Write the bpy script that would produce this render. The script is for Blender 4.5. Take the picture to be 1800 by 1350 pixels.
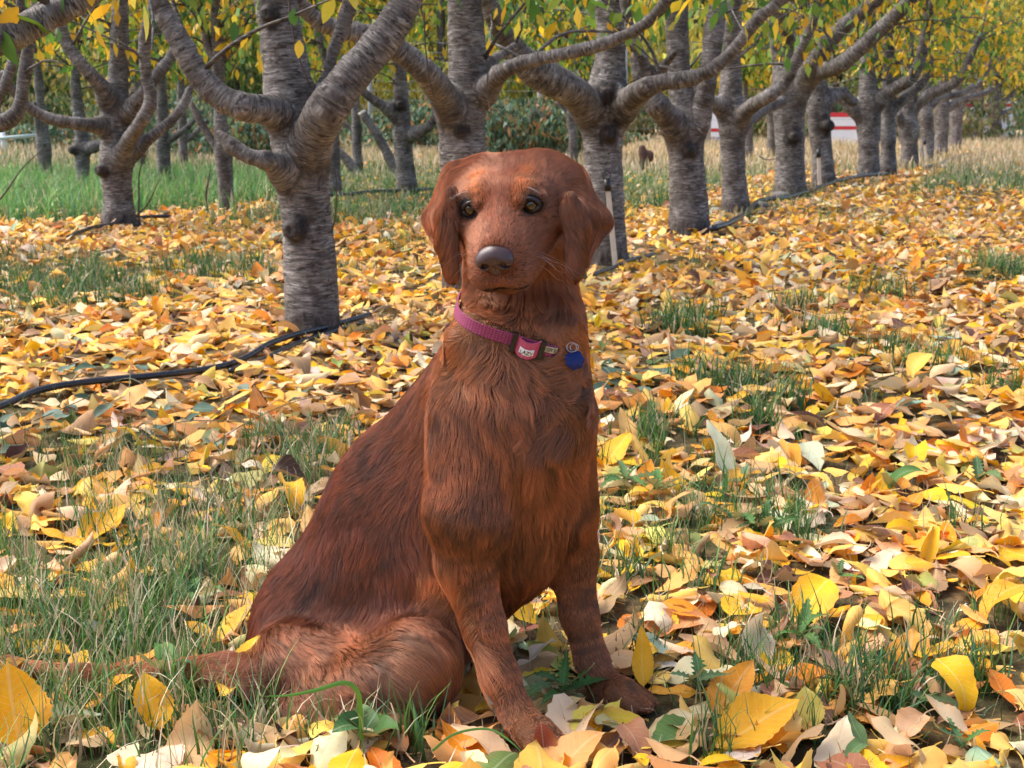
import bpy, math, random
import numpy as np
from mathutils import Vector, Matrix

random.seed(7)
rng = np.random.default_rng(11)
scene = bpy.context.scene
for o in list(bpy.data.objects):
    bpy.data.objects.remove(o)

# ------------------------------------------------------------------ camera
CAM_H = 0.84
FPX = 2400.0                      # focal length in pixels of an 1800 px wide picture
PITCH = math.atan(495 / FPX)
cam_d = bpy.data.cameras.new('camera')
cam = bpy.data.objects.new('camera', cam_d)
scene.collection.objects.link(cam)
cam.location = (0, 0, CAM_H)
cam.rotation_euler = (math.radians(90) - PITCH, 0, 0)
cam_d.sensor_width = 36
cam_d.lens = 36 * FPX / 1800
cam_d.clip_start = 0.05
cam_d.clip_end = 400
cam_d.dof.use_dof = True
cam_d.dof.focus_distance = 1.66
cam_d.dof.aperture_fstop = 20
scene.camera = cam

# ------------------------------------------------------------------ world and sun
w = bpy.data.worlds.new('World')
scene.world = w
w.use_nodes = True
wn = w.node_tree
wn.nodes.clear()
sky = wn.nodes.new('ShaderNodeTexSky')
sky.sky_type = 'NISHITA'
sky.sun_disc = False
SUN_EL, SUN_AZ = math.radians(54), math.radians(-75)      # azimuth from +Y towards +X
sky.sun_elevation = SUN_EL
sky.sun_rotation = SUN_AZ
sky.air_density = 0.75
sky.dust_density = 3.5
sky.ozone_density = 0.4
bg = wn.nodes.new('ShaderNodeBackground')
bg.inputs['Strength'].default_value = 0.14
wo = wn.nodes.new('ShaderNodeOutputWorld')
wn.links.new(sky.outputs[0], bg.inputs[0])
wn.links.new(bg.outputs[0], wo.inputs[0])
sun_d = bpy.data.lights.new('sun', 'SUN')
sun_d.energy = 1.25
sun_d.angle = math.radians(45)
sun_d.color = (1.0, 0.96, 0.90)
sun = bpy.data.objects.new('sun', sun_d)
scene.collection.objects.link(sun)
sv = Vector((math.sin(SUN_AZ) * math.cos(SUN_EL), math.cos(SUN_AZ) * math.cos(SUN_EL), math.sin(SUN_EL)))
sun.rotation_euler = sv.to_track_quat('Z', 'Y').to_euler()
sun.location = (0, 0, 8)

vs = scene.view_settings
vs.view_transform = 'Standard'
vs.look = 'None'
vs.exposure = 1.5
vs.gamma = 1
vs.use_curve_mapping = False
scene.render.engine = 'CYCLES'
cy = scene.cycles
cy.use_denoising = True
cy.use_adaptive_sampling = False
cy.max_bounces = 7
cy.diffuse_bounces = 3
cy.glossy_bounces = 3
cy.transmission_bounces = 5
cy.transparent_max_bounces = 8
cy.caustics_reflective = False
cy.caustics_refractive = False
scene.cycles_curves.shape = 'RIBBONS'
scene.cycles_curves.subdivisions = 2

# ------------------------------------------------------------------ helpers: picture geometry of the real place
CP, SP = math.cos(PITCH), math.sin(PITCH)


def P(px, py, Y):
    """The point of the place that lies Y metres ahead of where the photographer stood."""
    u = (px - 900) / FPX
    v = (675 - py) / FPX
    dy = CP + v * SP
    dz = -SP + v * CP
    t = Y / dy
    return np.array([u * t, Y, CAM_H + dz * t])


def G(px, py, z=0.0):
    u = (px - 900) / FPX
    v = (675 - py) / FPX
    dy = CP + v * SP
    dz = -SP + v * CP
    t = (z - CAM_H) / dz
    return np.array([u * t, dy * t, z])


def proj(p):
    p = np.asarray(p, float)
    x, y, z = p[..., 0], p[..., 1], p[..., 2] - CAM_H
    d = y * CP - z * SP
    v = y * SP + z * CP
    return 900 + FPX * x / d, 675 - FPX * v / d, d


# ------------------------------------------------------------------ helpers: noise
def _h(ix, iy, iz, seed):
    n = (ix.astype(np.int64) * 73856093) ^ (iy.astype(np.int64) * 19349663) ^ (iz.astype(np.int64) * 83492791) ^ (seed * 2654435761 & 0xffffffff)
    n = (n ^ (n >> 13)) * 1274126177
    n = n & 0x7fffffff
    n = (n ^ (n >> 15)) * 2246822519 & 0x7fffffff
    return (n & 0xffff) / 32767.5 - 1.0


def vnoise(p, scale=1.0, seed=0):
    """smooth value noise in -1..1 at the points p (N,3)"""
    q = np.asarray(p, float) * scale
    i = np.floor(q).astype(np.int64)
    f = q - i
    f = f * f * (3 - 2 * f)
    r = 0
    for dx in (0, 1):
        wx = f[:, 0] if dx else 1 - f[:, 0]
        for dy in (0, 1):
            wy = f[:, 1] if dy else 1 - f[:, 1]
            for dz in (0, 1):
                wz = f[:, 2] if dz else 1 - f[:, 2]
                r = r + wx * wy * wz * _h(i[:, 0] + dx, i[:, 1] + dy, i[:, 2] + dz, seed)
    return r


def fbm(p, scale, octaves=3, seed=0):
    r, a = 0, 1.0
    for k in range(octaves):
        r = r + a * vnoise(p, scale * 2 ** k, seed + k * 17)
        a *= 0.5
    return r / 1.75


def nrm(v):
    v = np.asarray(v, float)
    return v / (np.linalg.norm(v, axis=-1, keepdims=True) + 1e-12)


def ground_h(x, y):
    x = np.atleast_1d(np.asarray(x, float))
    y = np.atleast_1d(np.asarray(y, float))
    q = np.stack([x, y, np.zeros_like(x)], 1)
    h = 0.018 * vnoise(q, 0.9, 5) + 0.006 * vnoise(q, 3.0, 6)
    far = np.clip((y - 8) / 20, 0, 1)
    h = h + far * 0.08 * vnoise(q, 0.25, 8)
    near = np.clip((y - 2.2) / 1.2, 0, 1)
    return h * near


# ------------------------------------------------------------------ helpers: objects
COL = scene.collection


def link(o, parent=None):
    COL.objects.link(o)
    if parent is not None:
        o.parent = parent
        if parent.type == 'EMPTY' or True:
            o.matrix_parent_inverse = Matrix.Identity(4)
    return o


def thing(name, label, cat, loc=(0, 0, 0), group=None):
    o = bpy.data.objects.new(name, None)
    o.empty_display_size = 0.05
    COL.objects.link(o)
    o.location = tuple(float(c) for c in loc)
    o['label'] = label
    o['category'] = cat
    if group:
        o['group'] = group
    return o


def tag(o, label=None, cat=None, group=None, kind=None):
    if label:
        o['label'] = label
    if cat:
        o['category'] = cat
    if group:
        o['group'] = group
    if kind:
        o['kind'] = kind
    return o


def np_mesh(name, verts, faces, mat, parent=None, attrs=None, smooth=True, origin=None):
    """verts (N,3); faces: an (M,3) or (M,4) array, or a list of such arrays; attrs: name -> (type, array) on points.
    Vertices are given in world space; with a parent they are shifted by the parent's location."""
    verts = np.asarray(verts, dtype=np.float64)
    off = np.zeros(3)
    if parent is not None:
        pr = parent
        while pr is not None:
            off = off + np.array(pr.location)
            pr = pr.parent
    if origin is not None:
        v = verts - np.asarray(origin)
    else:
        v = verts - off
    me = bpy.data.meshes.new(name)
    fl = faces if isinstance(faces, list) else [faces]
    fl = [np.asarray(f, dtype=np.int32) for f in fl if len(f)]
    loops = np.concatenate([f.ravel() for f in fl])
    tot = np.concatenate([np.full(len(f), f.shape[1], dtype=np.int32) for f in fl])
    start = np.concatenate([[0], np.cumsum(tot)[:-1]]).astype(np.int32)
    me.vertices.add(len(v))
    me.vertices.foreach_set('co', v.astype(np.float32).ravel())
    me.loops.add(len(loops))
    me.loops.foreach_set('vertex_index', loops)
    me.polygons.add(len(tot))
    me.polygons.foreach_set('loop_start', start)
    me.polygons.foreach_set('loop_total', tot)
    me.polygons.foreach_set('use_smooth', np.full(len(tot), smooth, dtype=bool))
    me.update(calc_edges=True)
    if attrs:
        for k, (ty, arr) in attrs.items():
            arr = np.asarray(arr, dtype=np.float32)
            if ty == 'COLOR':
                a = me.color_attributes.new(k, 'FLOAT_COLOR', 'POINT')
                if arr.shape[1] == 3:
                    arr = np.concatenate([arr, np.ones((len(arr), 1), np.float32)], 1)
                a.data.foreach_set('color', arr.ravel())
            elif ty == 'VECTOR':
                a = me.attributes.new(k, 'FLOAT_VECTOR', 'POINT')
                a.data.foreach_set('vector', arr.ravel())
            else:
                a = me.attributes.new(k, 'FLOAT', 'POINT')
                a.data.foreach_set('value', arr.ravel())
    if mat is not None:
        me.materials.append(mat)
    o = bpy.data.objects.new(name, me)
    if origin is not None:
        o.location = tuple(float(c) for c in (np.asarray(origin) - off))
    return link(o, parent)


class Mat:
    """small node-tree builder"""

    def __init__(self, name):
        self.m = bpy.data.materials.new(name)
        self.m.use_nodes = True
        self.t = self.m.node_tree
        self.t.nodes.clear()
        self.out = self.t.nodes.new('ShaderNodeOutputMaterial')

    def n(self, ty, **kw):
        nd = self.t.nodes.new(ty)
        for k, v in kw.items():
            if k.startswith('i_'):
                key = k[2:].replace('_', ' ')
                nd.inputs[key].default_value = v
            else:
                setattr(nd, k, v)
        return nd

    def l(self, a, b):
        self.t.links.new(a, b)

    def surf(self, s):
        self.l(s, self.out.inputs['Surface'])

    def noise(self, vec, scale, detail=3, rough=0.55, dist=0.0):
        nd = self.n('ShaderNodeTexNoise')
        nd.inputs['Scale'].default_value = scale
        nd.inputs['Detail'].default_value = detail
        nd.inputs['Roughness'].default_value = rough
        nd.inputs['Distortion'].default_value = dist
        if vec is not None:
            self.l(vec, nd.inputs['Vector'])
        return nd.outputs[0]

    def mapping(self, vec, scale=(1, 1, 1), loc=(0, 0, 0)):
        nd = self.n('ShaderNodeMapping')
        nd.inputs['Scale'].default_value = scale
        nd.inputs['Location'].default_value = loc
        self.l(vec, nd.inputs['Vector'])
        return nd.outputs[0]

    def ramp(self, fac, stops, interp='LINEAR'):
        nd = self.n('ShaderNodeValToRGB')
        cr = nd.color_ramp
        cr.interpolation = interp
        while len(cr.elements) < len(stops):
            cr.elements.new(0.5)
        for e, (pos, c) in zip(cr.elements, stops):
            e.position = pos
            if not hasattr(c, '__len__'):
                c = (c, c, c)
            e.color = (*c[:3], 1)
        self.l(fac, nd.inputs[0])
        return nd.outputs[0]

    def mix(self, fac, a, b, mode='MIX'):
        nd = self.n('ShaderNodeMix', data_type='RGBA', blend_type=mode)
        for sock, val in ((nd.inputs[0], fac), (nd.inputs[6], a), (nd.inputs[7], b)):
            if isinstance(val, bpy.types.NodeSocket):
                self.l(val, sock)
            elif hasattr(val, '__len__'):
                sock.default_value = (*val[:3], 1)
            else:
                sock.default_value = val
        return nd.outputs[2]

    def math(self, op, a, b=0.0, clamp=False):
        nd = self.n('ShaderNodeMath', operation=op, use_clamp=clamp)
        for sock, val in ((nd.inputs[0], a), (nd.inputs[1], b)):
            if isinstance(val, bpy.types.NodeSocket):
                self.l(val, sock)
            else:
                sock.default_value = val
        return nd.outputs[0]

    def attr(self, name, out='Color'):
        nd = self.n('ShaderNodeAttribute', attribute_name=name)
        return nd.outputs[out]

    def bump(self, h, strength=0.5, dist=0.01):
        nd = self.n('ShaderNodeBump')
        nd.inputs['Strength'].default_value = strength
        nd.inputs['Distance'].default_value = dist
        self.l(h, nd.inputs['Height'])
        return nd.outputs[0]

    def pbr(self, color, rough=0.6, normal=None, metallic=0.0, spec=0.5, **kw):
        nd = self.n('ShaderNodeBsdfPrincipled')
        for key, val in (('Base Color', color), ('Roughness', rough), ('Metallic', metallic), ('Specular IOR Level', spec)):
            sock = nd.inputs[key]
            if isinstance(val, bpy.types.NodeSocket):
                self.l(val, sock)
            elif hasattr(val, '__len__'):
                sock.default_value = (*val[:3], 1)
            else:
                sock.default_value = val
        for k, v in kw.items():
            nd.inputs[k.replace('_', ' ')].default_value = v
        if normal is not None:
            self.l(normal, nd.inputs['Normal'])
        return nd.outputs[0]


def simple_mat(name, color, rough=0.5, metallic=0.0, vary=0.15, scale=40, bump=0.2, bdist=0.002, spec=0.5):
    m = Mat(name)
    tc = m.n('ShaderNodeTexCoord').outputs['Object']
    n1 = m.noise(tc, scale, 4)
    c = m.mix(n1, tuple(x * (1 - vary) for x in color), tuple(min(1, x * (1 + vary)) for x in color))
    r = m.ramp(n1, [(0.3, max(0, rough - 0.12)), (0.7, min(1, rough + 0.12))])
    m.surf(m.pbr(c, r, m.bump(m.noise(tc, scale * 3, 3), bump, bdist), metallic, spec))
    return m.m


# ------------------------------------------------------------------ helpers: signed distance shapes and their surface
def sd_cone(p, a, b, r1, r2):
    ba = b - a
    L2 = ba @ ba
    t = np.clip(((p - a) @ ba) / L2, 0, 1)
    d = np.linalg.norm(p - a - t[:, None] * ba, axis=1)
    return d - (r1 + (r2 - r1) * t)


def sd_ell(p, c, R, rad):
    q = (p - c) @ R.T
    k0 = np.linalg.norm(q / rad, axis=1)
    k1 = np.linalg.norm(q / (rad * rad), axis=1) + 1e-9
    return k0 * (k0 - 1.0) / k1


def sd_tri(p, a, b, c, r):
    ba, cb, ac = b - a, c - b, a - c
    pa, pb, pc = p - a, p - b, p - c
    nor = np.cross(ba, ac)
    s = (np.sign(pa @ np.cross(ba, nor)) + np.sign(pb @ np.cross(cb, nor)) + np.sign(pc @ np.cross(ac, nor)))

    def seg(e, q):
        t = np.clip((q @ e) / (e @ e), 0, 1)
        v = e * t[:, None] - q
        return (v * v).sum(1)
    de = np.minimum(np.minimum(seg(ba, pa), seg(cb, pb)), seg(ac, pc))
    dp = (pa @ nor) ** 2 / (nor @ nor)
    return np.sqrt(np.where(s < 2.0, de, dp)) - r


class Prim:
    def __init__(self, kind, prm, k=0.02, op='+', **at):
        self.kind, self.prm, self.k, self.op, self.at = kind, prm, k, op, at

    def d(self, p):
        if self.kind == 'cone':
            return sd_cone(p, *self.prm)
        if self.kind == 'ell':
            return sd_ell(p, *self.prm)
        return sd_tri(p, *self.prm)

    def box(self):
        if self.kind == 'cone':
            a, b, r1, r2 = self.prm
            r = max(r1, r2)
            return np.minimum(a, b) - r, np.maximum(a, b) + r
        if self.kind == 'ell':
            c, R, rad = self.prm
            r = max(rad)
            return c - r, c + r
        a, b, c, r = self.prm
        return np.minimum(np.minimum(a, b), c) - r, np.maximum(np.maximum(a, b), c) + r


def smin(a, b, k):
    h = np.clip(0.5 + 0.5 * (b - a) / k, 0, 1)
    return b + (a - b) * h - k * h * (1 - h)


def eval_field(prims, xs, ys, zs):
    phi = np.full((len(xs), len(ys), len(zs)), 0.08, dtype=np.float32)
    for pr in prims:
        lo, hi = pr.box()
        m = 0.03 + pr.k
        sl = []
        for ax, c in enumerate((xs, ys, zs)):
            i0 = np.searchsorted(c, lo[ax] - m)
            i1 = np.searchsorted(c, hi[ax] + m)
            sl.append(slice(i0, i1))
        gx, gy, gz = np.meshgrid(xs[sl[0]], ys[sl[1]], zs[sl[2]], indexing='ij')
        if gx.size == 0:
            continue
        d = pr.d(np.stack([gx.ravel(), gy.ravel(), gz.ravel()], 1)).reshape(gx.shape).astype(np.float32)
        cur = phi[sl[0], sl[1], sl[2]]
        if pr.op == '+':
            phi[sl[0], sl[1], sl[2]] = smin(cur, d, pr.k)
        else:
            phi[sl[0], sl[1], sl[2]] = -smin(-cur, d, pr.k)
    return phi


def surface_nets(phi, xs, ys, zs):
    nx, ny, nz = phi.shape
    ins = phi < 0
    cid = np.zeros((nx - 1, ny - 1, nz - 1), dtype=np.uint8)
    for dx in (0, 1):
        for dy in (0, 1):
            for dz in (0, 1):
                cid += ins[dx:nx - 1 + dx, dy:ny - 1 + dy, dz:nz - 1 + dz]
    act = (cid > 0) & (cid < 8)
    I, J, K = np.nonzero(act)
    idx = np.full(act.shape, -1, dtype=np.int32)
    idx[I, J, K] = np.arange(len(I))
    acc = np.zeros((len(I), 3))
    cnt = np.zeros(len(I))
    axs = (xs, ys, zs)
    for ax in range(3):
        o1, o2 = [a for a in range(3) if a != ax]
        for u in (0, 1):
            for v in (0, 1):
                d0 = [0, 0, 0]
                d0[o1], d0[o2] = u, v
                d1 = list(d0)
                d1[ax] = 1
                a = phi[I + d0[0], J + d0[1], K + d0[2]]
                b = phi[I + d1[0], J + d1[1], K + d1[2]]
                c = (a < 0) != (b < 0)
                t = np.where(c, a / np.where(c, a - b, 1), 0)
                base = (I, J, K)
                pt = np.zeros((len(I), 3))
                for q in range(3):
                    pt[:, q] = axs[q][base[q] + d0[q]]
                pt[:, ax] = axs[ax][base[ax]] + t * (axs[ax][base[ax] + 1] - axs[ax][base[ax]])
                acc[c] += pt[c]
                cnt[c] += 1
    V = acc / cnt[:, None]
    F = []
    for ax in range(3):
        o1, o2 = (ax + 1) % 3, (ax + 2) % 3
        sl0 = [slice(None)] * 3
        sl1 = [slice(None)] * 3
        sl0[ax] = slice(0, -1)
        sl1[ax] = slice(1, None)
        cr = ins[tuple(sl0)] != ins[tuple(sl1)]
        A = np.nonzero(cr)
        A = [a.copy() for a in A]
        ok = (A[o1] > 0) & (A[o2] > 0) & (A[o1] < phi.shape[o1] - 1) & (A[o2] < phi.shape[o2] - 1)
        A = [a[ok] for a in A]
        inside0 = ins[tuple(A)]
        q = []
        for u, v in ((-1, -1), (0, -1), (0, 0), (-1, 0)):
            B = list(A)
            B[o1] = B[o1] + u
            B[o2] = B[o2] + v
            q.append(idx[tuple(B)])
        q = np.stack(q, 1)
        flip = ~inside0
        q[flip] = q[flip][:, ::-1]
        F.append(q)
    F = np.concatenate(F)
    F = F[(F >= 0).all(1)]
    return V, F


def vert_normals(V, F):
    n = np.cross(V[F[:, 2]] - V[F[:, 0]], V[F[:, 3 % F.shape[1]]] - V[F[:, 1]])
    N = np.zeros_like(V)
    for k in range(F.shape[1]):
        for a in range(3):
            N[:, a] += np.bincount(F[:, k], n[:, a], minlength=len(V))
    return nrm(N)


def axis_grid(segs):
    """segs: list of (start, end, step) that follow each other"""
    out = []
    for a, b, s in segs:
        out.append(np.arange(a, b, s))
    return np.concatenate(out)


def catmull(pts, n):
    """resample a polyline smoothly; pts (K,D) -> (n,D)"""
    pts = np.asarray(pts, float)
    if len(pts) == 2:
        t = np.linspace(0, 1, n)[:, None]
        return pts[0] * (1 - t) + pts[1] * t
    L = np.concatenate([[0], np.cumsum(np.linalg.norm(np.diff(pts[:, :3], axis=0), axis=1))])
    q = np.linspace(0, L[-1], n)
    i = np.clip(np.searchsorted(L, q, side='right') - 1, 0, len(pts) - 2)
    t = ((q - L[i]) / (L[i + 1] - L[i] + 1e-9))[:, None]
    e = np.vstack([2 * pts[0] - pts[1], pts, 2 * pts[-1] - pts[-2]])
    p0, p1, p2, p3 = e[i], e[i + 1], e[i + 2], e[i + 3]
    return 0.5 * (2 * p1 + (p2 - p0) * t + (2 * p0 - 5 * p1 + 4 * p2 - p3) * t * t + (3 * p1 - p0 - 3 * p2 + p3) * t ** 3)


def frames(c):
    """a twist-free frame along the polyline c (N,3)"""
    T = nrm(np.gradient(c, axis=0))
    U = np.zeros_like(c)
    ref = np.array([0.0, 0, 1]) if abs(T[0][2]) < 0.8 else np.array([1.0, 0, 0])
    u = nrm(np.cross(T[0], ref))
    for i in range(len(c)):
        u = u - T[i] * (u @ T[i])
        u = u / (np.linalg.norm(u) + 1e-12)
        U[i] = u
    W = np.cross(T, U)
    return T, U, W


def tube(c, r, seg=8, cap=True):
    """verts, quads of a tube of radius r (N) round the polyline c (N,3)"""
    c = np.asarray(c, float)
    r = np.broadcast_to(np.asarray(r, float), (len(c),))
    T, U, W = frames(c)
    a = np.linspace(0, 2 * np.pi, seg, endpoint=False)
    V = c[:, None] + r[:, None, None] * (np.cos(a)[None, :, None] * U[:, None] + np.sin(a)[None, :, None] * W[:, None])
    V = V.reshape(-1, 3)
    n = len(c)
    i, j = np.meshgrid(np.arange(n - 1), np.arange(seg), indexing='ij')
    j2 = (j + 1) % seg
    F = np.stack([i * seg + j, i * seg + j2, (i + 1) * seg + j2, (i + 1) * seg + j], -1).reshape(-1, 4)
    if cap:
        V = np.vstack([V, c[:1], c[-1:]])
        s, e = len(V) - 2, len(V) - 1
        jj = np.arange(seg)
        c1 = np.stack([np.full(seg, s), (jj + 1) % seg, jj, np.full(seg, s)], 1)
        b = (n - 1) * seg
        c2 = np.stack([np.full(seg, e), b + jj, b + (jj + 1) % seg, np.full(seg, e)], 1)
        # triangles written as their own arrays by the caller
        return V, F, np.vstack([c1, c2])[:, :3]
    return V, F, np.zeros((0, 3), int)


class Bag:
    """collects vertices, quads, triangles and attributes of several shapes for ONE mesh"""

    def __init__(self):
        self.v, self.q, self.t, self.a, self.n = [], [], [], {}, 0

    def add(self, V, Q=None, T=None, **at):
        if Q is not None and len(Q):
            self.q.append(np.asarray(Q) + self.n)
        if T is not None and len(T):
            self.t.append(np.asarray(T) + self.n)
        self.v.append(np.asarray(V, float))
        for k, arr in at.items():
            arr = np.asarray(arr, float)
            if arr.ndim == 1 and k in ('col', 'bark'):
                arr = np.broadcast_to(arr, (len(V), len(arr)))
            elif arr.ndim == 0:
                arr = np.full(len(V), float(arr))
            self.a.setdefault(k, []).append(arr)
        self.n += len(V)

    def build(self, name, mat, parent=None, smooth=True, types=None, origin=None):
        f = []
        if self.q:
            f.append(np.concatenate(self.q))
        if self.t:
            f.append(np.concatenate(self.t))
        at = {}
        for k, l in self.a.items():
            arr = np.concatenate(l)
            ty = 'COLOR' if k == 'col' else ('VECTOR' if k == 'bark' else 'FLOAT')
            at[k] = (ty, arr)
        return np_mesh(name, np.concatenate(self.v), f, mat, parent, at, smooth, origin)

# ================================================================== THE DOG
def build_dog(fur_scale=1.0, show_fur=True):
    prims = []

    def A(*pts):
        """flow vector from one picture point to another at given depths"""
        a, b = P(*pts[0]), P(*pts[1])
        return nrm(b - a)

    def cone(a, b, r1, r2, k=0.03, **at):
        a = P(*a) if len(a) == 3 and a[0] > 20 or len(a) == 3 and isinstance(a, tuple) else np.asarray(a)
        b = P(*b) if len(b) == 3 and isinstance(b, tuple) else np.asarray(b)
        at.setdefault('flow', nrm(b - a))
        prims.append(Prim('cone', (a, b, r1, r2), k, **at))

    # colours of the coat, root-side tints (linear)
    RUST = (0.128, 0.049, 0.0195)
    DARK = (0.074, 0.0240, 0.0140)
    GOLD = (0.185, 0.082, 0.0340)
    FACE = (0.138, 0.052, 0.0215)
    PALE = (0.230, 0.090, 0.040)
    # ---------------- trunk
    backflow = nrm(P(600, 1000, 1.93) - P(780, 660, 1.86))
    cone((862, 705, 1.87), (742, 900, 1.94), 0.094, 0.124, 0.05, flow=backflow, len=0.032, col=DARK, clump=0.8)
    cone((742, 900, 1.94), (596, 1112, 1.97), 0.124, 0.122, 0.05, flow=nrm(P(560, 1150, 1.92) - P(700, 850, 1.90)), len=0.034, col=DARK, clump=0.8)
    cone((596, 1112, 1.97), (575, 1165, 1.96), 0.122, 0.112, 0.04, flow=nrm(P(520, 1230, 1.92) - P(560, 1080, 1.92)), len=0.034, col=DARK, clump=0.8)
    # ribs and chest
    cone((903, 715, 1.82), (897, 870, 1.845), 0.092, 0.090, 0.04, flow=nrm(P(880, 950, 1.72) - P(900, 720, 1.70)), len=0.022, col=RUST, clump=0.6)
    cone((897, 870, 1.845), (888, 950, 1.86), 0.090, 0.076, 0.035, flow=nrm(P(890, 1010, 1.76) - P(900, 850, 1.72)), len=0.032, col=RUST, clump=0.9)
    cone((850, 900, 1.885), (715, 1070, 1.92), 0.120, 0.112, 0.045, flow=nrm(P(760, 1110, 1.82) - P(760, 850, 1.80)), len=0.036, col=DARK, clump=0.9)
    # keel of the chest (between the forelegs)
    cone((915, 790, 1.765), (920, 975, 1.80), 0.062, 0.040, 0.028, flow=np.array([0.02, -0.1, -1.0]), len=0.034, col=RUST, clump=0.9)
    # ---------------- neck and mane
    cone((910, 400, 1.82), (914, 585, 1.83), 0.066, 0.074, 0.03, flow=nrm(P(900, 640, 1.72) - P(900, 480, 1.74)), len=0.036, col=RUST, clump=1.0)
    cone((914, 585, 1.83), (902, 700, 1.83), 0.075, 0.093, 0.035, flow=nrm(P(900, 760, 1.70) - P(900, 560, 1.72)), len=0.034, col=GOLD, clump=1.0, wave=1.0)
    cone((955, 590, 1.775), (965, 720, 1.765), 0.046, 0.050, 0.03, flow=nrm(P(935, 800, 1.70) - P(975, 600, 1.70)), len=0.050, col=GOLD, clump=1.3, wave=2.2)
    cone((855, 600, 1.775), (880, 720, 1.755), 0.050, 0.052, 0.03, flow=nrm(P(900, 800, 1.70) - P(850, 600, 1.70)), len=0.044, col=GOLD, clump=1.2, wave=1.6)
    # ---------------- shoulders and forelegs
    leg = dict(len=0.0075, col=(0.175, 0.070, 0.031), clump=0.2)
    cone((848, 745, 1.770), (822, 900, 1.738), 0.074, 0.056, 0.022, len=0.018, col=RUST, clump=0.5)
    cone((822, 900, 1.738), (818, 985, 1.745), 0.052, 0.038, 0.018, len=0.015, col=RUST, clump=0.4)
    cone((820, 985, 1.745), (853, 1100, 1.735), 0.0370, 0.0245, 0.014, **leg)
    cone((853, 1100, 1.735), (881, 1190, 1.72), 0.0245, 0.0220, 0.015, **leg)
    cone((881, 1190, 1.72), (908, 1255, 1.705), 0.0225, 0.0210, 0.012, **leg)
    cone((908, 1255, 1.705), (938, 1296, 1.675), 0.0210, 0.0205, 0.012, **leg)
    # near paw: four toes
    pawf = P(985, 1316, 1.63) - P(925, 1290, 1.69)
    pawf = nrm(pawf * np.array([1, 1, 0]))
    paws = np.array([-pawf[1], pawf[0], 0])
    pc = P(937, 1296, 1.678)
    pc[2] = 0.022
    prims.append(Prim('cone', (P(915, 1268, 1.700), pc + pawf * 0.012 + np.array([0, 0, 0.002]), 0.0205, 0.0200), 0.014, flow=pawf, len=0.006, col=GOLD, clump=0.1))
    for s, fw in ((-0.0205, 0.034), (-0.0072, 0.048), (0.0072, 0.048), (0.0205, 0.034)):
        a = pc + paws * s * 0.8 + np.array([0, 0, 0.004])
        b = pc + paws * s * 1.05 + pawf * fw + np.array([0, 0, -0.009])
        prims.append(Prim('cone', (a, b, 0.0128, 0.0108), 0.0045, flow=pawf, len=0.0035, col=(0.20, 0.085, 0.038), clump=0.1))
    # far foreleg
    cone((972, 760, 1.79), (988, 900, 1.82), 0.054, 0.047, 0.022, len=0.018, col=RUST, clump=0.5)
    cone((988, 900, 1.82), (1003, 975, 1.845), 0.043, 0.034, 0.018, len=0.014, col=RUST, clump=0.4)
    cone((1003, 975, 1.845), (1018, 1080, 1.845), 0.0335, 0.0240, 0.02, **leg)
    cone((1018, 1080, 1.845), (1040, 1160, 1.84), 0.0240, 0.0222, 0.015, **leg)
    cone((1040, 1160, 1.84), (1062, 1208, 1.825), 0.0222, 0.0210, 0.012, **leg)
    cone((1062, 1208, 1.825), (1085, 1232, 1.805), 0.0210, 0.0205, 0.012, **leg)
    pf2 = nrm((P(1150, 1248, 1.775) - P(1075, 1228, 1.81)) * np.array([1, 1, 0]))
    ps2 = np.array([-pf2[1], pf2[0], 0])
    pc2 = P(1085, 1232, 1.805)
    pc2[2] = 0.022
    prims.append(Prim('cone', (P(1066, 1214, 1.822), pc2 + pf2 * 0.012 + np.array([0, 0, 0.002]), 0.0205, 0.0200), 0.014, flow=pf2, len=0.006, col=GOLD, clump=0.1))
    for s, fw in ((-0.0205, 0.034), (-0.0072, 0.048), (0.0072, 0.048), (0.0205, 0.034)):
        a = pc2 + ps2 * s * 0.8 + np.array([0, 0, 0.004])
        b = pc2 + ps2 * s * 1.05 + pf2 * fw + np.array([0, 0, -0.009])
        prims.append(Prim('cone', (a, b, 0.0128, 0.0108), 0.0045, flow=pf2, len=0.0035, col=(0.20, 0.085, 0.038), clump=0.1))
    # ---------------- near haunch, shank, hind foot
    cone((606, 1170, 1.875), (728, 1166, 1.785), 0.078, 0.062, 0.03, flow=nrm(P(760, 1240, 1.68) - P(600, 1110, 1.74)), len=0.034, col=RUST, clump=0.9)
    cone((520, 1180, 1.84), (600, 1215, 1.80), 0.070, 0.060, 0.02, flow=nrm(P(640, 1270, 1.70) - P(520, 1130, 1.76)), len=0.032, col=RUST, clump=0.8)
    cone((725, 1175, 1.765), (520, 1262, 1.76), 0.052, 0.030, 0.02, flow=nrm(P(640, 1270, 1.7) - P(560, 1200, 1.72)), len=0.028, col=RUST, clump=0.7)
    cone((520, 1268, 1.76), (640, 1278, 1.72), 0.024, 0.022, 0.012, flow=nrm(P(660, 1280, 1.7) - P(540, 1270, 1.72)), len=0.016, col=RUST, clump=0.5)
    cone((640, 1278, 1.72), (690, 1282, 1.705), 0.022, 0.020, 0.012, len=0.010, col=RUST, clump=0.3)
    # far haunch and foot
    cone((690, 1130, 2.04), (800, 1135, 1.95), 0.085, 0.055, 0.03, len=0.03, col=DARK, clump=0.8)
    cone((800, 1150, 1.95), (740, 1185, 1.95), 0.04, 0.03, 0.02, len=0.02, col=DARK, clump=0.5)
    # ---------------- tail lying on the ground
    tf = dict(len=0.030, col=RUST, clump=0.8)
    tail = [G(470, 1195, 0.045), G(400, 1180, 0.038), G(290, 1178, 0.026), G(150, 1184, 0.030), G(20, 1172, 0.028), G(-90, 1150, 0.024)]
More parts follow.
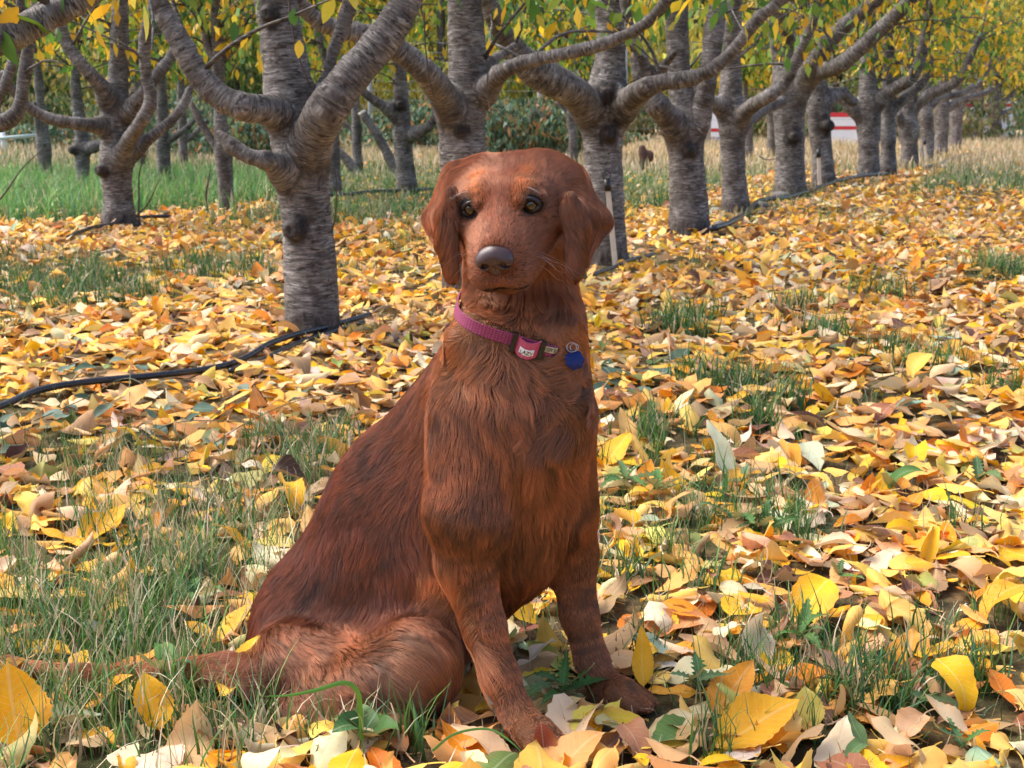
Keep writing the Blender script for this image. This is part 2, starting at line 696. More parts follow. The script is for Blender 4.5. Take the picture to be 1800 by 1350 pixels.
    for i in range(len(tail) - 1):
        r = [0.032, 0.020, 0.010, 0.009, 0.008, 0.007]
        prims.append(Prim('cone', (tail[i], tail[i + 1], r[i], r[i + 1]), 0.015, flow=nrm(tail[i + 1] - tail[i]),
                          len=0.028 if i < 1 else 0.060, col=DARK if i < 1 else (0.26, 0.105, 0.042), clump=0.9, tail=1.0))

    # ---------------- head, in its own frame
    C = P(897, 335, 1.725)
    f = nrm(np.array([-0.150, -0.90, -0.42]))
    s0 = np.array([math.cos(math.radians(10)), 0, math.sin(math.radians(10))])
    s = nrm(s0 - f * (s0 @ f))
    u = np.cross(f, s)
    H = lambda a, b, c: C + f * a + s * b + u * c
    R = np.stack([f, s, u])
    hd = dict(col=FACE, clump=0.25)

    def ell(c, rad, k=0.02, op='+', **at):
        at.setdefault('flow', -f)
        prims.append(Prim('ell', (H(*c), R, np.array(rad)), k, op, **at))

    def hcone(a, b, r1, r2, k=0.02, **at):
        at.setdefault('flow', -f)
        prims.append(Prim('cone', (H(*a), H(*b), r1, r2), k, **at))
    up = nrm(-f * 0.8 + u * 0.5)
    ell((-0.008, 0, -0.022), (0.070, 0.071, 0.050), 0.03, flow=up, len=0.009, **hd)
    ell((-0.020, 0.034, -0.006), (0.050, 0.050, 0.034), 0.03, flow=nrm(up + s * 0.5), len=0.010, **hd)
    ell((-0.020, -0.034, -0.010), (0.050, 0.050, 0.034), 0.03, flow=nrm(up - s * 0.5), len=0.010, **hd)
    hcone((-0.045, 0, -0.055), (-0.09, 0.002, -0.095), 0.056, 0.062, 0.035, flow=nrm(-f + np.array([0, 0, -0.6])), len=0.03, col=RUST, clump=0.8)
    for sg in (-1, 1):
        ell((0.040, sg * 0.026, 0.020), (0.028, 0.026, 0.020), 0.022, flow=nrm(up + s * sg * 0.4), len=0.009, **hd)
        ell((0.022, sg * 0.042, -0.020), (0.040, 0.022, 0.032), 0.028, flow=nrm(-f + s * sg * 0.5 - u * 0.35), len=0.014, **hd)
        # under-eye / muzzle root
        hcone((0.050, sg * 0.024, -0.018), (0.100, sg * 0.014, -0.026), 0.030, 0.025, 0.02, flow=nrm(-f + s * sg * 0.35 - u * 0.1), len=0.007, **hd)
        # flews
        hcone((0.055, sg * 0.025, -0.050), (0.116, sg * 0.0180, -0.048), 0.026, 0.0225, 0.014, flow=nrm(-f * 0.8 + s * sg * 0.6 - u * 0.5), len=0.009, **hd)
        hcone((0.100, sg * 0.021, -0.052), (0.118, sg * 0.0165, -0.047), 0.017, 0.0165, 0.010, flow=nrm(-f * 0.6 + s * sg * 0.6 - u * 0.6), len=0.008, **hd)
    hcone((0.052, 0, 0.004), (0.122, 0, -0.009), 0.024, 0.0195, 0.018, flow=nrm(-f + u * 0.1), len=0.006, **hd)
    hcone((0.110, 0, -0.014), (0.126, 0, -0.017), 0.021, 0.018, 0.010, len=0.005, **hd)
    # lower jaw and throat
    hcone((0.015, 0, -0.062), (0.100, 0, -0.068), 0.030, 0.0165, 0.014, flow=nrm(-f - u * 0.4), len=0.010, **hd)
    hcone((-0.02, 0, -0.055), (-0.05, 0, -0.105), 0.052, 0.060, 0.03, flow=nrm(np.array([0, 0.3, -1.0])), len=0.026, col=RUST, clump=0.9)
    eyes = []
    for sg in (-1, 1):
        e = H(0.0600, sg * 0.0355 - 0.0005, 0.0120)
        eyes.append(e)
        prims.append(Prim('ell', (H(0.072, sg * 0.0385, 0.0115), R, np.array([0.013, 0.0135, 0.0095])), 0.007, '-', flow=-f, len=0.003, col=FACE, clump=0.1))
    # upper and lower lids
    for sg in (-1, 1):
        hcone((0.0690, sg * 0.025, 0.0205), (0.0575, sg * 0.051, 0.0190), 0.0062, 0.0055, 0.006, len=0.006, **hd)
        hcone((0.0665, sg * 0.027, 0.0020), (0.0580, sg * 0.050, 0.0030), 0.0045, 0.0045, 0.006, len=0.004, **hd)
    # mouth line
    prims.append(Prim('tri', (H(0.145, 0.0, -0.0595), H(0.02, 0.066, -0.080), H(0.02, -0.066, -0.080), 0.0028), 0.004, '-', flow=-f, len=0.004, col=FACE, clump=0.2))

    # ---------------- ears
    ear = dict(clump=0.6, ear=1.0)

    def tri(a, b, c, r, k=0.012, **at):
        prims.append(Prim('tri', (P(*a), P(*b), P(*c), r), k, **at))
    # dog's left ear (right in view): broad leather folding forward, its tip hanging beside the cheek
    tri((950, 290, 1.745), (1008, 316, 1.745), (1008, 375, 1.680), 0.012, 0.018, flow=nrm(P(1030, 400, 1.69) - P(975, 285, 1.74)), len=0.016, col=RUST, **ear)
    tri((1008, 316, 1.745), (1008, 375, 1.685), (1055, 390, 1.725), 0.010, 0.014, flow=nrm(P(1062, 430, 1.70) - P(1015, 310, 1.74)), len=0.030, col=RUST, wave=1.0, **ear)
    tri((1008, 375, 1.685), (1055, 390, 1.725), (1030, 425, 1.695), 0.0075, 0.010, flow=nrm(P(1050, 450, 1.70) - P(1025, 380, 1.70)), len=0.036, col=GOLD, wave=1.2, **ear)
    tri((1002, 345, 1.668), (1020, 400, 1.672), (1010, 478, 1.672), 0.0065, 0.008, flow=nrm(P(1012, 490, 1.67) - P(1000, 370, 1.67)), len=0.022, col=RUST, **ear)
    tri((1020, 400, 1.672), (1010, 478, 1.672), (1030, 430, 1.70), 0.0060, 0.008, flow=np.array([0.0, 0, -1.0]), len=0.022, col=DARK, **ear)
    # dog's right ear (left in view)
    tri((850, 292, 1.745), (800, 308, 1.755), (790, 380, 1.690), 0.012, 0.018, flow=nrm(P(780, 390, 1.70) - P(830, 285, 1.74)), len=0.016, col=RUST, **ear)
    tri((800, 308, 1.755), (790, 380, 1.690), (763, 385, 1.735), 0.010, 0.014, flow=nrm(P(758, 425, 1.71) - P(800, 310, 1.74)), len=0.030, col=GOLD, wave=1.0, **ear)
    tri((790, 380, 1.690), (763, 385, 1.735), (780, 430, 1.705), 0.0075, 0.010, flow=nrm(P(775, 460, 1.7) - P(785, 380, 1.7)), len=0.034, col=DARK, wave=1.0, **ear)
    tri((792, 335, 1.672), (778, 415, 1.680), (796, 486, 1.682), 0.0060, 0.006, flow=np.array([0.05, 0, -1.0]), len=0.022, col=RUST, **ear)

    xs = axis_grid([(-0.86, -0.13, 0.0052), (-0.13, 0.145, 0.0030), (0.145, 0.30, 0.0045)])
    ys = axis_grid([(1.54, 1.80, 0.0030), (1.80, 2.20, 0.0055)])
    zs = axis_grid([(-0.015, 0.56, 0.0050), (0.56, 0.83, 0.0030)])
    phi = eval_field(prims, xs, ys, zs)
    phi = np.maximum(phi, -(zs[None, None, :] - 0.0015).astype(np.float32) * 1.0)     # flat underneath where it rests
    V, F = surface_nets(phi, xs, ys, zs)
    N = vert_normals(V, F)
    # unevenness of the body under the coat
    V = V + N * (0.0020 * fbm(V, 22, 2, 3))[:, None] * np.clip((1.70 - V[:, 2] * 1.0 - 0.0), 0, 1)[:, None] * (V[:, 2] < 0.58)[:, None]

    # per-point attributes from the shapes around it
    Pos = [p for p in prims if p.op == '+']

    def blend(pts):
        W = np.empty((len(pts), len(Pos)), np.float32)
        for i, pr in enumerate(Pos):
            lo, hi = pr.box()
            m = ((pts > lo - 0.11) & (pts < hi + 0.11)).all(1)
            W[:, i] = 0
            if m.any():
                W[m, i] = np.exp(-np.clip(pr.d(pts[m]), -0.02, 1) / 0.0075)
        W2 = W ** 0.33
        W2 /= W2.sum(1, keepdims=True) + 1e-9
        W /= W.sum(1, keepdims=True) + 1e-9
        soft = W2 @ np.array([np.atleast_1d(pr.at.get('col', RUST)) for pr in Pos], np.float32)
        g = lambda key, dflt: W @ np.array([np.atleast_1d(pr.at.get(key, dflt)) for pr in Pos], np.float32)
        return dict(flow=g('flow', (0, 0, -1)), len=g('len', 0.02)[:, 0], col=soft, clump=g('clump', 0.5)[:, 0],
                    wave=g('wave', 0.0)[:, 0], ear=g('ear', 0.0)[:, 0], tail=g('tail', 0.0)[:, 0])

    def phi_at(p):
        idx, fr = [], []
        for ax, c in enumerate((xs, ys, zs)):
            i = np.clip(np.searchsorted(c, p[:, ax]) - 1, 0, len(c) - 2)
            t = np.clip((p[:, ax] - c[i]) / (c[i + 1] - c[i]), 0, 1)
            idx.append(i)
            fr.append(t)
        r = 0
        for a in (0, 1):
            for b in (0, 1):
                for cc in (0, 1):
                    wgt = (fr[0] if a else 1 - fr[0]) * (fr[1] if b else 1 - fr[1]) * (fr[2] if cc else 1 - fr[2])
                    r = r + wgt * phi[idx[0] + a, idx[1] + b, idx[2] + cc]
        return r

    def grad(p):
        e = 0.003
        return nrm(np.stack([phi_at(p + np.eye(3)[k] * e) - phi_at(p - np.eye(3)[k] * e) for k in range(3)], 1))

    bv = blend(V)
    vcol = bv['col'] * 0.8
    # dark skin inside the mouth, at the eyes and lips
    mouth = np.abs((V - C) @ u + 0.0595 + np.clip(0.145 - (V - C) @ f, 0, 1) * 0.164) < 0.0065
    inm = mouth & ((V - C) @ f > 0.07)
    vcol[inm] = (0.02, 0.012, 0.01)
    for e in eyes:
        d = np.linalg.norm(V - e, axis=1)
        vcol[d < 0.0175] = (0.012, 0.008, 0.008)

    base = np.array([0.0, 1.80, 0.0])
    dog = thing('dog', 'rust red long-haired dog sitting among fallen leaves wearing a pink collar', 'dog', base)
    sk = Mat('dog_skin')
    sk.surf(sk.pbr(sk.attr('col'), 0.75, spec=0.2))
    body = np_mesh('body', V, F, sk.m, dog, {'col': ('COLOR', vcol)})

    # ---------------- eyes
    def ball(c, r, nu=24, nv=16, axis=f):
        a = nrm(axis)
        b = nrm(np.cross(a, u))
        d = np.cross(a, b)
        th = np.linspace(0, np.pi, nv)
        ph = np.linspace(0, 2 * np.pi, nu, endpoint=False)
        T, Q = np.meshgrid(th, ph, indexing='ij')
        X = np.cos(T)[..., None] * a + np.sin(T)[..., None] * (np.cos(Q)[..., None] * b + np.sin(Q)[..., None] * d)
        Vb = (c + r * X).reshape(-1, 3)
        i, j = np.meshgrid(np.arange(nv - 1), np.arange(nu), indexing='ij')
        j2 = (j + 1) % nu
        Fb = np.stack([i * nu + j, i * nu + j2, (i + 1) * nu + j2, (i + 1) * nu + j], -1).reshape(-1, 4)
        return Vb, Fb, T.ravel()
    em = Mat('dog_eye')
    ang = em.attr('ang', 'Fac')
    col = em.ramp(ang, [(0.0, (0.003, 0.002, 0.002)), (0.115, (0.003, 0.002, 0.002)), (0.14, (0.020, 0.008, 0.002)), (0.200, (0.045, 0.017, 0.004)), (0.225, (0.008, 0.004, 0.003)), (0.30, (0.008, 0.005, 0.004))])
    em.surf(em.pbr(col, 0.06, Coat_Weight=1.0, Coat_Roughness=0.02))
    for k, e in enumerate(eyes):
        look = nrm(np.array([0.0, -1.0, 0.05]) + f * 0.35)
        Vb, Fb, T = ball(e, 0.0118, axis=look)
        eo = np_mesh('eye', Vb, Fb, em.m, dog, {'ang': ('FLOAT', T / np.pi)})
        # eyelid rim: dark almond ring
        sg = -1 if k == 0 else 1
        t = np.linspace(0, 2 * np.pi, 40)
        ex = 0.0122 * np.cos(t)
        ez = 0.0088 * np.sin(t) * (1 - 0.25 * np.abs(np.cos(t)) ** 3)
        ez = ez + ex * 0.10 * sg * -1
        depth = np.sqrt(np.maximum(0.0126 ** 2 - ex ** 2 * 0.92 - ez ** 2, 1e-6))
        ring = e + ex[:, None] * s + ez[:, None] * u + depth[:, None] * look
        Vr, Fr, Tr = tube(ring, 0.0023 + 0.0008 * (ex * sg > 0.008), 8)
        rm = bpy.data.materials.get('eyelid') or simple_mat('eyelid', (0.012, 0.008, 0.009), 0.35, bump=0.1)
        np_mesh('eyelid', Vr, [Fr, Tr], rm, dog)

    # ---------------- nose
    nprims = []

    def nell(c, rad, k=0.006, op='+'):
        nprims.append(Prim('ell', (H(*c), R, np.array(rad)), k, op))
    nell((0.138, 0, -0.012), (0.015, 0.0185, 0.0140))
    nell((0.140, 0.0125, -0.017), (0.0130, 0.0108, 0.0120), 0.006)
    nell((0.140, -0.0125, -0.017), (0.0130, 0.0108, 0.0120), 0.006)
    nell((0.139, 0, -0.027), (0.0105, 0.0080, 0.0110), 0.005)
    for sg in (-1, 1):
        nell((0.1535, sg * 0.0105, -0.0190), (0.0095, 0.0048, 0.0046), 0.003, '-')
        nell((0.1500, sg * 0.0160, -0.0225), (0.0085, 0.0055, 0.0020), 0.002, '-')
    nell((0.1560, 0, -0.028), (0.0075, 0.0009, 0.0110), 0.002, '-')
    nc = H(0.14, 0, -0.017)
    g = [np.arange(nc[a] - 0.034, nc[a] + 0.034, 0.0009) for a in range(3)]
    nV, nF = surface_nets(eval_field(nprims, *g), *g)
    nm = Mat('dog_nose')
    tc = nm.n('ShaderNodeTexCoord').outputs['Object']
    vor = nm.n('ShaderNodeTexVoronoi', feature='DISTANCE_TO_EDGE')
    vor.inputs['Scale'].default_value = 900
    nm.l(tc, vor.inputs['Vector'])
    ncol = nm.mix(nm.noise(tc, 120, 3), (0.036, 0.018, 0.017), (0.070, 0.037, 0.035))
    nm.surf(nm.pbr(ncol, 0.30, nm.bump(vor.outputs['Distance'], 0.35, 0.0006), spec=0.5))
    np_mesh('nose', nV, nF, nm.m, dog)

    # where the collar runs round the neck
    CF = P(914, 553, 1.83)
    ce1 = nrm(P(1010, 590, 1.78) - P(805, 530, 1.78))
    ce2 = nrm(P(925, 606, 1.72) - CF)
    ce2 = nrm(ce2 - ce1 * (ce2 @ ce1))
    ce3 = nrm(np.cross(ce1, ce2))
    ce3 = ce3 if ce3[2] > 0 else -ce3
    # ---------------- coat
    if show_fur:
        tri_f = np.concatenate([F[:, [0, 1, 2]], F[:, [0, 2, 3]]])
        a, b, c = V[tri_f[:, 0]], V[tri_f[:, 1]], V[tri_f[:, 2]]
        area = 0.5 * np.linalg.norm(np.cross(b - a, c - a), axis=1)
        cen = (a + b + c) / 3
        fn = nrm(np.cross(b - a, c - a))
        dens = np.ones(len(cen))
        hz = (cen - C)
        head = (np.linalg.norm(hz, axis=1) < 0.17)
        dens[head] = 3.2
        face = head & (hz @ f > 0.02)
        dens[face] = 4.8
        toCam = nrm(np.array([0, 0, CAM_H]) - cen)
        dens[(fn * toCam).sum(1) < -0.35] *= 0.25
        dens[cen[:, 2] < 0.012] *= 0.1
        dens[cen[:, 0] < -0.74] *= 0.3
        ncount = int(370000 * fur_scale)
        r2 = np.random.default_rng(5)
        pick = r2.choice(len(cen), ncount, p=area * dens / (area * dens).sum())
        w1, w2 = r2.random(ncount), r2.random(ncount)
        sw = w1 + w2 > 1
        w1[sw], w2[sw] = 1 - w1[sw], 1 - w2[sw]
        root = a[pick] + (b[pick] - a[pick]) * w1[:, None] + (c[pick] - a[pick]) * w2[:, None]
        hl = root - C
        fa, fs, fu = hl @ f, hl @ s, hl @ u
        keep = np.ones(len(root), bool)
        for e in eyes:
            keep &= np.linalg.norm(root - e, axis=1) > 0.0155
        keep &= ~((np.linalg.norm(root - H(0.142, 0, -0.018), axis=1) < 0.0205))
        lipd = np.abs(fu + 0.0595 + np.clip(0.145 - fa, 0, 1) * 0.164)
        keep &= ~((lipd < 0.0045) & (fa > 0.088))
        root = root[keep]
        pick = pick[keep]
        bl = blend(root)
        n = grad(root)
        hl = root - C
        fa, fs, fu = hl @ f, hl @ s, hl @ u
        L = bl['len'].astype(float)
        flow = nrm(bl['flow'])
        # longer feathering: behind the near foreleg, breeches, under the ears, tail
        px, py, _ = proj(root)
        edge = np.interp(py, [990, 1040, 1100, 1150, 1200, 1240], [778, 800, 822, 842, 866, 882])
        fe = (py > 985) & (py < 1225) & (px < edge + 16) & (px > edge - 40) & (root[:, 1] > 1.66) & (root[:, 1] < 1.80)
        L = np.where(fe, (0.040 + 0.022 * r2.random(len(root))) * np.clip((1240 - py) / 120, 0.25, 1), L)
        flow[fe] = nrm(np.array([-0.62, 0.10, -0.80]) + 0.12 * r2.normal(size=(int(fe.sum()), 3)))
        elb = (px < 835) & (px > 735) & (py > 950 + 40 * r2.random(len(px))) & (py < 1060) & (root[:, 1] > 1.70) & (n[:, 0] < -0.2)
        L = np.where(elb, 0.036, L)
        flow[elb] = nrm(np.array([-0.35, -0.1, -1.0]))
        br = (px > 650) & (px < 840) & (py > 1120) & (py < 1265) & (root[:, 1] < 1.88) & (px + 0.5 * py > 1245)
        L = np.where(br, 0.050 + 0.02 * r2.random(len(root)), L)
        flow[br] = nrm(np.array([0.80, -0.35, -0.75]) + 0.16 * r2.normal(size=(int(br.sum()), 3)))
        top = (px > 560) & (px < 760) & (py > 1080) & (py < 1140) & (root[:, 1] < 1.86)
        flow[top] = nrm(np.array([1.0, -0.5, -0.30]))
        tl = bl['tail'] > 0.5
        L = np.where(tl & (px < 330), 0.055 + 0.03 * r2.random(len(root)), L)
        flow[tl & (px < 330)] = nrm(np.stack([-1 + 0 * px, -0.55 * np.sign(n[:, 1] + 0.3) * -1, 0 * px], 1) + 0.35 * r2.normal(size=(len(root), 3)))[tl & (px < 330)]
        earbot = (bl['ear'] > 0.5) & (py > 400)
        L = np.where(earbot, L * 1.25, L)
        # chest whirls
        cur = bl['wave'].astype(float)
        # eyebrow tufts and lips: shorten round eyes
        for e in eyes:
            d = np.linalg.norm(root - e, axis=1)
            L = np.where(d < 0.034, np.minimum(L, 0.003 + 0.12 * np.maximum(d - 0.0155, 0)), L)
        dn = np.linalg.norm(root - H(0.142, 0, -0.018), axis=1)
        L = np.where(dn < 0.05, np.minimum(L, 0.0025 + 0.10 * np.maximum(dn - 0.0205, 0)), L)
        L *= 0.75 + 0.5 * r2.random(len(root))
        L *= 1 + 0.25 * vnoise(root, 30, 9)
        # darker hair plus painted-in shade behind the mouth corners and under the ears
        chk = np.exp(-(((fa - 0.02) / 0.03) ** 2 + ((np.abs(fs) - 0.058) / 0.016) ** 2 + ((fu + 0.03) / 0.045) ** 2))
        # the coat parts at the collar
        hc_ = (root - CF) @ ce3
        nearc = (np.linalg.norm(root - CF, axis=1) < 0.17) & (root[:, 2] > 0.45) & (px < 962)
        L = np.where(nearc & (np.abs(hc_) < 0.016), 0.004, L)
        L = np.where(nearc & (hc_ > 0.0) & (hc_ < 0.060), np.minimum(L, 0.012 + 0.45 * np.maximum(hc_ - 0.012, 0)), L)
        # colour by region: gold patches over the brows, cheeks lighter, streaks down the flank
        colr = bl['col'].astype(float)
        brow = np.exp(-(((fa - 0.045) / 0.03) ** 2 + ((np.abs(fs) - 0.028) / 0.012) ** 2 + ((fu - 0.030) / 0.011) ** 2))
        colr = colr * (1 - brow[:, None] * 0.8) + np.array([0.40, 0.155, 0.035]) * brow[:, None] * 0.8
        muz = np.clip(1 - np.abs(fs) / 0.05, 0, 1) * np.clip((fa - 0.03) / 0.06, 0, 1) * np.clip(1 - np.abs(fu + 0.02) / 0.07, 0, 1) * (np.linalg.norm(hl, axis=1) < 0.2)
        colr = colr * (1 - muz[:, None] * 0.75) + np.array([0.27, 0.115, 0.065]) * muz[:, None] * 0.75
        forehead = np.exp(-((fs / 0.03) ** 2)) * np.clip((fu - 0.0) / 0.05, 0, 1) * (np.linalg.norm(hl, axis=1) < 0.12)
        colr = colr * (1 - forehead[:, None] * 0.35) + np.array([0.17, 0.055, 0.032]) * forehead[:, None] * 0.35
        al = root - flow * (root * flow).sum(1, keepdims=True) * 0.86
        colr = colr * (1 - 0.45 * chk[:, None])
        lipc = np.clip(1 - np.abs(fu + 0.0595 + np.clip(0.145 - fa, 0, 1) * 0.164) / 0.012, 0, 1) * (fa > 0.05) * (np.linalg.norm(hl, axis=1) < 0.19)
        colr = colr * (1 - 0.75 * lipc[:, None])
        for e in eyes:
            de = np.clip(1 - (np.linalg.norm(root - e, axis=1) - 0.015) / 0.007, 0, 1)[:, None]
            colr = colr * (1 - 0.8 * de)
        tan = np.where(fe, 0.75, 0) + np.where(br, 0.55, 0) + np.where(elb, 0.3, 0) + np.where(top, 0.12, 0)
        tan = np.clip(tan, 0, 1)[:, None] * (0.5 + 0.5 * r2.random((len(root), 1)))
        colr = colr * (1 - tan) + np.array([0.27, 0.140, 0.072]) * tan
        streak = 0.55 * vnoise(al, 34, 31) + 0.55 * vnoise(al, 85, 33) + 0.2 * vnoise(al, 190, 34)
        patchy = vnoise(root, 11, 32)
        bodyw = np.where((np.linalg.norm(hl, axis=1) < 0.15) & (bl['ear'] < 0.4), 0.5, 1.0)
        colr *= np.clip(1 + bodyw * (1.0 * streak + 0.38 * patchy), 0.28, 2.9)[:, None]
        colr *= (0.88 + 0.24 * r2.random(len(root)))[:, None]
        lite = r2.random(len(root)) < 0.04
        colr[lite] = colr[lite] * 0.7 + np.array([0.30, 0.10, 0.03]) * 0.3

        K = 7
        M = len(root)
        path = np.empty((M, K, 3))
        path[:, 0] = root - n * 0.0006
        ft = flow - n * (flow * n).sum(1, keepdims=True)
        ft = nrm(ft + 0.12 * np.stack([vnoise(root, 55, 41), vnoise(root, 55, 42), vnoise(root, 55, 43)], 1) + 0.035 * r2.normal(size=(M, 3)))
        # wavy locks: turn the flow about the normal by a smooth angle
        ang = 0.55 * vnoise(root, 16, 51) * (0.6 + 0.9 * cur) + cur * 1.1 * vnoise(root, 28, 52)
        isface = (np.linalg.norm(hl, axis=1) < 0.15) & (bl['ear'] < 0.4)
        ang = np.where(isface, ang * 0.3, ang)
        ft = ft * np.cos(ang)[:, None] + np.cross(n, ft) * np.sin(ang)[:, None]
        stepl = L / (K - 1)
        cl = bl['clump'].astype(float)
        bend = 1.1 * vnoise(root, 38, 61) * np.clip(cl, 0, 1.2) * (1 + cur)
        p = path[:, 0].copy()
        d = nrm(ft + n * (0.16 + 0.06 * r2.random(M))[:, None])
        lockw = 0.5 + 0.5 * vnoise(root - flow[:] * (root * flow).sum(1, keepdims=True) * 0.6, 60, 62)
        hmax = np.minimum(0.0012 + 0.13 * L, 0.0065) * (0.55 + 0.5 * r2.random(M) + 1.0 * lockw * np.clip(cl, 0, 1))
        for k in range(1, K):
            t = k / (K - 1)
            p = p + d * stepl[:, None]
            ph = phi_at(p)
            gd = grad(p)
            want = hmax * (1 - (1 - t) ** 1.6)
            corr = want - ph
            corr = np.where(corr > 0, corr * 0.9, corr * np.where(L > 0.036, 0.05, 0.45))
            p = p + gd * corr[:, None]
            p[:, 2] = np.maximum(p[:, 2], 0.003)
            path[:, k] = p
            tg = ft - gd * (ft * gd).sum(1, keepdims=True)
            bt = bend * t
            tg = tg + np.cross(gd, tg) * bt[:, None]
            d = nrm(nrm(tg) + np.array([0, 0, -1.0]) * (np.clip(L - 0.02, 0, 1) * 8)[:, None] * t)
        # locks: strands drawn together towards the mean strand of their cell
        for cell, amt in ((0.0135, 0.48), (0.0052, 0.42)):
            jit = root + 0.006 * np.stack([vnoise(root, 90, 71), vnoise(root, 90, 72), vnoise(root, 90, 73)], 1)
            # cells stretched along the flow
            key = np.floor(jit / cell).astype(np.int64)
            kk = key[:, 0] * 7919 + key[:, 1] * 104729 + key[:, 2] * 1299709
            uq, inv = np.unique(kk, return_inverse=True)
            cnt = np.bincount(inv)
            rel = path - path[:, :1]
            cen0 = np.stack([np.bincount(inv, path[:, 0, q]) / cnt for q in range(3)], 1)
            for k in range(1, K):
                t = k / (K - 1)
                mean = np.stack([np.bincount(inv, rel[:, k, q]) / cnt for q in range(3)], 1)
                target = cen0[inv] + mean[inv]
                am = amt * np.clip(cl, 0, 1.2) * t ** 1.3
                am = np.minimum(am, 0.9)[:, None]
                path[:, k] = path[:, k] * (1 - am) + target * am
        rad = np.where(np.linalg.norm(hl, axis=1) < 0.15, 0.00014, 0.00021) * (0.8 + 0.4 * r2.random(M))
        prof = np.array([1.0, 1.0, 0.95, 0.85, 0.7, 0.45, 0.12])

        hc = bpy.data.hair_curves.new('fur')
        hc.add_curves([K] * M)
        org = base
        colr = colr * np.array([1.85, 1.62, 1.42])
        hc.points.foreach_set('position', (path - org).astype(np.float32).ravel())
        ra = hc.attributes.new('radius', 'FLOAT', 'POINT') if 'radius' not in hc.attributes else hc.attributes['radius']
        ra.data.foreach_set('value', (rad[:, None] * prof).astype(np.float32).ravel())
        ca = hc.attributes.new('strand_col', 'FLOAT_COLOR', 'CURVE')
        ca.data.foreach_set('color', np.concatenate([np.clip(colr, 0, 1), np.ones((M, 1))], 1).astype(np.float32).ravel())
        hm = Mat('dog_fur')
        hi = hm.n('ShaderNodeHairInfo')
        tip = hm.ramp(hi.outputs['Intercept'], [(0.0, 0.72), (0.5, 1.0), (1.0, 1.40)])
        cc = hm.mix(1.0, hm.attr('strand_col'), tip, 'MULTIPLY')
        df = hm.n('ShaderNodeBsdfDiffuse')
        hm.l(cc, df.inputs['Color'])
        hr = hm.n('ShaderNodeBsdfHair', component='Reflection')
        hm.l(hm.mix(0.45, cc, (0.60, 0.48, 0.42)), hr.inputs['Color'])
        hr.inputs['RoughnessU'].default_value = 0.17
        hr.inputs['RoughnessV'].default_value = 0.75
        ht = hm.n('ShaderNodeBsdfHair', component='Transmission')
        hm.l(hm.mix(1.0, cc, (2.2, 1.9, 1.6), 'MULTIPLY'), ht.inputs['Color'])
        ht.inputs['RoughnessU'].default_value = 0.3
        ht.inputs['RoughnessV'].default_value = 0.6
        m1 = hm.n('ShaderNodeMixShader')
        m1.inputs[0].default_value = 0.34
        hm.l(df.outputs[0], m1.inputs[1])
        hm.l(hr.outputs[0], m1.inputs[2])
        m2 = hm.n('ShaderNodeMixShader')
        m2.inputs[0].default_value = 0.12
        hm.l(m1.outputs[0], m2.inputs[1])
        hm.l(ht.outputs[0], m2.inputs[2])
        hm.surf(m2.outputs[0])
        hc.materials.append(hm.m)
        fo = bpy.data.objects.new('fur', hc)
        link(fo, dog)

        # ---------------- whiskers and brow hairs
        wp = []
        rw = np.random.default_rng(3)
        for sg in (-1, 1):
            for k in range(9):
                a0 = H(0.098 + rw.uniform(-0.012, 0.012), sg * 0.038, -0.034 + rw.uniform(-0.014, 0.010))
                dr = nrm(s * sg * 1.0 - u * rw.uniform(0.1, 0.9) - f * rw.uniform(-0.2, 0.5))
                ln = rw.uniform(0.035, 0.065)
                pts = [a0 + dr * ln * t - np.array([0, 0, 1.0]) * 0.020 * t * t * rw.uniform(0.6, 1.3) for t in np.linspace(0, 1, 8)]
                wp.append(pts)
            for k in range(2):
                a0 = H(0.060 + rw.uniform(-0.004, 0.004), sg * (0.034 + rw.uniform(-0.006, 0.008)), 0.033 + rw.uniform(-0.002, 0.004))
                dr = nrm(s * sg * 0.8 + f * 0.9 + u * rw.uniform(0.2, 0.6))
                ln = rw.uniform(0.015, 0.034)
                pts = [a0 + dr * ln * t - (u * 0.6 - s * sg * 0.3) * ln * 0.7 * t * t for t in np.linspace(0, 1, 8)]
                wp.append(pts)
        wh = bpy.data.hair_curves.new('whiskers')
        wh.add_curves([8] * len(wp))
        wp = np.array(wp)
        wh.points.foreach_set('position', (wp - base).astype(np.float32).ravel())
        ra = wh.attributes.new('radius', 'FLOAT', 'POINT') if 'radius' not in wh.attributes else wh.attributes['radius']
        ra.data.foreach_set('value', (0.00015 * np.array([1, 1, .95, .9, .8, .6, .4, .15])[None].repeat(len(wp), 0)).astype(np.float32).ravel())
        wm = Mat('whisker')
        wb = wm.n('ShaderNodeBsdfHairPrincipled')
        wb.parametrization = 'COLOR'
        wb.inputs['Color'].default_value = (0.62, 0.45, 0.34, 1)
        wm.surf(wb.outputs[0])
        wh.materials.append(wm.m)
        link(bpy.data.objects.new('whiskers', wh), dog)

    return dict(col_frame=(CF, ce1, ce2), dog=dog, H=H, f=f, s=s, u=u, C=C, phi_at=phi_at, grad=grad, base=base)


DOG = build_dog()

# ================================================================== GROUND
def seg_dist(x, y, pts):
    """distance in the ground plane to a polyline"""
    d = np.full(np.shape(x), 1e9)
    for a, b in zip(pts[:-1], pts[1:]):
        ex, ey = b[0] - a[0], b[1] - a[1]
        t = np.clip(((x - a[0]) * ex + (y - a[1]) * ey) / (ex * ex + ey * ey), 0, 1)
        d = np.minimum(d, np.hypot(x - a[0] - t * ex, y - a[1] - t * ey))
    return d


ROW1 = [(-2.4, 1.0), (-0.71, 4.95), (0.52, 7.3), (2.57, 12.6), (5.6, 20), (12, 36)]
ROW2 = [(-4.6, 6.0), (-2.7, 9.4), (-2.2, 10.6), (-0.97, 12.8), (1.5, 18), (5, 26)]


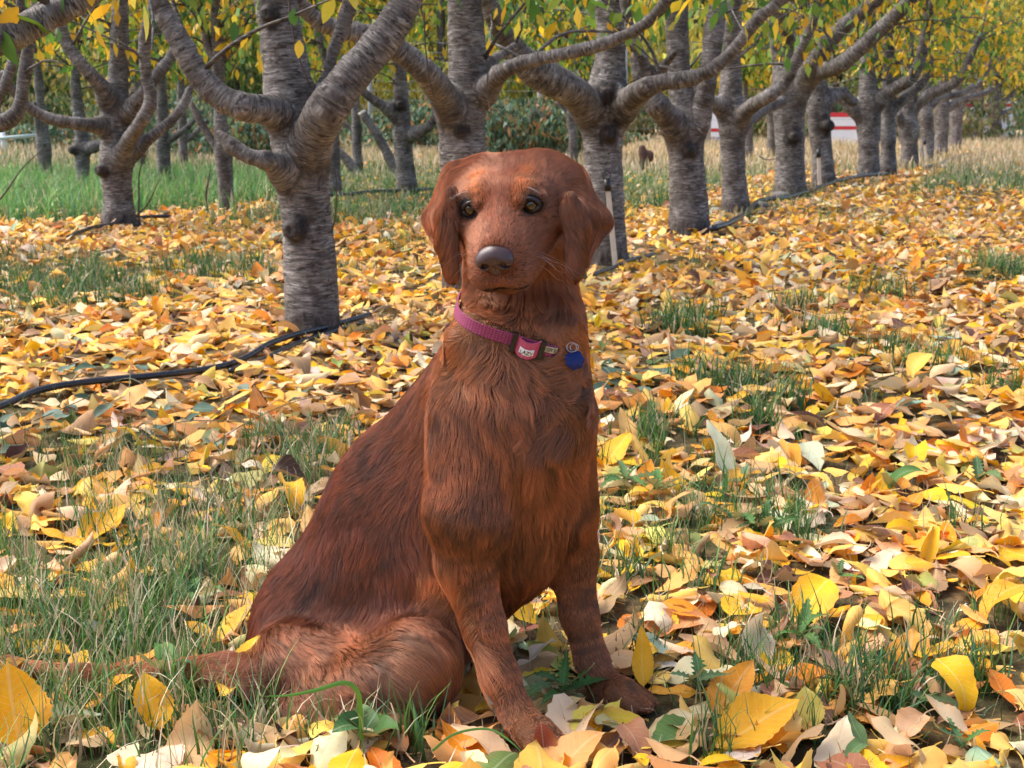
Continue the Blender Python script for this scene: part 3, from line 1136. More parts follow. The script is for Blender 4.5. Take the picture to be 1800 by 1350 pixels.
def pic(x, y):
    px, py, _ = proj(np.stack([x, y, np.zeros_like(x)], -1))
    return px, py


def blob(px, py, cx, cy, rx, ry):
    return np.exp(-(((px - cx) / rx) ** 2 + ((py - cy) / ry) ** 2))


HOSE = [tuple(G(a, b)[:2]) for a, b in [(-90, 775), (0, 740), (60, 714), (130, 700), (200, 690), (300, 677), (395, 664), (440, 644), (490, 622), (545, 603), (600, 588), (650, 575)]]


def grass_cover(x, y):
    """0..1: how much of the ground is turf rather than leaf litter at each place"""
    q = np.stack([x, y, np.zeros_like(x)], 1)
    n = fbm(q, 1.6, 3, 77)
    px, py = pic(x, y)
    g = 0.16 + 0.34 * n
    for b in ((150, 1180, 420, 210, 0.95), (330, 1000, 230, 110, 0.75), (560, 820, 120, 80, 0.55), (60, 1020, 120, 80, 0.45),
              (120, 500, 210, 55, 0.85), (400, 485, 150, 40, 0.6), (640, 380, 160, 28, 0.85), (700, 430, 90, 25, 0.5), (1200, 575, 70, 28, 0.8), (1310, 700, 80, 40, 0.7), (1380, 930, 120, 60, 0.45),
              (1390, 1180, 130, 80, 0.65), (1560, 1210, 130, 70, 0.7), (1130, 790, 60, 70, 0.6), (1740, 480, 70, 30, 0.7), (1600, 650, 90, 25, 0.4), (600, 1310, 130, 50, 0.7), (1230, 920, 120, 70, 0.5),
              (1100, 1240, 90, 50, 0.5)):
        g = np.maximum(g, b[4] * blob(px, py, *b[:4]) + 0.12 * n)
    # grassed alleys between the rows
    d2 = seg_dist(x, y, ROW2)
    left = (y > 8.9) & (x < -1.6) & (d2 > 0.35)
    g = np.where(left, np.maximum(g, np.clip((y - 9.1) / 0.6, 0, 1) * (0.95 + 0.1 * n)), g)
    d1 = seg_dist(x, y, ROW1)
    mid = (y > 12.2)
    g = np.where(mid & (d1 > 0.9), np.maximum(g, np.clip((y - 12.0) / 2.5, 0, 0.9) + 0.1 * n), g)
    mm = (y > 10.2) & (x < 2.0) & (x > -2) & (d1 > 0.8)
    g = np.where(mm, np.maximum(g, np.clip((y - 10.2) / 1.2, 0, 0.8) + 0.15 * n), g)
    return np.clip(g, 0, 1)


def make_ground():
    # one sheet, finer near the camera, far enough to reach the horizon
    xs = np.concatenate([np.linspace(-120, -8, 24), np.linspace(-7.6, 7.6, 200), np.linspace(8, 120, 24)])
    ys = np.concatenate([np.linspace(-40, 0.2, 12), np.linspace(0.5, 14, 260), np.linspace(14.2, 40, 80), np.linspace(44, 230, 20)])
    X, Y = np.meshgrid(xs, ys, indexing='xy')
    x, y = X.ravel(), Y.ravel()
    z = ground_h(x, y)
    V = np.stack([x, y, z], 1)
    nx, ny = len(xs), len(ys)
    i, j = np.meshgrid(np.arange(ny - 1), np.arange(nx - 1), indexing='ij')
    F = np.stack([i * nx + j, i * nx + j + 1, (i + 1) * nx + j + 1, (i + 1) * nx + j], -1).reshape(-1, 4)
    gc = grass_cover(x, y)
    dry = np.clip((y - 15) / 6, 0, 1) * np.clip((x + 4) / 4, 0.25, 1)
    m = Mat('ground_soil')
    tc = m.n('ShaderNodeTexCoord').outputs['Object']
    n1 = m.noise(tc, 9, 6, 0.65)
    n2 = m.noise(tc, 70, 4, 0.7)
    soil = m.ramp(n1, [(0.3, (0.030, 0.020, 0.013)), (0.55, (0.075, 0.050, 0.032)), (0.75, (0.15, 0.10, 0.062))])
    litter = m.ramp(n2, [(0.3, (0.10, 0.055, 0.025)), (0.5, (0.26, 0.16, 0.07)), (0.7, (0.42, 0.28, 0.14))])
    turf = m.ramp(n2, [(0.3, (0.022, 0.040, 0.012)), (0.55, (0.060, 0.095, 0.028)), (0.75, (0.14, 0.15, 0.055))])
    hay = m.ramp(n2, [(0.3, (0.36, 0.25, 0.14)), (0.6, (0.62, 0.46, 0.30)), (0.8, (0.74, 0.58, 0.42))])
    c = m.mix(m.ramp(n1, [(0.4, 0.0), (0.6, 0.6)]), soil, litter)
    c = m.mix(m.attr('gc', 'Fac'), c, turf)
    c = m.mix(m.attr('dry', 'Fac'), c, hay)
    m.surf(m.pbr(c, 0.95, m.bump(n2, 0.8, 0.01), spec=0.15))
    o = np_mesh('ground', V, F, m.m, None, {'gc': ('FLOAT', gc), 'dry': ('FLOAT', dry)})
    tag(o, kind='structure')
    return o


ground = make_ground()

# ================================================================== FALLEN LEAVES
PALETTE = np.array([
    (0.90, 0.44, 0.008), (0.93, 0.52, 0.015), (0.87, 0.36, 0.012), (0.74, 0.22, 0.012), (0.92, 0.62, 0.11),
    (0.90, 0.74, 0.50), (0.84, 0.58, 0.31), (0.66, 0.33, 0.11), (0.45, 0.22, 0.10), (0.27, 0.12, 0.06), (0.12, 0.055, 0.035),
    (0.16, 0.24, 0.06), (0.40, 0.45, 0.10), (0.34, 0.43, 0.30)])
PALW = np.array([0.20, 0.13, 0.12, 0.06, 0.06, 0.13, 0.07, 0.05, 0.055, 0.07, 0.065, 0.02, 0.02, 0.02])
PALW = PALW / PALW.sum()


def leaf_material():
    m = Mat('leaf_surface')
    uv = m.attr('lf', 'Vector')
    sep = m.n('ShaderNodeSeparateXYZ')
    m.l(uv, sep.inputs[0])
    s, t, rnd = sep.outputs[0], sep.outputs[1], sep.outputs[2]
    at = m.math('ABSOLUTE', t)
    midrib = m.ramp(at, [(0.0, 1.0), (0.03, 1.0), (0.07, 0.0)])
    # side veins: slanting forward from the midrib
    ph = m.math('MULTIPLY', m.math('SUBTRACT', s, m.math('MULTIPLY', at, 0.22)), 70.0)
    vein = m.ramp(m.math('SINE', ph), [(0.80, 0.0), (1.0, 1.0)])
    veins = m.math('MAXIMUM', midrib, m.math('MULTIPLY', vein, 0.5))
    tc = m.n('ShaderNodeTexCoord').outputs['Object']
    n1 = m.noise(tc, 60, 3)
    n2 = m.noise(tc, 260, 2)
    base = m.attr('col')
    c = m.mix(m.ramp(n1, [(0.35, 0.0), (0.7, 0.30)]), base, m.mix(1.0, base, (0.85, 0.55, 0.30), 'MULTIPLY'))
    spot = m.ramp(n2, [(0.70, 0.0), (0.76, 0.7)])
    c = m.mix(spot, c, (0.16, 0.07, 0.025))
    edge = m.ramp(m.math('ADD', m.math('MULTIPLY', at, 1.0), m.math('MULTIPLY', n1, 0.5)), [(1.12, 0.0), (1.35, 0.55)]) if False else None
    c = m.mix(m.math('MULTIPLY', veins, 0.30), c, m.mix(0.5, base, (0.95, 0.85, 0.55)))
    geo = m.n('ShaderNodeNewGeometry')
    under = m.mix(0.32, c, (0.90, 0.64, 0.30))
    c = m.mix(geo.outputs['Backfacing'], c, under)
    h = m.math('ADD', m.math('MULTIPLY', veins, 0.6), m.math('MULTIPLY', n1, 0.8))
    nrmn = m.bump(h, 0.45, 0.0012)
    p = m.pbr(c, 0.55, nrmn, spec=0.3)
    tr = m.n('ShaderNodeBsdfTranslucent')
    m.l(c, tr.inputs['Color'])
    mx = m.n('ShaderNodeMixShader')
    mx.inputs[0].default_value = 0.22
    m.l(p, mx.inputs[1])
    m.l(tr.outputs[0], mx.inputs[2])
    m.surf(mx.outputs[0])
    return m.m


LEAF_MAT = leaf_material()


def leaf_batch(n, ns, nt, pos, yaw, tilt, roll, length, ratio, kl, kc, fold, twist, warp, flip, seed, petiole=True, serr=True):
    """n curled leaves as one vertex block: returns V (n, m, 3), lf (n, m, 3), quads of one leaf (q,4)"""
    r = np.random.default_rng(seed)
    s = np.linspace(0, 1, ns + 1)
    t = np.linspace(-1, 1, nt + 1)
    S, T = np.meshgrid(s, t, indexing='ij')
    w = np.sin(np.pi * np.clip(S, 0, 1) ** 0.82) ** 0.80
    w = w * (1 - 0.28 * S) * 1.13
    w = np.where(S > 0.86, w * (1 - (S - 0.86) / 0.14 * 0.45), w)
    w = np.maximum(w, 0.0)
    if serr:
        saw = (np.arange(ns + 1) % 2)[:, None] * (np.abs(T) > 0.98)
        w = w * (1 - 0.075 * saw)
    L = length[:, None, None]
    W = (w[None] * T[None]) * (L * ratio[:, None, None] * 0.5)          # signed lateral distance
    ph = r.random((n, 1, 1)) * 6.28
    ph2 = r.random((n, 1, 1)) * 6.28
    asym = r.normal(0, 0.35, (n, 1, 1))
    kcl = kc[:, None, None] * (1 + 0.6 * np.sin(S[None] * 3.0 + ph)) * (1 + asym * np.sign(T)[None]) / (L * ratio[:, None, None] * 0.5)
    aw = np.abs(W)
    kk = np.where(np.abs(kcl) < 1e-3, 1e-3, kcl)
    lx = np.sin(kk * aw) / kk * np.sign(W)
    lz = (1 - np.cos(kk * aw)) / kk + np.abs(W) * np.sin(fold)[:, None, None]
    lz = lz + warp[:, None, None] * L * (np.sin(S[None] * 9 + ph) * T[None] * 0.5 + np.sin(S[None] * 14 + ph2) * T[None] ** 2 * 0.35)
    # bend along the midrib
    ax = S[None] * L
    kL = kl[:, None, None] * (1 + 0.5 * np.sin(S[None] * 4 + ph2)) / L
    kL = np.where(np.abs(kL) < 1e-3, 1e-3, kL)
    ang = kL * ax
    cy_ = np.sin(ang) / kL
    cz_ = (1 - np.cos(ang)) / kL
    tw = twist[:, None, None] * (S[None] - 0.5)
    lx2 = lx * np.cos(tw) - lz * np.sin(tw)
    lz2 = lx * np.sin(tw) + lz * np.cos(tw)
    yy = cy_ - lz2 * np.sin(ang)
    zz = cz_ + lz2 * np.cos(ang)
    V = np.stack([lx2 - 0 * yy, yy - L * 0.5, zz], -1).reshape(n, -1, 3)
    m0 = V.shape[1]
    lf = np.stack([np.broadcast_to(S, (n,) + S.shape), np.broadcast_to(T * np.maximum(w, 0.05), (n,) + S.shape), np.broadcast_to(r.random((n, 1, 1)), (n,) + S.shape)], -1).reshape(n, -1, 3)
    i, j = np.meshgrid(np.arange(ns), np.arange(nt), indexing='ij')
    k = nt + 1
    F = np.stack([i * k + j, i * k + j + 1, (i + 1) * k + j + 1, (i + 1) * k + j], -1).reshape(-1, 4)
    if petiole:
        q = np.linspace(0, 1, 4)
        pl = 0.28 * length[:, None]
        side = (r.random((n, 1)) - 0.5) * 1.2
        base = V.reshape(n, ns + 1, nt + 1, 3)[:, 0, nt // 2][:, None]
        pyy = -q[None] * pl
        pzz = 0.25 * q[None] ** 2 * pl * (r.random((n, 1)) - 0.2)
        pxx = side * q[None] ** 2 * pl
        cpt = base + np.stack([pxx, pyy, pzz], -1)
        hw = 0.0009 + 0 * q
        A = cpt + np.array([1, 0, 0.6]) * hw[None, :, None]
        B = cpt - np.array([1, 0, 0.6]) * hw[None, :, None]
        V = np.concatenate([V, A, B], 1)
        lf = np.concatenate([lf, np.zeros((n, 8, 3))], 1)
        pf = np.array([[m0 + a, m0 + a + 1, m0 + 4 + a + 1, m0 + 4 + a] for a in range(3)])
        F = np.vstack([F, pf])
    zc = V[:, :m0, 2].mean(1)
    V[:, :, 2] -= zc[:, None]
    V[:, :, 2] *= np.where(flip, -1, 1)[:, None]
    V[:, :, 0] *= np.where(flip, -1, 1)[:, None]
    # orientation
    ca, sa = np.cos(roll)[:, None], np.sin(roll)[:, None]
    x, y, z = V[..., 0], V[..., 1], V[..., 2]
    x, z = x * ca + z * sa, -x * sa + z * ca
    ct, st = np.cos(tilt)[:, None], np.sin(tilt)[:, None]
    y, z = y * ct - z * st, y * st + z * ct
    cw, sw = np.cos(yaw)[:, None], np.sin(yaw)[:, None]
    x, y = x * cw - y * sw, x * sw + y * cw
    V = np.stack([x, y, z], -1) + pos[:, None]
    return V, lf, F


def leaf_colors(n, r, V, weights=None):
    w = PALW if weights is None else weights
    k = r.choice(len(PALETTE), n, p=w)
    c = PALETTE[k] * (0.82 + 0.36 * r.random((n, 1))) * (1 + 0.08 * r.normal(size=(n, 3)))
    c2 = PALETTE[r.choice([2, 3, 7, 8, 9], n)]
    return np.clip(c, 0.01, 0.9), c2


def litter_leaves(x, y, ns, nt, seed, size, lift=0.02, petiole=True, serr=True, tilt_sd=0.14, weights=None, curl=1.0):
    r = np.random.default_rng(seed)
    n = len(x)
    length = size * np.clip(1 + 0.24 * r.normal(size=n), 0.45, 1.45)
    ratio = 0.54 + 0.09 * r.normal(size=n)
    kind = r.random(n)
    kc = np.where(kind < 0.55, r.normal(0.2, 0.3, n), np.where(kind < 0.86, r.normal(0.9, 0.45, n), r.normal(2.3, 0.6, n))) * curl
    kl = r.normal(0.15, 0.55, n)
    fold = np.clip(r.normal(0.15, 0.25, n), -0.3, 0.9)
    twist = r.normal(0, 0.5, n)
    warp = np.abs(r.normal(0.05, 0.04, n))
    flip = r.random(n) < 0.5
    z = ground_h(x, y) + 0.006 + lift * r.random(n) ** 1.3
    V, lf, F = leaf_batch(n, ns, nt, np.stack([x, y, z], 1), r.random(n) * 6.283, r.normal(0, tilt_sd, n), r.normal(0, tilt_sd, n),
                          length, ratio, kl, kc, fold, twist, warp, flip, seed + 1, petiole, serr)
    low = V[..., 2].min(1) - ground_h(x, y)
    V[..., 2] += np.where(low < 0.0015, 0.0015 - low, 0)[:, None]
    c, c2 = leaf_colors(n, r, V, weights)
    m = V.shape[1]
    e = np.clip(np.abs(lf[..., 1]) * 1.1 + (lf[..., 0] > 0.8) * 0.4 - 0.55 + 0.5 * r.random((n, 1)), 0, 1) * (r.random((n, 1)) < 0.5)
    col = c[:, None] * (1 - 0.6 * e[..., None]) + c2[:, None] * 0.6 * e[..., None]
    col = np.broadcast_to(col, (n, m, 3)).copy()
    return V, lf, F, col


def joined(name, V, lf, F, col, parent=None, mat=None):
    n, m, _ = V.shape
    FF = (F[None] + (np.arange(n) * m)[:, None, None]).reshape(-1, F.shape[1])
    return np_mesh(name, V.reshape(-1, 3), FF, mat or LEAF_MAT, parent, {'col': ('COLOR', col.reshape(-1, 3)), 'lf': ('VECTOR', lf.reshape(-1, 3))})


def scatter(y0, y1, dens, seed, margin=0.25, xmax=None):
    """points on the ground inside the view wedge (and a margin beside it)"""
    r = np.random.default_rng(seed)
    k = 0.40
    area = (y1 - y0) * 2 * (k * (y0 + y1) / 2 + margin)
    n = int(area * dens)
    out = np.zeros((0, 2))
    while len(out) < n:
        y = r.uniform(y0, y1, n)
        x = r.uniform(-1, 1, n) * (k * y1 + margin)
        ok = np.abs(x) < k * y + margin
        out = np.vstack([out, np.stack([x, y], 1)[ok]])
    return out[:n, 0], out[:n, 1], r


def dog_clear(x, y, z, h=0.010):
    """keeps scattered things out of the dog's body"""
    if DOG is None:
        return np.ones(len(x), bool)
    p = np.stack([x, y, np.full(len(x), z)], 1)
    inside = (p[:, 0] > -0.84) & (p[:, 0] < 0.28) & (p[:, 1] > 1.55) & (p[:, 1] < 2.18)
    ok = np.ones(len(x), bool)
    ok[inside] = DOG['phi_at'](p[inside]) > h
    return ok


def make_litter():
    pieces = []
    total = 0
    # nearest zone: full detail
    x, y, r = scatter(1.0, 2.9, 700, 101, 0.22)
    gc = grass_cover(x, y)
    keep = (r.random(len(x)) > 0.80 * gc) & dog_clear(x, y, 0.02, 0.012) & ((seg_dist(x, y, HOSE) > 0.035) | (r.random(len(x)) < 0.12))
    x, y = x[keep], y[keep]
    V, lf, F, col = litter_leaves(x, y, 14, 4, 201, 0.080, 0.022, tilt_sd=0.13)
    pale = vnoise(np.stack([x, y, 0 * x], 1), 1.2, 91)
    col *= (1 + 0.06 * pale)[:, None, None]
    # the 300 that show largest are leaves of their own
    px, py, d = proj(V.mean(1))
    infr = (px > -20) & (px < 1820) & (py > 0) & (py < 1380)
    if DOG is not None:
        hid = (px > 450) & (px < 1060) & (py > 560) & (py < 1200) & (y > 1.8)
        infr &= ~hid
    score = np.where(infr, V[..., 2].mean(1) * 6 + 1.0 / d, -1)
    order = np.argsort(-score)
    own = order[:300]
    rest = order[300:]
    for k in own:
        c = V[k].mean(0)
        np_mesh('fallen_leaf', V[k], F, LEAF_MAT, ground, {'col': ('COLOR', col[k]), 'lf': ('VECTOR', lf[k])}, origin=c)
    o = joined('leaf_litter_near', V[rest], lf[rest], F, col[rest], ground)
    o.name = 'leaf_litter'
    tag(o, kind='stuff')
    # middle zone
    x, y, r = scatter(2.9, 6.2, 600, 102, 0.2)
    gc = grass_cover(x, y)
    keep = (r.random(len(x)) > 0.88 * gc) & ((seg_dist(x, y, HOSE) > 0.045) | (r.random(len(x)) < 0.10))
    V, lf, F, col = litter_leaves(x[keep], y[keep], 5, 4, 202, 0.083, 0.030, petiole=False, serr=False)
    o = joined('leaf_litter', V, lf, F, col, ground)
    tag(o, kind='stuff')
    # far zones
    for y0, y1, dn, sd in ((6.2, 10.5, 480, 103), (10.5, 16.5, 240, 104), (16.5, 26, 60, 105)):
        x, y, r = scatter(y0, y1, dn, sd, 0.2)
        gc = grass_cover(x, y)
        bare = np.exp(-(seg_dist(x, y, ROW1) / 0.45) ** 2) * (y > 5.5)
        keep = (r.random(len(x)) > 0.93 * gc) & (r.random(len(x)) > 0.62 * bare)
        V, lf, F, col = litter_leaves(x[keep], y[keep], 3, 2, sd + 100, 0.085, 0.022, petiole=False, serr=False, tilt_sd=0.25)
        o = joined('leaf_litter', V, lf, F, col, ground)
        tag(o, kind='stuff')


def make_litter_around():
    # the same leaf cover round and behind the place where the photographer stood
    r = np.random.default_rng(140)
    x = r.uniform(-5, 5, 26000)
    y = r.uniform(-5, 9, 26000)
    out = (y < 1.0) | (np.abs(x) > 0.40 * y + 0.20)
    x, y = x[out], y[out]
    V, lf, F, col = litter_leaves(x, y, 3, 2, 241, 0.085, 0.022, petiole=False, serr=False)
    tag(joined('leaf_litter', V, lf, F, col, ground), kind='stuff')


# ================================================================== GRASS
def grass_material():
    m = Mat('grass_blade')
    c = m.attr('col')
    p = m.pbr(c, 0.5, spec=0.35)
    tr = m.n('ShaderNodeBsdfTranslucent')
    m.l(c, tr.inputs['Color'])
    mx = m.n('ShaderNodeMixShader')
    mx.inputs[0].default_value = 0.25
    m.l(p, mx.inputs[1])
    m.l(tr.outputs[0], mx.inputs[2])
    m.surf(mx.outputs[0])
    return m.m


GRASS_MAT = grass_material()
GREENS = np.array([(0.070, 0.180, 0.035), (0.100, 0.230, 0.045), (0.055, 0.140, 0.040), (0.150, 0.270, 0.065), (0.060, 0.160, 0.070)])
DRYS = np.array([(0.68, 0.53, 0.33), (0.52, 0.42, 0.24), (0.80, 0.65, 0.46), (0.38, 0.34, 0.17)])


def blades(x, y, h, seed, width=0.0022, dry=0.3, seg=4, bend=0.8, green_gain=1.0, dirs=None):
    r = np.random.default_rng(seed)
    n = len(x)
    z0 = ground_h(x, y) - 0.002
    th = r.random(n) * 6.283 if dirs is None else dirs
    b = np.abs(r.normal(bend, 0.45, n))
    h = h * (0.6 + 0.8 * r.random(n))
    t = np.linspace(0, 1, seg + 1)
    ang = b[:, None] * t[None] ** 1.2
    st = h[:, None] / seg
    dx = np.sin(ang) * st
    dz = np.cos(ang) * st
    hx = np.concatenate([np.zeros((n, 1)), np.cumsum(dx[:, 1:], 1)], 1)
    hz = np.concatenate([np.zeros((n, 1)), np.cumsum(dz[:, 1:], 1)], 1)
    wob = 0.10 * h[:, None] * np.sin(t[None] * 5 + r.random((n, 1)) * 6) * r.random((n, 1))
    cx = x[:, None] + hx * np.cos(th)[:, None] - wob * np.sin(th)[:, None]
    cyy = y[:, None] + hx * np.sin(th)[:, None] + wob * np.cos(th)[:, None]
    cz = np.maximum(z0[:, None] + hz, z0[:, None] + 0.003 * (t > 0))
    w = width * (0.6 + 0.8 * r.random(n))[:, None] * (1 - t[None] ** 2 * 0.92) * 0.5
    pa = th + 1.57 + r.normal(0, 0.6, n)
    ox, oy = np.cos(pa)[:, None] * w, np.sin(pa)[:, None] * w
    A = np.stack([cx + ox, cyy + oy, cz], -1)
    B = np.stack([cx - ox, cyy - oy, cz], -1)
    V = np.concatenate([A, B], 1)
    k = seg + 1
    F = np.array([[a, a + 1, k + a + 1, k + a] for a in range(seg)])
    isdry = r.random(n) < dry
    c = np.where(isdry[:, None], DRYS[r.integers(0, len(DRYS), n)], GREENS[r.integers(0, len(GREENS), n)] * green_gain)
    c = c * (0.7 + 0.6 * r.random((n, 1)))
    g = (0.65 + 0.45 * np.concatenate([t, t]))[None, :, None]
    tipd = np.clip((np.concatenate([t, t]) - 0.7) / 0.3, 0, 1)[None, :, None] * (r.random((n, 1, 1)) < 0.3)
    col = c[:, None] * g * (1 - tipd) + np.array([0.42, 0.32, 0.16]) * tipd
    return V, F, np.clip(col, 0, 0.9)


def blades_obj(parts, label=None):
    vs_, fs_, cs_, n0 = [], [], [], 0
    for V, F, col in parts:
        n, m, _ = V.shape
        vs_.append(V.reshape(-1, 3))
        fs_.append((F[None] + (np.arange(n) * m)[:, None, None]).reshape(-1, 4) + n0)
        cs_.append(col.reshape(-1, 3))
        n0 += n * m
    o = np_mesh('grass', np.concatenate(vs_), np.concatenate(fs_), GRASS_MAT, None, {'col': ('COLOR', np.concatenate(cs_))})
    tag(o, label, 'grass', kind='stuff')
    return o


def make_grass():
    P_ = []
    # near turf in tufts between the leaves
    x, y, r = scatter(1.05, 3.2, 480, 301, 0.2)
    gc = grass_cover(x, y)
    k = r.random(len(x)) < np.clip(gc * 1.15 - 0.14, 0, 1)
    x, y = x[k], y[k]
    nb = 16
    cx = np.repeat(x, nb) + r.normal(0, 0.018, len(x) * nb)
    cyy = np.repeat(y, nb) + r.normal(0, 0.018, len(x) * nb)
    ok = dog_clear(cx, cyy, 0.03, 0.006)
    cx, cyy = cx[ok], cyy[ok]
    px, py = pic(cx, cyy)
    left = px < 640
    for sel, dry, hh, gg in ((left, 0.36, 0.100, 1.35), (~left, 0.14, 0.075, 1.2)):
        P_.append(blades(cx[sel], cyy[sel], hh, 311 + int(dry * 10), 0.0024, dry, 5, 0.65, gg))
    # thin cover everywhere
    x, y, r = scatter(1.05, 3.2, 900, 302, 0.2)
    ok = dog_clear(x, y, 0.03, 0.006)
    P_.append(blades(x[ok], y[ok], 0.045, 312, 0.0018, 0.5, 4, 0.9))
    x, y, r = scatter(3.2, 9.0, 190, 303, 0.2)
    gc = grass_cover(x, y)
    k = r.random(len(x)) < np.clip(gc * 1.2 - 0.22, 0, 1)
    x, y = x[k], y[k]
    nb = 14
    cx = np.repeat(x, nb) + r.normal(0, 0.03, len(x) * nb)
    cyy = np.repeat(y, nb) + r.normal(0, 0.03, len(x) * nb)
    P_.append(blades(cx, cyy, 0.075, 313, 0.0032, 0.22, 3, 0.8, 0.9))
    TUFTS = [(1200, 575, 1), (1240, 562, 1), (1180, 592, 1), (1215, 600, 1), (1300, 700, 1), (1340, 692, 1), (1380, 722, 1), (1250, 690, 1), (1130, 790, .6), (1160, 770, .6), (1360, 930, 1), (1405, 960, 1), (1180, 985, .8),
             (1480, 1235, 1), (1540, 1205, 1), (1500, 1262, 1), (1600, 1212, 1), (1570, 1250, 1), (1220, 1045, .8), (1735, 482, 1), (1775, 492, 1), (1650, 655, .8), (1570, 640, .7), (1310, 880, .8), (1750, 702, .8),
             (1110, 1025, .8), (1640, 1140, .8), (1250, 1330, 1), (1400, 545, .8), (1550, 520, .7), (1330, 760, 1), (1210, 665, 1), (1460, 600, .8), (1690, 940, .8), (1130, 1170, .8), (1390, 1130, .8), (1720, 1210, .8),
             (60, 522, 1), (130, 512, 1), (180, 502, 1), (205, 532, 1), (300, 482, 1), (380, 492, 1), (440, 482, 1), (20, 502, 1), (250, 522, 1), (160, 485, 1), (100, 540, 1), (350, 470, 1), (420, 942, 1), (380, 905, 1), (450, 930, 1),
             (350, 1000, 1), (560, 805, .6), (600, 785, .6), (240, 1005, .8), (520, 850, .6), (470, 790, .6), (20, 455, 1), (640, 395, 1), (690, 380, 1), (600, 385, 1), (560, 400, .8), (1140, 360, .8), (420, 1330, 1), (600, 1330, 1), (660, 1300, 1), (720, 1310, 1),
             (330, 1150, 1), (370, 1200, 1), (60, 1240, 1), (140, 1220, 1), (230, 1240, 1), (20, 1180, 1), (300, 1290, 1), (100, 1300, 1), (480, 1300, 1), (170, 1150, 1), (90, 1120, 1), (250, 1120, 1)]
    rt = np.random.default_rng(88)
    for (tx, ty, gg) in TUFTS:
        c = G(tx, ty)
        dd = proj(c)[2]
        nb = int(rt.uniform(25, 60)) if dd < 3 else int(rt.uniform(50, 120))
        sp = rt.uniform(18, 42) / FPX * dd
        bx = c[0] + rt.normal(0, sp, nb)
        by = c[1] + rt.normal(0, sp * 1.1, nb)
        ok = dog_clear(bx, by, 0.02, 0.003)
        P_.append(blades(bx[ok], by[ok], 0.075 + 0.006 * dd, int(tx * 7 + ty), 0.0022 + 0.0006 * dd, 0.12 if tx > 700 or ty < 700 else 0.35, 4, 0.7, 0.85 + 0.3 * rt.random()))
    blades_obj(P_, 'green and dried grass growing up between the fallen leaves')
    P_ = []
    # tall bright grass of the alleys
    x, y, r = scatter(8.9, 16.0, 620, 304, 0.3)
    gc = grass_cover(x, y)
    k = (r.random(len(x)) < np.clip(gc * 1.1 - 0.15, 0, 1))
    x, y, gc = x[k], y[k], gc[k]
    tall = np.clip((-1.4 - x) / 1.2, 0.0, 1) * np.clip((y - 9.0) / 0.8, 0, 1)
    for sel, hh, gg, dr in ((tall > 0.5, 0.20, 2.0, 0.14), (tall <= 0.5, 0.11, 1.25, 0.33)):
        P_.append(blades(x[sel], y[sel], hh, 321 + int(hh * 100), 0.007, dr, 3, 0.75, gg))
    x, y, r = scatter(16.0, 30.0, 130, 305, 0.3)
    dryk = np.clip(0.35 + (y - 16) / 8 + np.clip(x, -3, 3) * 0.08, 0, 0.95)
    isd = r.random(len(x)) < dryk
    P_.append(blades(x[~isd], y[~isd], 0.13, 331, 0.012, 0.15, 3, 0.6, 1.2))
    P_.append(blades(x[isd], y[isd], 0.15, 332, 0.014, 0.97, 3, 0.45, 1.0))
    blades_obj(P_, 'tall meadow grass, bright green turning to straw, in the orchard alleys')

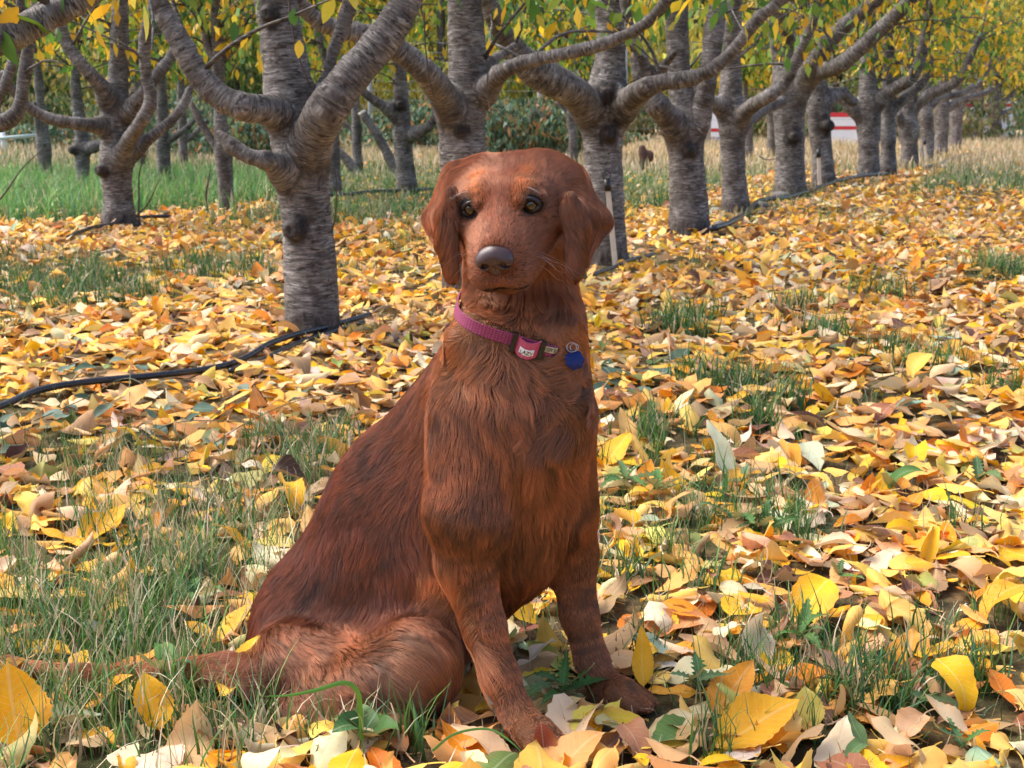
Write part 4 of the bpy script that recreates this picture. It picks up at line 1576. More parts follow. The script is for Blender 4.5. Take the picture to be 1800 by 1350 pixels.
# ================================================================== BARK
def bark_material():
    m = Mat('cherry_bark')
    b = m.attr('bark', 'Vector')            # (across x, across y, along) in the limb's own frame, metres
    hi = m.attr('age', 'Fac')               # 0 young smooth limb .. 1 old rough foot of the trunk
    knot = m.attr('knot', 'Fac')
    wob = m.n('ShaderNodeTexNoise')
    wob.inputs['Scale'].default_value = 9.0
    wob.inputs['Detail'].default_value = 3
    m.l(b, wob.inputs['Vector'])
    wv = m.n('ShaderNodeVectorMath', operation='MULTIPLY_ADD')
    m.l(wob.outputs['Color'], wv.inputs[0])
    wv.inputs[1].default_value = (0.02, 0.02, 0.018)
    m.l(b, wv.inputs[2])
    bw = wv.outputs[0]
    n_band = m.noise(m.mapping(bw, (17.0, 17.0, 120.0)), 1.0, 5, 0.68, 0.3)
    lent = m.noise(m.mapping(bw, (24, 24, 120)), 1.0, 3, 0.6, 0.3)
    patch = m.noise(b, 6.5, 5, 0.62, 0.6)
    rough = m.noise(m.mapping(b, (42, 42, 15)), 1.0, 5, 0.72, 0.8)
    smooth_c = m.ramp(n_band, [(0.33, (0.050, 0.044, 0.040)), (0.42, (0.125, 0.110, 0.101)), (0.54, (0.225, 0.207, 0.196)), (0.70, (0.54, 0.52, 0.505))])
    grime = m.ramp(patch, [(0.36, (0.34, 0.30, 0.28)), (0.50, (0.72, 0.69, 0.66)), (0.62, (1.0, 1.0, 1.0))])
    warm = m.mix(1.0, smooth_c, grime, 'MULTIPLY')
    c = m.mix(m.ramp(lent, [(0.57, 0.0), (0.62, 0.95)]), warm, (0.026, 0.018, 0.015))
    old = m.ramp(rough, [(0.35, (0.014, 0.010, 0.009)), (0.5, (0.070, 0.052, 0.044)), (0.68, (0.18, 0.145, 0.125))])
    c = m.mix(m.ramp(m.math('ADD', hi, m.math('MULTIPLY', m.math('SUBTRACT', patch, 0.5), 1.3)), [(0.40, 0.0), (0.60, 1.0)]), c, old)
    c = m.mix(knot, c, m.mix(m.ramp(rough, [(0.4, 0.0), (0.7, 1.0)]), (0.006, 0.004, 0.004), (0.060, 0.040, 0.032)))
    c = m.mix(m.ramp(m.noise(b, 16, 3), [(0.66, 0.0), (0.76, 0.30)]), c, (0.12, 0.13, 0.08))
    h = m.math('ADD', m.math('MULTIPLY', n_band, 1.0), m.math('MULTIPLY', rough, m.math('ADD', m.math('MULTIPLY', hi, 1.4), 0.45)))
    h = m.math('SUBTRACT', h, m.math('MULTIPLY', m.ramp(lent, [(0.58, 0.0), (0.64, 1.0)]), 0.45))
    rr = m.ramp(n_band, [(0.3, 0.85), (0.7, 0.45)])
    m.surf(m.pbr(c, rr, m.bump(h, 0.9, 0.007), spec=0.45))
    return m.m


BARK = bark_material()


def px_limb(pts, Y0, Y1=None, YT=None):
    """limb through picture points (px, py, radius in px) -> world centres and radii, depth drifting from Y0 to Y1"""
    out = []
    Y1 = Y0 if Y1 is None else Y1
    n = len(pts)
    for i, q in enumerate(pts):
        Y = Y0 + (Y1 - Y0) * i / max(1, n - 1)
        if YT is not None and i < 2:
            Y = YT if i == 0 else 0.45 * YT + 0.55 * Y
        p = P(q[0], q[1], Y)
        d = proj(p)[2]
        out.append((*p, q[2] / FPX * d))
    return np.array(out)


def smooth_limb(L, step):
    n = max(4, int(np.linalg.norm(np.diff(L[:, :3], axis=0), axis=1).sum() / step))
    q = catmull(L, n)
    q[:, 3] = np.maximum(q[:, 3], 0.002)
    return q


def limb_mesh(L, seg, step, seed, age0=0.0, age1=0.0, lump=0.10):
    q = smooth_limb(L, step)
    c, r = q[:, :3], q[:, 3]
    s = np.concatenate([[0], np.cumsum(np.linalg.norm(np.diff(c, axis=0), axis=1))])
    # nodes and slight swellings along the limb
    rr = r * (1 + lump * vnoise(np.stack([s * 9, s * 0 + seed, s * 0], 1), 1.0, seed) + 0.5 * lump * vnoise(np.stack([s * 30, s * 0 + seed, s * 0], 1), 1.0, seed + 1))
    T, U, W = frames(c)
    a = np.linspace(0, 2 * np.pi, seg, endpoint=False)
    ca, sa = np.cos(a), np.sin(a)
    loc = np.stack([np.broadcast_to(ca[None] * r[:, None], (len(c), seg)), np.broadcast_to(sa[None] * r[:, None], (len(c), seg)), np.broadcast_to(s[:, None], (len(c), seg))], -1).reshape(-1, 3)
    off = 1 + lump * 0.9 * vnoise(loc + seed * 3.1, 14, seed + 3) + 0.25 * lump * vnoise(loc * np.array([1, 1, 4.0]) + seed, 40, seed + 4)
    V = (c[:, None] + (rr[:, None, None]) * off.reshape(len(c), seg)[:, :, None] * (ca[None, :, None] * U[:, None] + sa[None, :, None] * W[:, None])).reshape(-1, 3)
    n = len(c)
    i, j = np.meshgrid(np.arange(n - 1), np.arange(seg), indexing='ij')
    j2 = (j + 1) % seg
    F = np.stack([i * seg + j, i * seg + j2, (i + 1) * seg + j2, (i + 1) * seg + j], -1).reshape(-1, 4)
    Tt = np.array([[ (n - 1) * seg + k, (n - 1) * seg + (k + 1) % seg, (n - 1) * seg + (k + 2) % seg] for k in range(0)]).reshape(-1, 3)
    e = len(V)
    V = np.vstack([V, c[-1:] + T[-1:] * r[-1] * 0.4])
    jj = np.arange(seg)
    cap = np.stack([(n - 1) * seg + jj, (n - 1) * seg + (jj + 1) % seg, np.full(seg, e)], 1)
    bark = np.vstack([loc, [[0, 0, s[-1]]]]) + np.array([0, 0, seed * 1.37])
    t = s / s[-1]
    age = np.repeat(age0 + (age1 - age0) * t, seg)
    age = np.append(age, age1)
    return V, F, cap, bark, age


def tree_mesh_tubes(limbs, seg, step, seed):
    bag = Bag()
    for k, L in enumerate(limbs):
        V, F, cap, bark, age = limb_mesh(L, seg if k == 0 else max(5, int(seg * 0.7)), step, seed * 11 + k, 0.0, 0.0)
        if k == 0:
            z = V[:, 2]
            age = np.clip(1.1 - z / 0.16, 0, 1)
        bag.add(V, F, cap, bark=bark, age=age, knot=np.zeros(len(V)))
    return bag


def tree_mesh_sdf(limbs, res, seed, knots=()):
    """trunk and limbs grown together into one surface"""
    prims, chains = [], []
    Q = []
    for k, L in enumerate(limbs):
        q = smooth_limb(L, max(0.05, res * 5))
        Q.append(q)
        for a, b in zip(q[:-1], q[1:]):
            prims.append(Prim('cone', (a[:3], b[:3], a[3], b[3]), 0.35 * min(a[3], 0.06) if k else 0.01, chain=k))
        if k:     # collar where a limb leaves the trunk
            a = q[0]
            prims.append(Prim('cone', (a[:3], q[1][:3], a[3] * 1.02, a[3] * 0.98), 0.06, chain=k))
    for (c, r, f) in knots:
        prims.append(Prim('cone', (c, c + f * r * 0.9, r * 1.05, r * 0.85), 0.015, chain=0))
        prims.append(Prim('cone', (c + f * r * 1.7, c + f * r * 2.6, r * 0.42, r * 0.6), 0.012, op='-', chain=0))
    lo = np.min([p.box()[0] for p in prims], axis=0) - 0.05
    hi = np.max([p.box()[1] for p in prims], axis=0) + 0.05
    lo[2] = -0.06
    hi[2] = min(hi[2], TOPZ)
    g = [np.arange(lo[a], hi[a], res) for a in range(3)]
    phi = eval_field(prims, *g)
    # close the surface at the grid's edges
    phi[:, :, 0] = 0.05
    phi[:, :, -1] = 0.05
    V, F = surface_nets(phi, *g)
    # nearest chain, its own frame -> bark coordinates
    best = np.full(len(V), 1e9)
    bark = np.zeros((len(V), 3))
    for k, q in enumerate(Q):
        c, r = q[:, :3], q[:, 3]
        T, U, W = frames(c)
        s = np.concatenate([[0], np.cumsum(np.linalg.norm(np.diff(c, axis=0), axis=1))])
        for i in range(len(c) - 1):
            a, b = c[i], c[i + 1]
            ba = b - a
            t = np.clip(((V - a) @ ba) / (ba @ ba), 0, 1)
            dv = V - a - t[:, None] * ba
            d = np.linalg.norm(dv, axis=1) - (r[i] + (r[i + 1] - r[i]) * t)
            m = d < best
            best[m] = d[m]
            bark[m] = np.stack([dv[m] @ U[i], dv[m] @ W[i], s[i] + t[m] * np.linalg.norm(ba) + k * 2.3 + seed * 1.7], 1)
    N = vert_normals(V, F)
    lump = 0.006 * fbm(V, 13, 3, seed) + 0.0035 * fbm(bark * np.array([1, 1, 6.0]), 14, 2, seed + 5)
    foot = np.clip(1 - V[:, 2] / 0.14, 0, 1)
    lump = lump + foot * 0.016 * fbm(V * np.array([1, 1, 0.35]), 26, 2, seed + 6)
    V = V + N * lump[:, None]
    kn = np.zeros(len(V))
    for (c, r, f) in knots:
        d = np.linalg.norm(V - (c + f * r * 0.7), axis=1)
        kn = np.maximum(kn, np.clip((1.95 + 0.9 * fbm(V, 30, 3, 9) - d / (r * 0.9)) * 1.8, 0, 1))
    # dark old bark in the crotches and at the foot
    crotch = np.zeros(len(V))
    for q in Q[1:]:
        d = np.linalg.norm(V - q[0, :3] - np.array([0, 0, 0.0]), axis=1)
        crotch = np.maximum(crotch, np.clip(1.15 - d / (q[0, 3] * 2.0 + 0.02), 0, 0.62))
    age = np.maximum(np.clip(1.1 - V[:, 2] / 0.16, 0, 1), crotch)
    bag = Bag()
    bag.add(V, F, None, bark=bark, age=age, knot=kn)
    return bag


TOPZ = 3.4

# ------------------------------------------------------------------ leaves still on the trees
CROWN_MAT = None


def crown_material():
    m = Mat('crown_leaf')
    c = m.attr('col')
    p = m.pbr(c, 0.5, spec=0.35)
    tr = m.n('ShaderNodeBsdfTranslucent')
    m.l(m.mix(0.3, c, m.mix(1.0, c, (1.0, 0.9, 0.35), 'MULTIPLY')), tr.inputs['Color'])
    mx = m.n('ShaderNodeMixShader')
    mx.inputs[0].default_value = 0.45
    m.l(p, mx.inputs[1])
    m.l(tr.outputs[0], mx.inputs[2])
    m.surf(mx.outputs[0])
    return m.m


CROWN_MAT = crown_material()
CY = np.array([(0.78, 0.49, 0.03), (0.84, 0.56, 0.05), (0.72, 0.40, 0.03), (0.55, 0.47, 0.06)])
CG = np.array([(0.12, 0.26, 0.04), (0.20, 0.34, 0.05), (0.08, 0.19, 0.04), (0.30, 0.40, 0.06)])


def hanging_leaves(pos, size, yellow, seed, nseg=2):
    """drooping cherry leaves: each a folded pointed blade hanging from pos"""
    r = np.random.default_rng(seed)
    n = len(pos)
    az = r.random(n) * 6.283
    droop = np.clip(r.normal(0.5, 0.35, n), -0.4, 1.3)                 # 0 hangs straight down
    out = np.stack([np.cos(az), np.sin(az), np.zeros(n)], 1)
    ax = nrm(out * np.sin(droop)[:, None] - np.array([0, 0, 1.0]) * np.cos(droop)[:, None])
    side = nrm(np.cross(ax, nrm(r.normal(size=(n, 3)))))
    nv = np.cross(side, ax)
    L = size * (0.65 + 0.7 * r.random(n))
    W = L * (0.46 + 0.1 * r.random(n)) * 0.5
    fold = 0.35 * r.random(n) * W
    b = r.normal(0.0, 0.12, n) * L
    prof = [(0.0, 0.10, 0.0), (0.28, 0.88, 0.3), (0.55, 0.98, 0.8), (0.82, 0.55, 1.0), (1.0, 0.02, 0.8)] if nseg > 2 else [(0.0, 0.15, 0.0), (0.42, 1.0, 0.7), (1.0, 0.04, 1.0)]
    vs_ = []
    for (s, w, cb) in prof:
        c = pos + ax * (L * s)[:, None] + nv * (b * cb)[:, None]
        vs_ += [c - side * (W * w)[:, None] + nv * (fold * w)[:, None], c, c + side * (W * w)[:, None] + nv * (fold * w)[:, None]]
    V = np.stack(vs_, 1)
    F = []
    for k in range(len(prof) - 1):
        F += [[3 * k, 3 * k + 1, 3 * k + 4, 3 * k + 3], [3 * k + 1, 3 * k + 2, 3 * k + 5, 3 * k + 4]]
    isy = r.random(n) < yellow
    col = np.where(isy[:, None], CY[r.integers(0, 4, n)], CG[r.integers(0, 4, n)]) * (0.75 + 0.5 * r.random((n, 1)))
    col = np.repeat(np.clip(col, 0, 0.9)[:, None], V.shape[1], 1)
    lf = np.zeros_like(V)
    return V, lf, np.array(F), col


def twig_paths(limbs, n, r, zmin=1.15, length=(0.6, 1.4)):
    """twigs leaving the upper limbs; they rise and then hang"""
    cand = []
    for L in limbs:
        q = smooth_limb(L, 0.06)
        m = (q[:, 2] > zmin - 0.3) & (q[:, 3] < 0.13)
        if m.any():
            cand.append(q[m])
    if not cand:
        return []
    q = np.vstack(cand)
    w = np.clip(q[:, 2] - zmin + 0.4, 0.05, None)
    pick = r.choice(len(q), n, p=w / w.sum())
    out = []
    for k in pick:
        st = q[k, :3]
        az = r.random() * 6.283
        el = r.uniform(0.1, 1.35)
        d = np.array([math.cos(az) * math.cos(el), math.sin(az) * math.cos(el), math.sin(el)])
        ln = r.uniform(*length)
        m = 7
        p = st.copy()
        pts = [p.copy()]
        for i in range(m - 1):
            p = p + d * ln / m
            d = nrm(d + np.array([0, 0, -0.13]) + r.normal(0, 0.16, 3))
            pts.append(p.copy())
        out.append(np.array(pts))
    return out


def crown_parts(root, limbs, seed, ntwig, nleaf, size, yellow, own=0, seg=2, zmin=1.15, name='crown', drop=0.55, ymin=None):
    r = np.random.default_rng(seed)
    tw = twig_paths(limbs, ntwig, r, zmin)
    if not tw:
        return
    bag = Bag()
    for pts in tw:
        q = catmull(np.hstack([pts, np.linspace(0.010, 0.0022, len(pts))[:, None]]), 9)
        V, F, cap = tube(q[:, :3], q[:, 3], 4)
        z = np.zeros(len(V))
        bag.add(V, F, cap, bark=V * 1.0, age=z + 0.2, knot=z + 0.35)
    tag(bag.build('twigs', BARK, root), kind='stuff')
    k = r.integers(0, len(tw), nleaf)
    t = r.random(nleaf) ** 0.7 * 5.99
    tw = np.array(tw)
    i = t.astype(int)
    f = (t - i)[:, None]
    pos = tw[k, i] * (1 - f) + tw[k, np.minimum(i + 1, 6)] * f
    pos = pos + r.normal(0, 0.045, (nleaf, 3)) + np.array([0, 0, -1.0]) * (r.random((nleaf, 1)) ** 2) * drop * 0.35
    if ymin is not None:
        pos = pos[pos[:, 1] > ymin]
    pos = pos[pos[:, 2] > zmin - 0.1]
    V, lf, F, col = hanging_leaves(pos, size, yellow, seed + 1, seg)
    if own:
        px, py, d = proj(V.mean(1))
        inf = (px > 0) & (px < 1800) & (py > 0) & (py < 420)
        sc = np.where(inf, 1 / d, -1)
        o_ = np.argsort(-sc)
        o_ = o_[sc[o_] > 0]
        mine = o_[:own]
        for a in mine:
            np_mesh('leaf', V[a], F, CROWN_MAT, root, {'col': ('COLOR', col[a])}, origin=V[a].mean(0))
        keep = np.ones(len(V), bool)
        keep[mine] = False
        V, lf, col = V[keep], lf[keep], col[keep]
    o = joined(name, V, lf, F, col, root, CROWN_MAT)
    tag(o, kind='stuff')


# ------------------------------------------------------------------ the orchard trees, nearest first
def up_ext(L, dz, seed, n=3, sway=0.25):
    """carry a limb on beyond the top of the picture"""
    r = np.random.default_rng(seed)
    d = nrm(L[-1, :3] - L[-2, :3])
    d = nrm(d + np.array([0, 0, 0.6]))
    p, rad = L[-1, :3].copy(), L[-1, 3]
    out = [L]
    for k in range(n):
        p = p + d * dz / n
        rad *= 0.68
        d = nrm(d + r.normal(0, sway, 3) + np.array([0, 0, 0.15]))
        out.append(np.array([[*p, rad]]))
    return np.vstack(out)


TREES = [
    # (Y, label, yellow, [limbs as picture points], Y drift per limb, knots [(px,py,r_px)])
    dict(Y=4.95, label='nearest cherry tree, thick trunk just behind the dog with limbs forking low to both sides', sdf=0.0105, yellow=0.6,
         limbs=[([(550, 612, 57), (549, 575, 50), (547, 520, 47), (545, 460, 46), (540, 400, 44), (534, 345, 44), (530, 300, 46), (524, 250, 48), (512, 195, 45), (502, 120, 40), (494, 60, 38), (484, 0, 36), (478, -70, 33), (474, -160, 29)], 4.97),
                ([(538, 280, 33), (554, 232, 33), (580, 185, 33), (620, 130, 30), (655, 92, 29), (690, 45, 28), (715, 0, 25), (735, -50, 21), (750, -110, 16)], 4.75),
                ([(505, 203, 26), (465, 193, 24), (430, 189, 24), (385, 170, 22), (345, 125, 20), (315, 70, 19), (285, 20, 17), (262, -30, 15), (240, -90, 11)], 4.72),
                ([(520, 318, 26), (490, 294, 21), (462, 280, 17), (432, 272, 13), (410, 258, 15), (395, 245, 12), (385, 233, 6)], 4.78),
                ([(562, 190, 12), (572, 150, 10), (584, 100, 11), (600, 55, 12), (614, 10, 13), (625, -50, 10), (640, -120, 7)], 5.0)],
         drift=[0, 0.1, 0.0, 0, 0], knots=[(524, 398, 21), (478, 30, 17), (548, 215, 9)]),
    dict(Y=6.15, label='cherry tree whose trunk stands directly behind the dog\'s head', sdf=0.013, yellow=0.5,
         limbs=[([(819, 505, 42), (818, 450, 38), (817, 380, 37), (815, 300, 39), (813, 255, 41), (814, 205, 38), (821, 130, 33), (820, 60, 32), (816, 0, 30), (813, -60, 27), (810, -140, 22)], 6.15),
                ([(806, 215, 28), (778, 165, 24), (745, 125, 21), (715, 98, 20), (690, 84, 19), (655, 64, 18), (620, 55, 17), (575, 45, 15), (540, 22, 14), (512, -15, 12), (490, -60, 9)], 5.9),
                ([(838, 175, 20), (862, 150, 17), (880, 128, 16), (905, 115, 13), (950, 103, 12), (1000, 93, 12), (1045, 82, 12), (1085, 68, 11), (1120, 52, 11), (1150, 28, 10), (1172, 0, 10), (1190, -50, 7)], 6.05),
                ([(845, 125, 11), (868, 105, 9), (880, 97, 8), (905, 80, 6)], 6.3)],
         drift=[0, -0.3, -0.35, 0.3], knots=[(812, 230, 10)]),
    dict(Y=7.3, label='cherry tree with a black knot hole, its trunk just right of the dog\'s head', sdf=0.014, yellow=0.35,
         limbs=[([(1066, 470, 40), (1067, 430, 34), (1066, 380, 32), (1063, 320, 32), (1060, 260, 33), (1060, 205, 38), (1066, 165, 36), (1072, 110, 27), (1075, 60, 26), (1073, 0, 28), (1070, -60, 24), (1068, -130, 19)], 7.3),
                ([(1045, 200, 30), (1015, 168, 27), (985, 148, 27), (955, 132, 28), (925, 112, 25), (895, 75, 19), (872, 35, 17), (855, 0, 15), (842, -50, 12)], 7.0),
                ([(1082, 200, 26), (1112, 172, 21), (1140, 152, 17), (1165, 144, 14), (1205, 140, 14), (1245, 126, 12), (1280, 98, 11), (1305, 68, 11), (1335, 30, 11), (1372, 2, 10), (1410, -40, 8)], 7.05),
                ([(1128, 158, 12), (1136, 132, 10), (1128, 98, 9), (1112, 65, 9), (1102, 30, 9), (1095, -20, 7)], 7.15),
                ([(1150, 142, 9), (1165, 118, 8), (1186, 92, 7)], 7.0)],
         drift=[0, -0.3, -0.3, 0, 0], knots=[(1070, 234, 15), (1064, 168, 14)]),
    dict(Y=9.0, label='cherry tree with a trunk splitting into a broad V, right of the black-knotted one', sdf=0.017, yellow=0.4,
         limbs=[([(1216, 410, 40), (1211, 385, 36), (1210, 340, 33), (1207, 290, 31), (1205, 250, 31), (1203, 220, 30), (1198, 170, 22), (1192, 110, 20), (1190, 50, 20), (1188, 0, 20), (1186, -60, 17)], 9.0),
                ([(1198, 240, 24), (1178, 210, 21), (1158, 188, 21), (1138, 160, 18), (1125, 130, 14), (1118, 100, 11)], 8.8),
                ([(1212, 240, 22), (1232, 200, 18), (1243, 150, 16), (1250, 90, 17), (1258, 35, 17), (1264, -20, 15), (1268, -80, 11)], 8.9)],
         drift=[0, 0, 0], knots=[(1210, 262, 11)]),
    dict(Y=10.6, label='slender cherry tree with a smooth banded trunk, fourth in the row behind the dog', sdf=0.018, yellow=0.45,
         limbs=[([(1297, 376, 28), (1293, 350, 23), (1290, 310, 21), (1288, 260, 21), (1287, 215, 25), (1285, 170, 21), (1285, 110, 17), (1285, 60, 18), (1288, 0, 17), (1290, -60, 12)], 10.6),
                ([(1284, 205, 14), (1266, 186, 13), (1250, 181, 11), (1225, 160, 9), (1205, 130, 7)], 10.5),
                ([(1296, 220, 14), (1315, 192, 13), (1345, 172, 12), (1372, 155, 11), (1392, 125, 10), (1405, 90, 9), (1425, 50, 9), (1440, 0, 8)], 10.3),
                ([(1300, 225, 11), (1325, 205, 11), (1345, 190, 11), (1375, 178, 10)], 10.9)],
         drift=[0, 0, -0.2, 0.4], knots=[]),
    dict(Y=12.6, label='stout cherry tree with a knot ring low on its trunk and many fanned limbs', sdf=0.02, yellow=0.6,
         limbs=[([(1390, 346, 34), (1389, 325, 28), (1389, 280, 25), (1388, 230, 26), (1386, 185, 27), (1384, 150, 26)], 12.6),
                ([(1378, 165, 17), (1372, 110, 14), (1362, 50, 12), (1350, 0, 11), (1342, -40, 8)], 12.6),
                ([(1395, 185, 18), (1408, 150, 17), (1428, 112, 14), (1455, 75, 14), (1490, 40, 13), (1530, 10, 12), (1565, -30, 9)], 12.5),
                ([(1405, 160, 15), (1440, 128, 14), (1475, 115, 14), (1512, 85, 13), (1555, 45, 13), (1590, 10, 12), (1620, -30, 9)], 12.3),
                ([(1390, 150, 14), (1405, 95, 11), (1422, 50, 10), (1436, 0, 9)], 12.7)],
         drift=[0, 0, -0.4, -0.6, 0], knots=[(1391, 238, 11)]),
    dict(Y=14.2, label='cherry tree with a burl on its trunk beside a stake with a black clip', sdf=0.021, yellow=0.5,
         limbs=[([(1450, 326, 24), (1448, 305, 20), (1444, 260, 18), (1440, 220, 20), (1438, 180, 20), (1438, 130, 15), (1440, 70, 13), (1442, 0, 11)], 14.2),
                ([(1445, 190, 12), (1465, 165, 11), (1482, 162, 10), (1500, 180, 9)], 14.3)],
         drift=[0, 0, 0], knots=[(1449, 220, 13)]),
    dict(Y=15.5, label='cherry tree with a flaring foot and one long limb sweeping up over its neighbours', sdf=0.022, yellow=0.7,
         limbs=[([(1527, 316, 27), (1527, 295, 19), (1527, 260, 18), (1527, 220, 21), (1526, 190, 20), (1526, 140, 15), (1527, 80, 14), (1527, 10, 12), (1527, -40, 9)], 15.5),
                ([(1518, 205, 13), (1495, 186, 11), (1472, 165, 10), (1452, 158, 8)], 15.5),
                ([(1532, 190, 15), (1565, 160, 12), (1595, 143, 11), (1615, 115, 10), (1625, 70, 9), (1635, 20, 8)], 15.4)],
         drift=[0, 0, -0.3], knots=[]),
    dict(Y=15.9, label='cherry tree with a round scar, close behind the one with the flaring foot', yellow=0.6,
         limbs=[([(1562, 310, 17), (1561, 270, 14), (1561, 220, 14), (1561, 160, 12), (1562, 90, 10), (1562, 10, 9)], 15.9),
                ([(1565, 200, 11), (1590, 172, 9), (1622, 145, 8), (1640, 110, 7)], 15.9)], drift=[0, 0], knots=[]),
    dict(Y=17.7, label='cherry tree with a big burl on its left side, mid row', yellow=0.7,
         limbs=[([(1602, 299, 20), (1599, 270, 16), (1597, 230, 17), (1595, 190, 15), (1596, 120, 11), (1597, 50, 9), (1597, 0, 8)], 17.7),
                ([(1600, 200, 11), (1630, 168, 10), (1668, 152, 9), (1692, 130, 8), (1705, 100, 7), (1725, 60, 6)], 17.6),
                ([(1592, 228, 10), (1584, 215, 9), (1578, 200, 7)], 17.6)], drift=[0, -0.3, 0], knots=[]),
    dict(Y=19.6, label='cherry tree next to the second stake in the right-hand row', yellow=0.7,
         limbs=[([(1632, 286, 14), (1630, 250, 12), (1628, 200, 13), (1627, 150, 10), (1628, 80, 8), (1628, 10, 7)], 19.6),
                ([(1630, 190, 8), (1655, 172, 7), (1690, 165, 6), (1712, 150, 5)], 19.6)], drift=[0, 0], knots=[]),
    dict(Y=21.5, label='cherry tree with a black fork, eleventh along the row', yellow=0.7,
         limbs=[([(1656, 277, 14), (1655, 240, 12), (1656, 190, 13), (1658, 130, 9), (1660, 60, 7), (1660, 0, 6)], 21.5),
                ([(1660, 195, 9), (1690, 175, 8), (1720, 168, 7), (1745, 155, 6)], 21.5)], drift=[0, 0], knots=[]),
    dict(Y=24.5, label='thin cherry trunk leaning against the light near the end of the row', yellow=0.7,
         limbs=[([(1680, 264, 12), (1680, 230, 11), (1680, 190, 12), (1684, 140, 8), (1690, 80, 6), (1692, 20, 5)], 24.5),
                ([(1684, 190, 8), (1705, 165, 8), (1728, 140, 7), (1740, 100, 5)], 24.5)], drift=[0, 0], knots=[]),
    dict(Y=31.0, label='small pale cherry tree before the last, in front of the striped wall', yellow=0.7,
         limbs=[([(1725, 246, 8), (1723, 220, 7), (1722, 185, 8), (1724, 140, 6), (1728, 90, 5)], 31.0),
                ([(1722, 190, 6), (1708, 176, 5), (1700, 172, 4)], 31.0)], drift=[0, 0], knots=[]),
    dict(Y=33.0, label='last cherry tree of the row, with a bare limb bending up to its right', yellow=0.6,
         limbs=[([(1750, 243, 12), (1750, 220, 11), (1750, 190, 13), (1752, 150, 9), (1754, 100, 7)], 33.0),
                ([(1758, 200, 6), (1775, 196, 5), (1790, 182, 4), (1802, 160, 3)], 33.0),
                ([(1755, 185, 6), (1775, 170, 5), (1786, 150, 4), (1790, 125, 3)], 33.0)], drift=[0, 0, 0], knots=[]),
    # second row, to the left
    dict(Y=9.4, label='gnarled cherry tree left of the nearest one, five limbs from a swollen fork', sdf=0.016, yellow=0.65,
         limbs=[([(211, 400, 40), (209, 378, 29), (207, 340, 25), (204, 305, 28), (205, 265, 28), (203, 225, 24), (204, 180, 20), (209, 120, 17), (210, 60, 16), (212, 0, 14), (213, -50, 11)], 9.4),
                ([(195, 222, 15), (168, 221, 12), (125, 216, 11), (85, 208, 10), (50, 188, 9), (22, 158, 8), (5, 130, 7)], 9.2),
                ([(196, 188, 17), (183, 158, 14), (155, 126, 12), (125, 90, 11), (106, 52, 11), (108, 35, 9)], 9.2),
                ([(214, 205, 15), (238, 182, 13), (262, 150, 11), (290, 115, 10), (305, 90, 9), (318, 50, 8)], 9.2),
                ([(204, 292, 18), (226, 248, 13), (250, 212, 12), (266, 175, 11), (258, 140, 10), (253, 90, 10), (258, 50, 11), (268, 10, 8), (275, -30, 6)], 9.05),
                ([(222, 275, 14), (262, 243, 10), (298, 215, 9), (322, 185, 8), (335, 155, 7)], 9.3)],
         drift=[0, -0.2, 0, 0.2, -0.1, 0.2], knots=[(186, 300, 12)]),
    dict(Y=10.6, label='thin-topped cherry tree beside the stake, partly hidden by the nearest trunk', yellow=0.6,
         limbs=[([(400, 374, 17), (398, 345, 14), (395, 300, 14), (392, 262, 16), (388, 220, 13), (385, 160, 11), (384, 115, 13), (383, 95, 12)], 10.6),
                ([(382, 105, 10), (366, 85, 8), (360, 50, 7), (352, 10, 6)], 10.6),
                ([(388, 108, 9), (410, 85, 8), (424, 62, 7), (430, 45, 5)], 10.6),
                ([(386, 262, 10), (368, 240, 7), (345, 200, 6), (335, 180, 4)], 10.6)], drift=[0, 0, 0, 0], knots=[]),
    dict(Y=12.2, label='cherry trunk mostly hidden behind the nearest tree', yellow=0.5,
         limbs=[([(588, 352, 14), (587, 320, 13), (586, 280, 12), (584, 240, 13), (582, 190, 10), (575, 120, 8), (560, 60, 7)], 12.2)], drift=[0], knots=[]),
    dict(Y=12.8, label='cherry tree with a burnt-looking fork, between the nearest trunk and the dog\'s head', sdf=0.02, yellow=0.5,
         limbs=[([(718, 345, 22), (716, 325, 18), (712, 290, 16), (708, 250, 17), (706, 215, 16), (705, 170, 13), (703, 120, 12), (700, 70, 9)], 12.8),
                ([(702, 208, 11), (684, 192, 9), (660, 178, 8), (640, 162, 7), (625, 150, 5)], 12.7),
                ([(712, 240, 11), (738, 232, 9), (760, 218, 8), (768, 200, 7), (762, 175, 5)], 12.6)], drift=[0, 0, 0], knots=[(706, 185, 9)]),
    dict(Y=13.4, label='cherry tree with a black broken stub, in the tall grass', sdf=0.02, yellow=0.6,
         limbs=[([(148, 333, 16), (146, 310, 12), (144, 280, 13), (145, 258, 14), (142, 225, 11), (136, 180, 10), (132, 120, 8), (130, 60, 7)], 13.4),
                ([(146, 262, 9), (165, 258, 8), (185, 248, 6), (200, 236, 4)], 13.3)], drift=[0, 0], knots=[(132, 262, 10)]),
    dict(Y=13.9, label='cherry tree behind the gnarled one, with a drooping dead limb', yellow=0.6,
         limbs=[([(290, 329, 14), (289, 300, 12), (287, 260, 13), (286, 220, 11), (285, 160, 9), (282, 100, 8), (280, 40, 6)], 13.9),
                ([(292, 250, 8), (315, 235, 6), (338, 215, 5), (350, 195, 4)], 13.8)], drift=[0, 0], knots=[]),
    dict(Y=15.2, label='leftmost cherry tree standing in the tall grass, dead sticks against it', yellow=0.7,
         limbs=[([(82, 318, 13), (80, 295, 11), (77, 260, 13), (74, 225, 12), (70, 170, 8), (66, 110, 7), (64, 50, 5)], 15.2),
                ([(72, 250, 6), (66, 215, 5), (60, 180, 4)], 15.1)], drift=[0, 0], knots=[]),
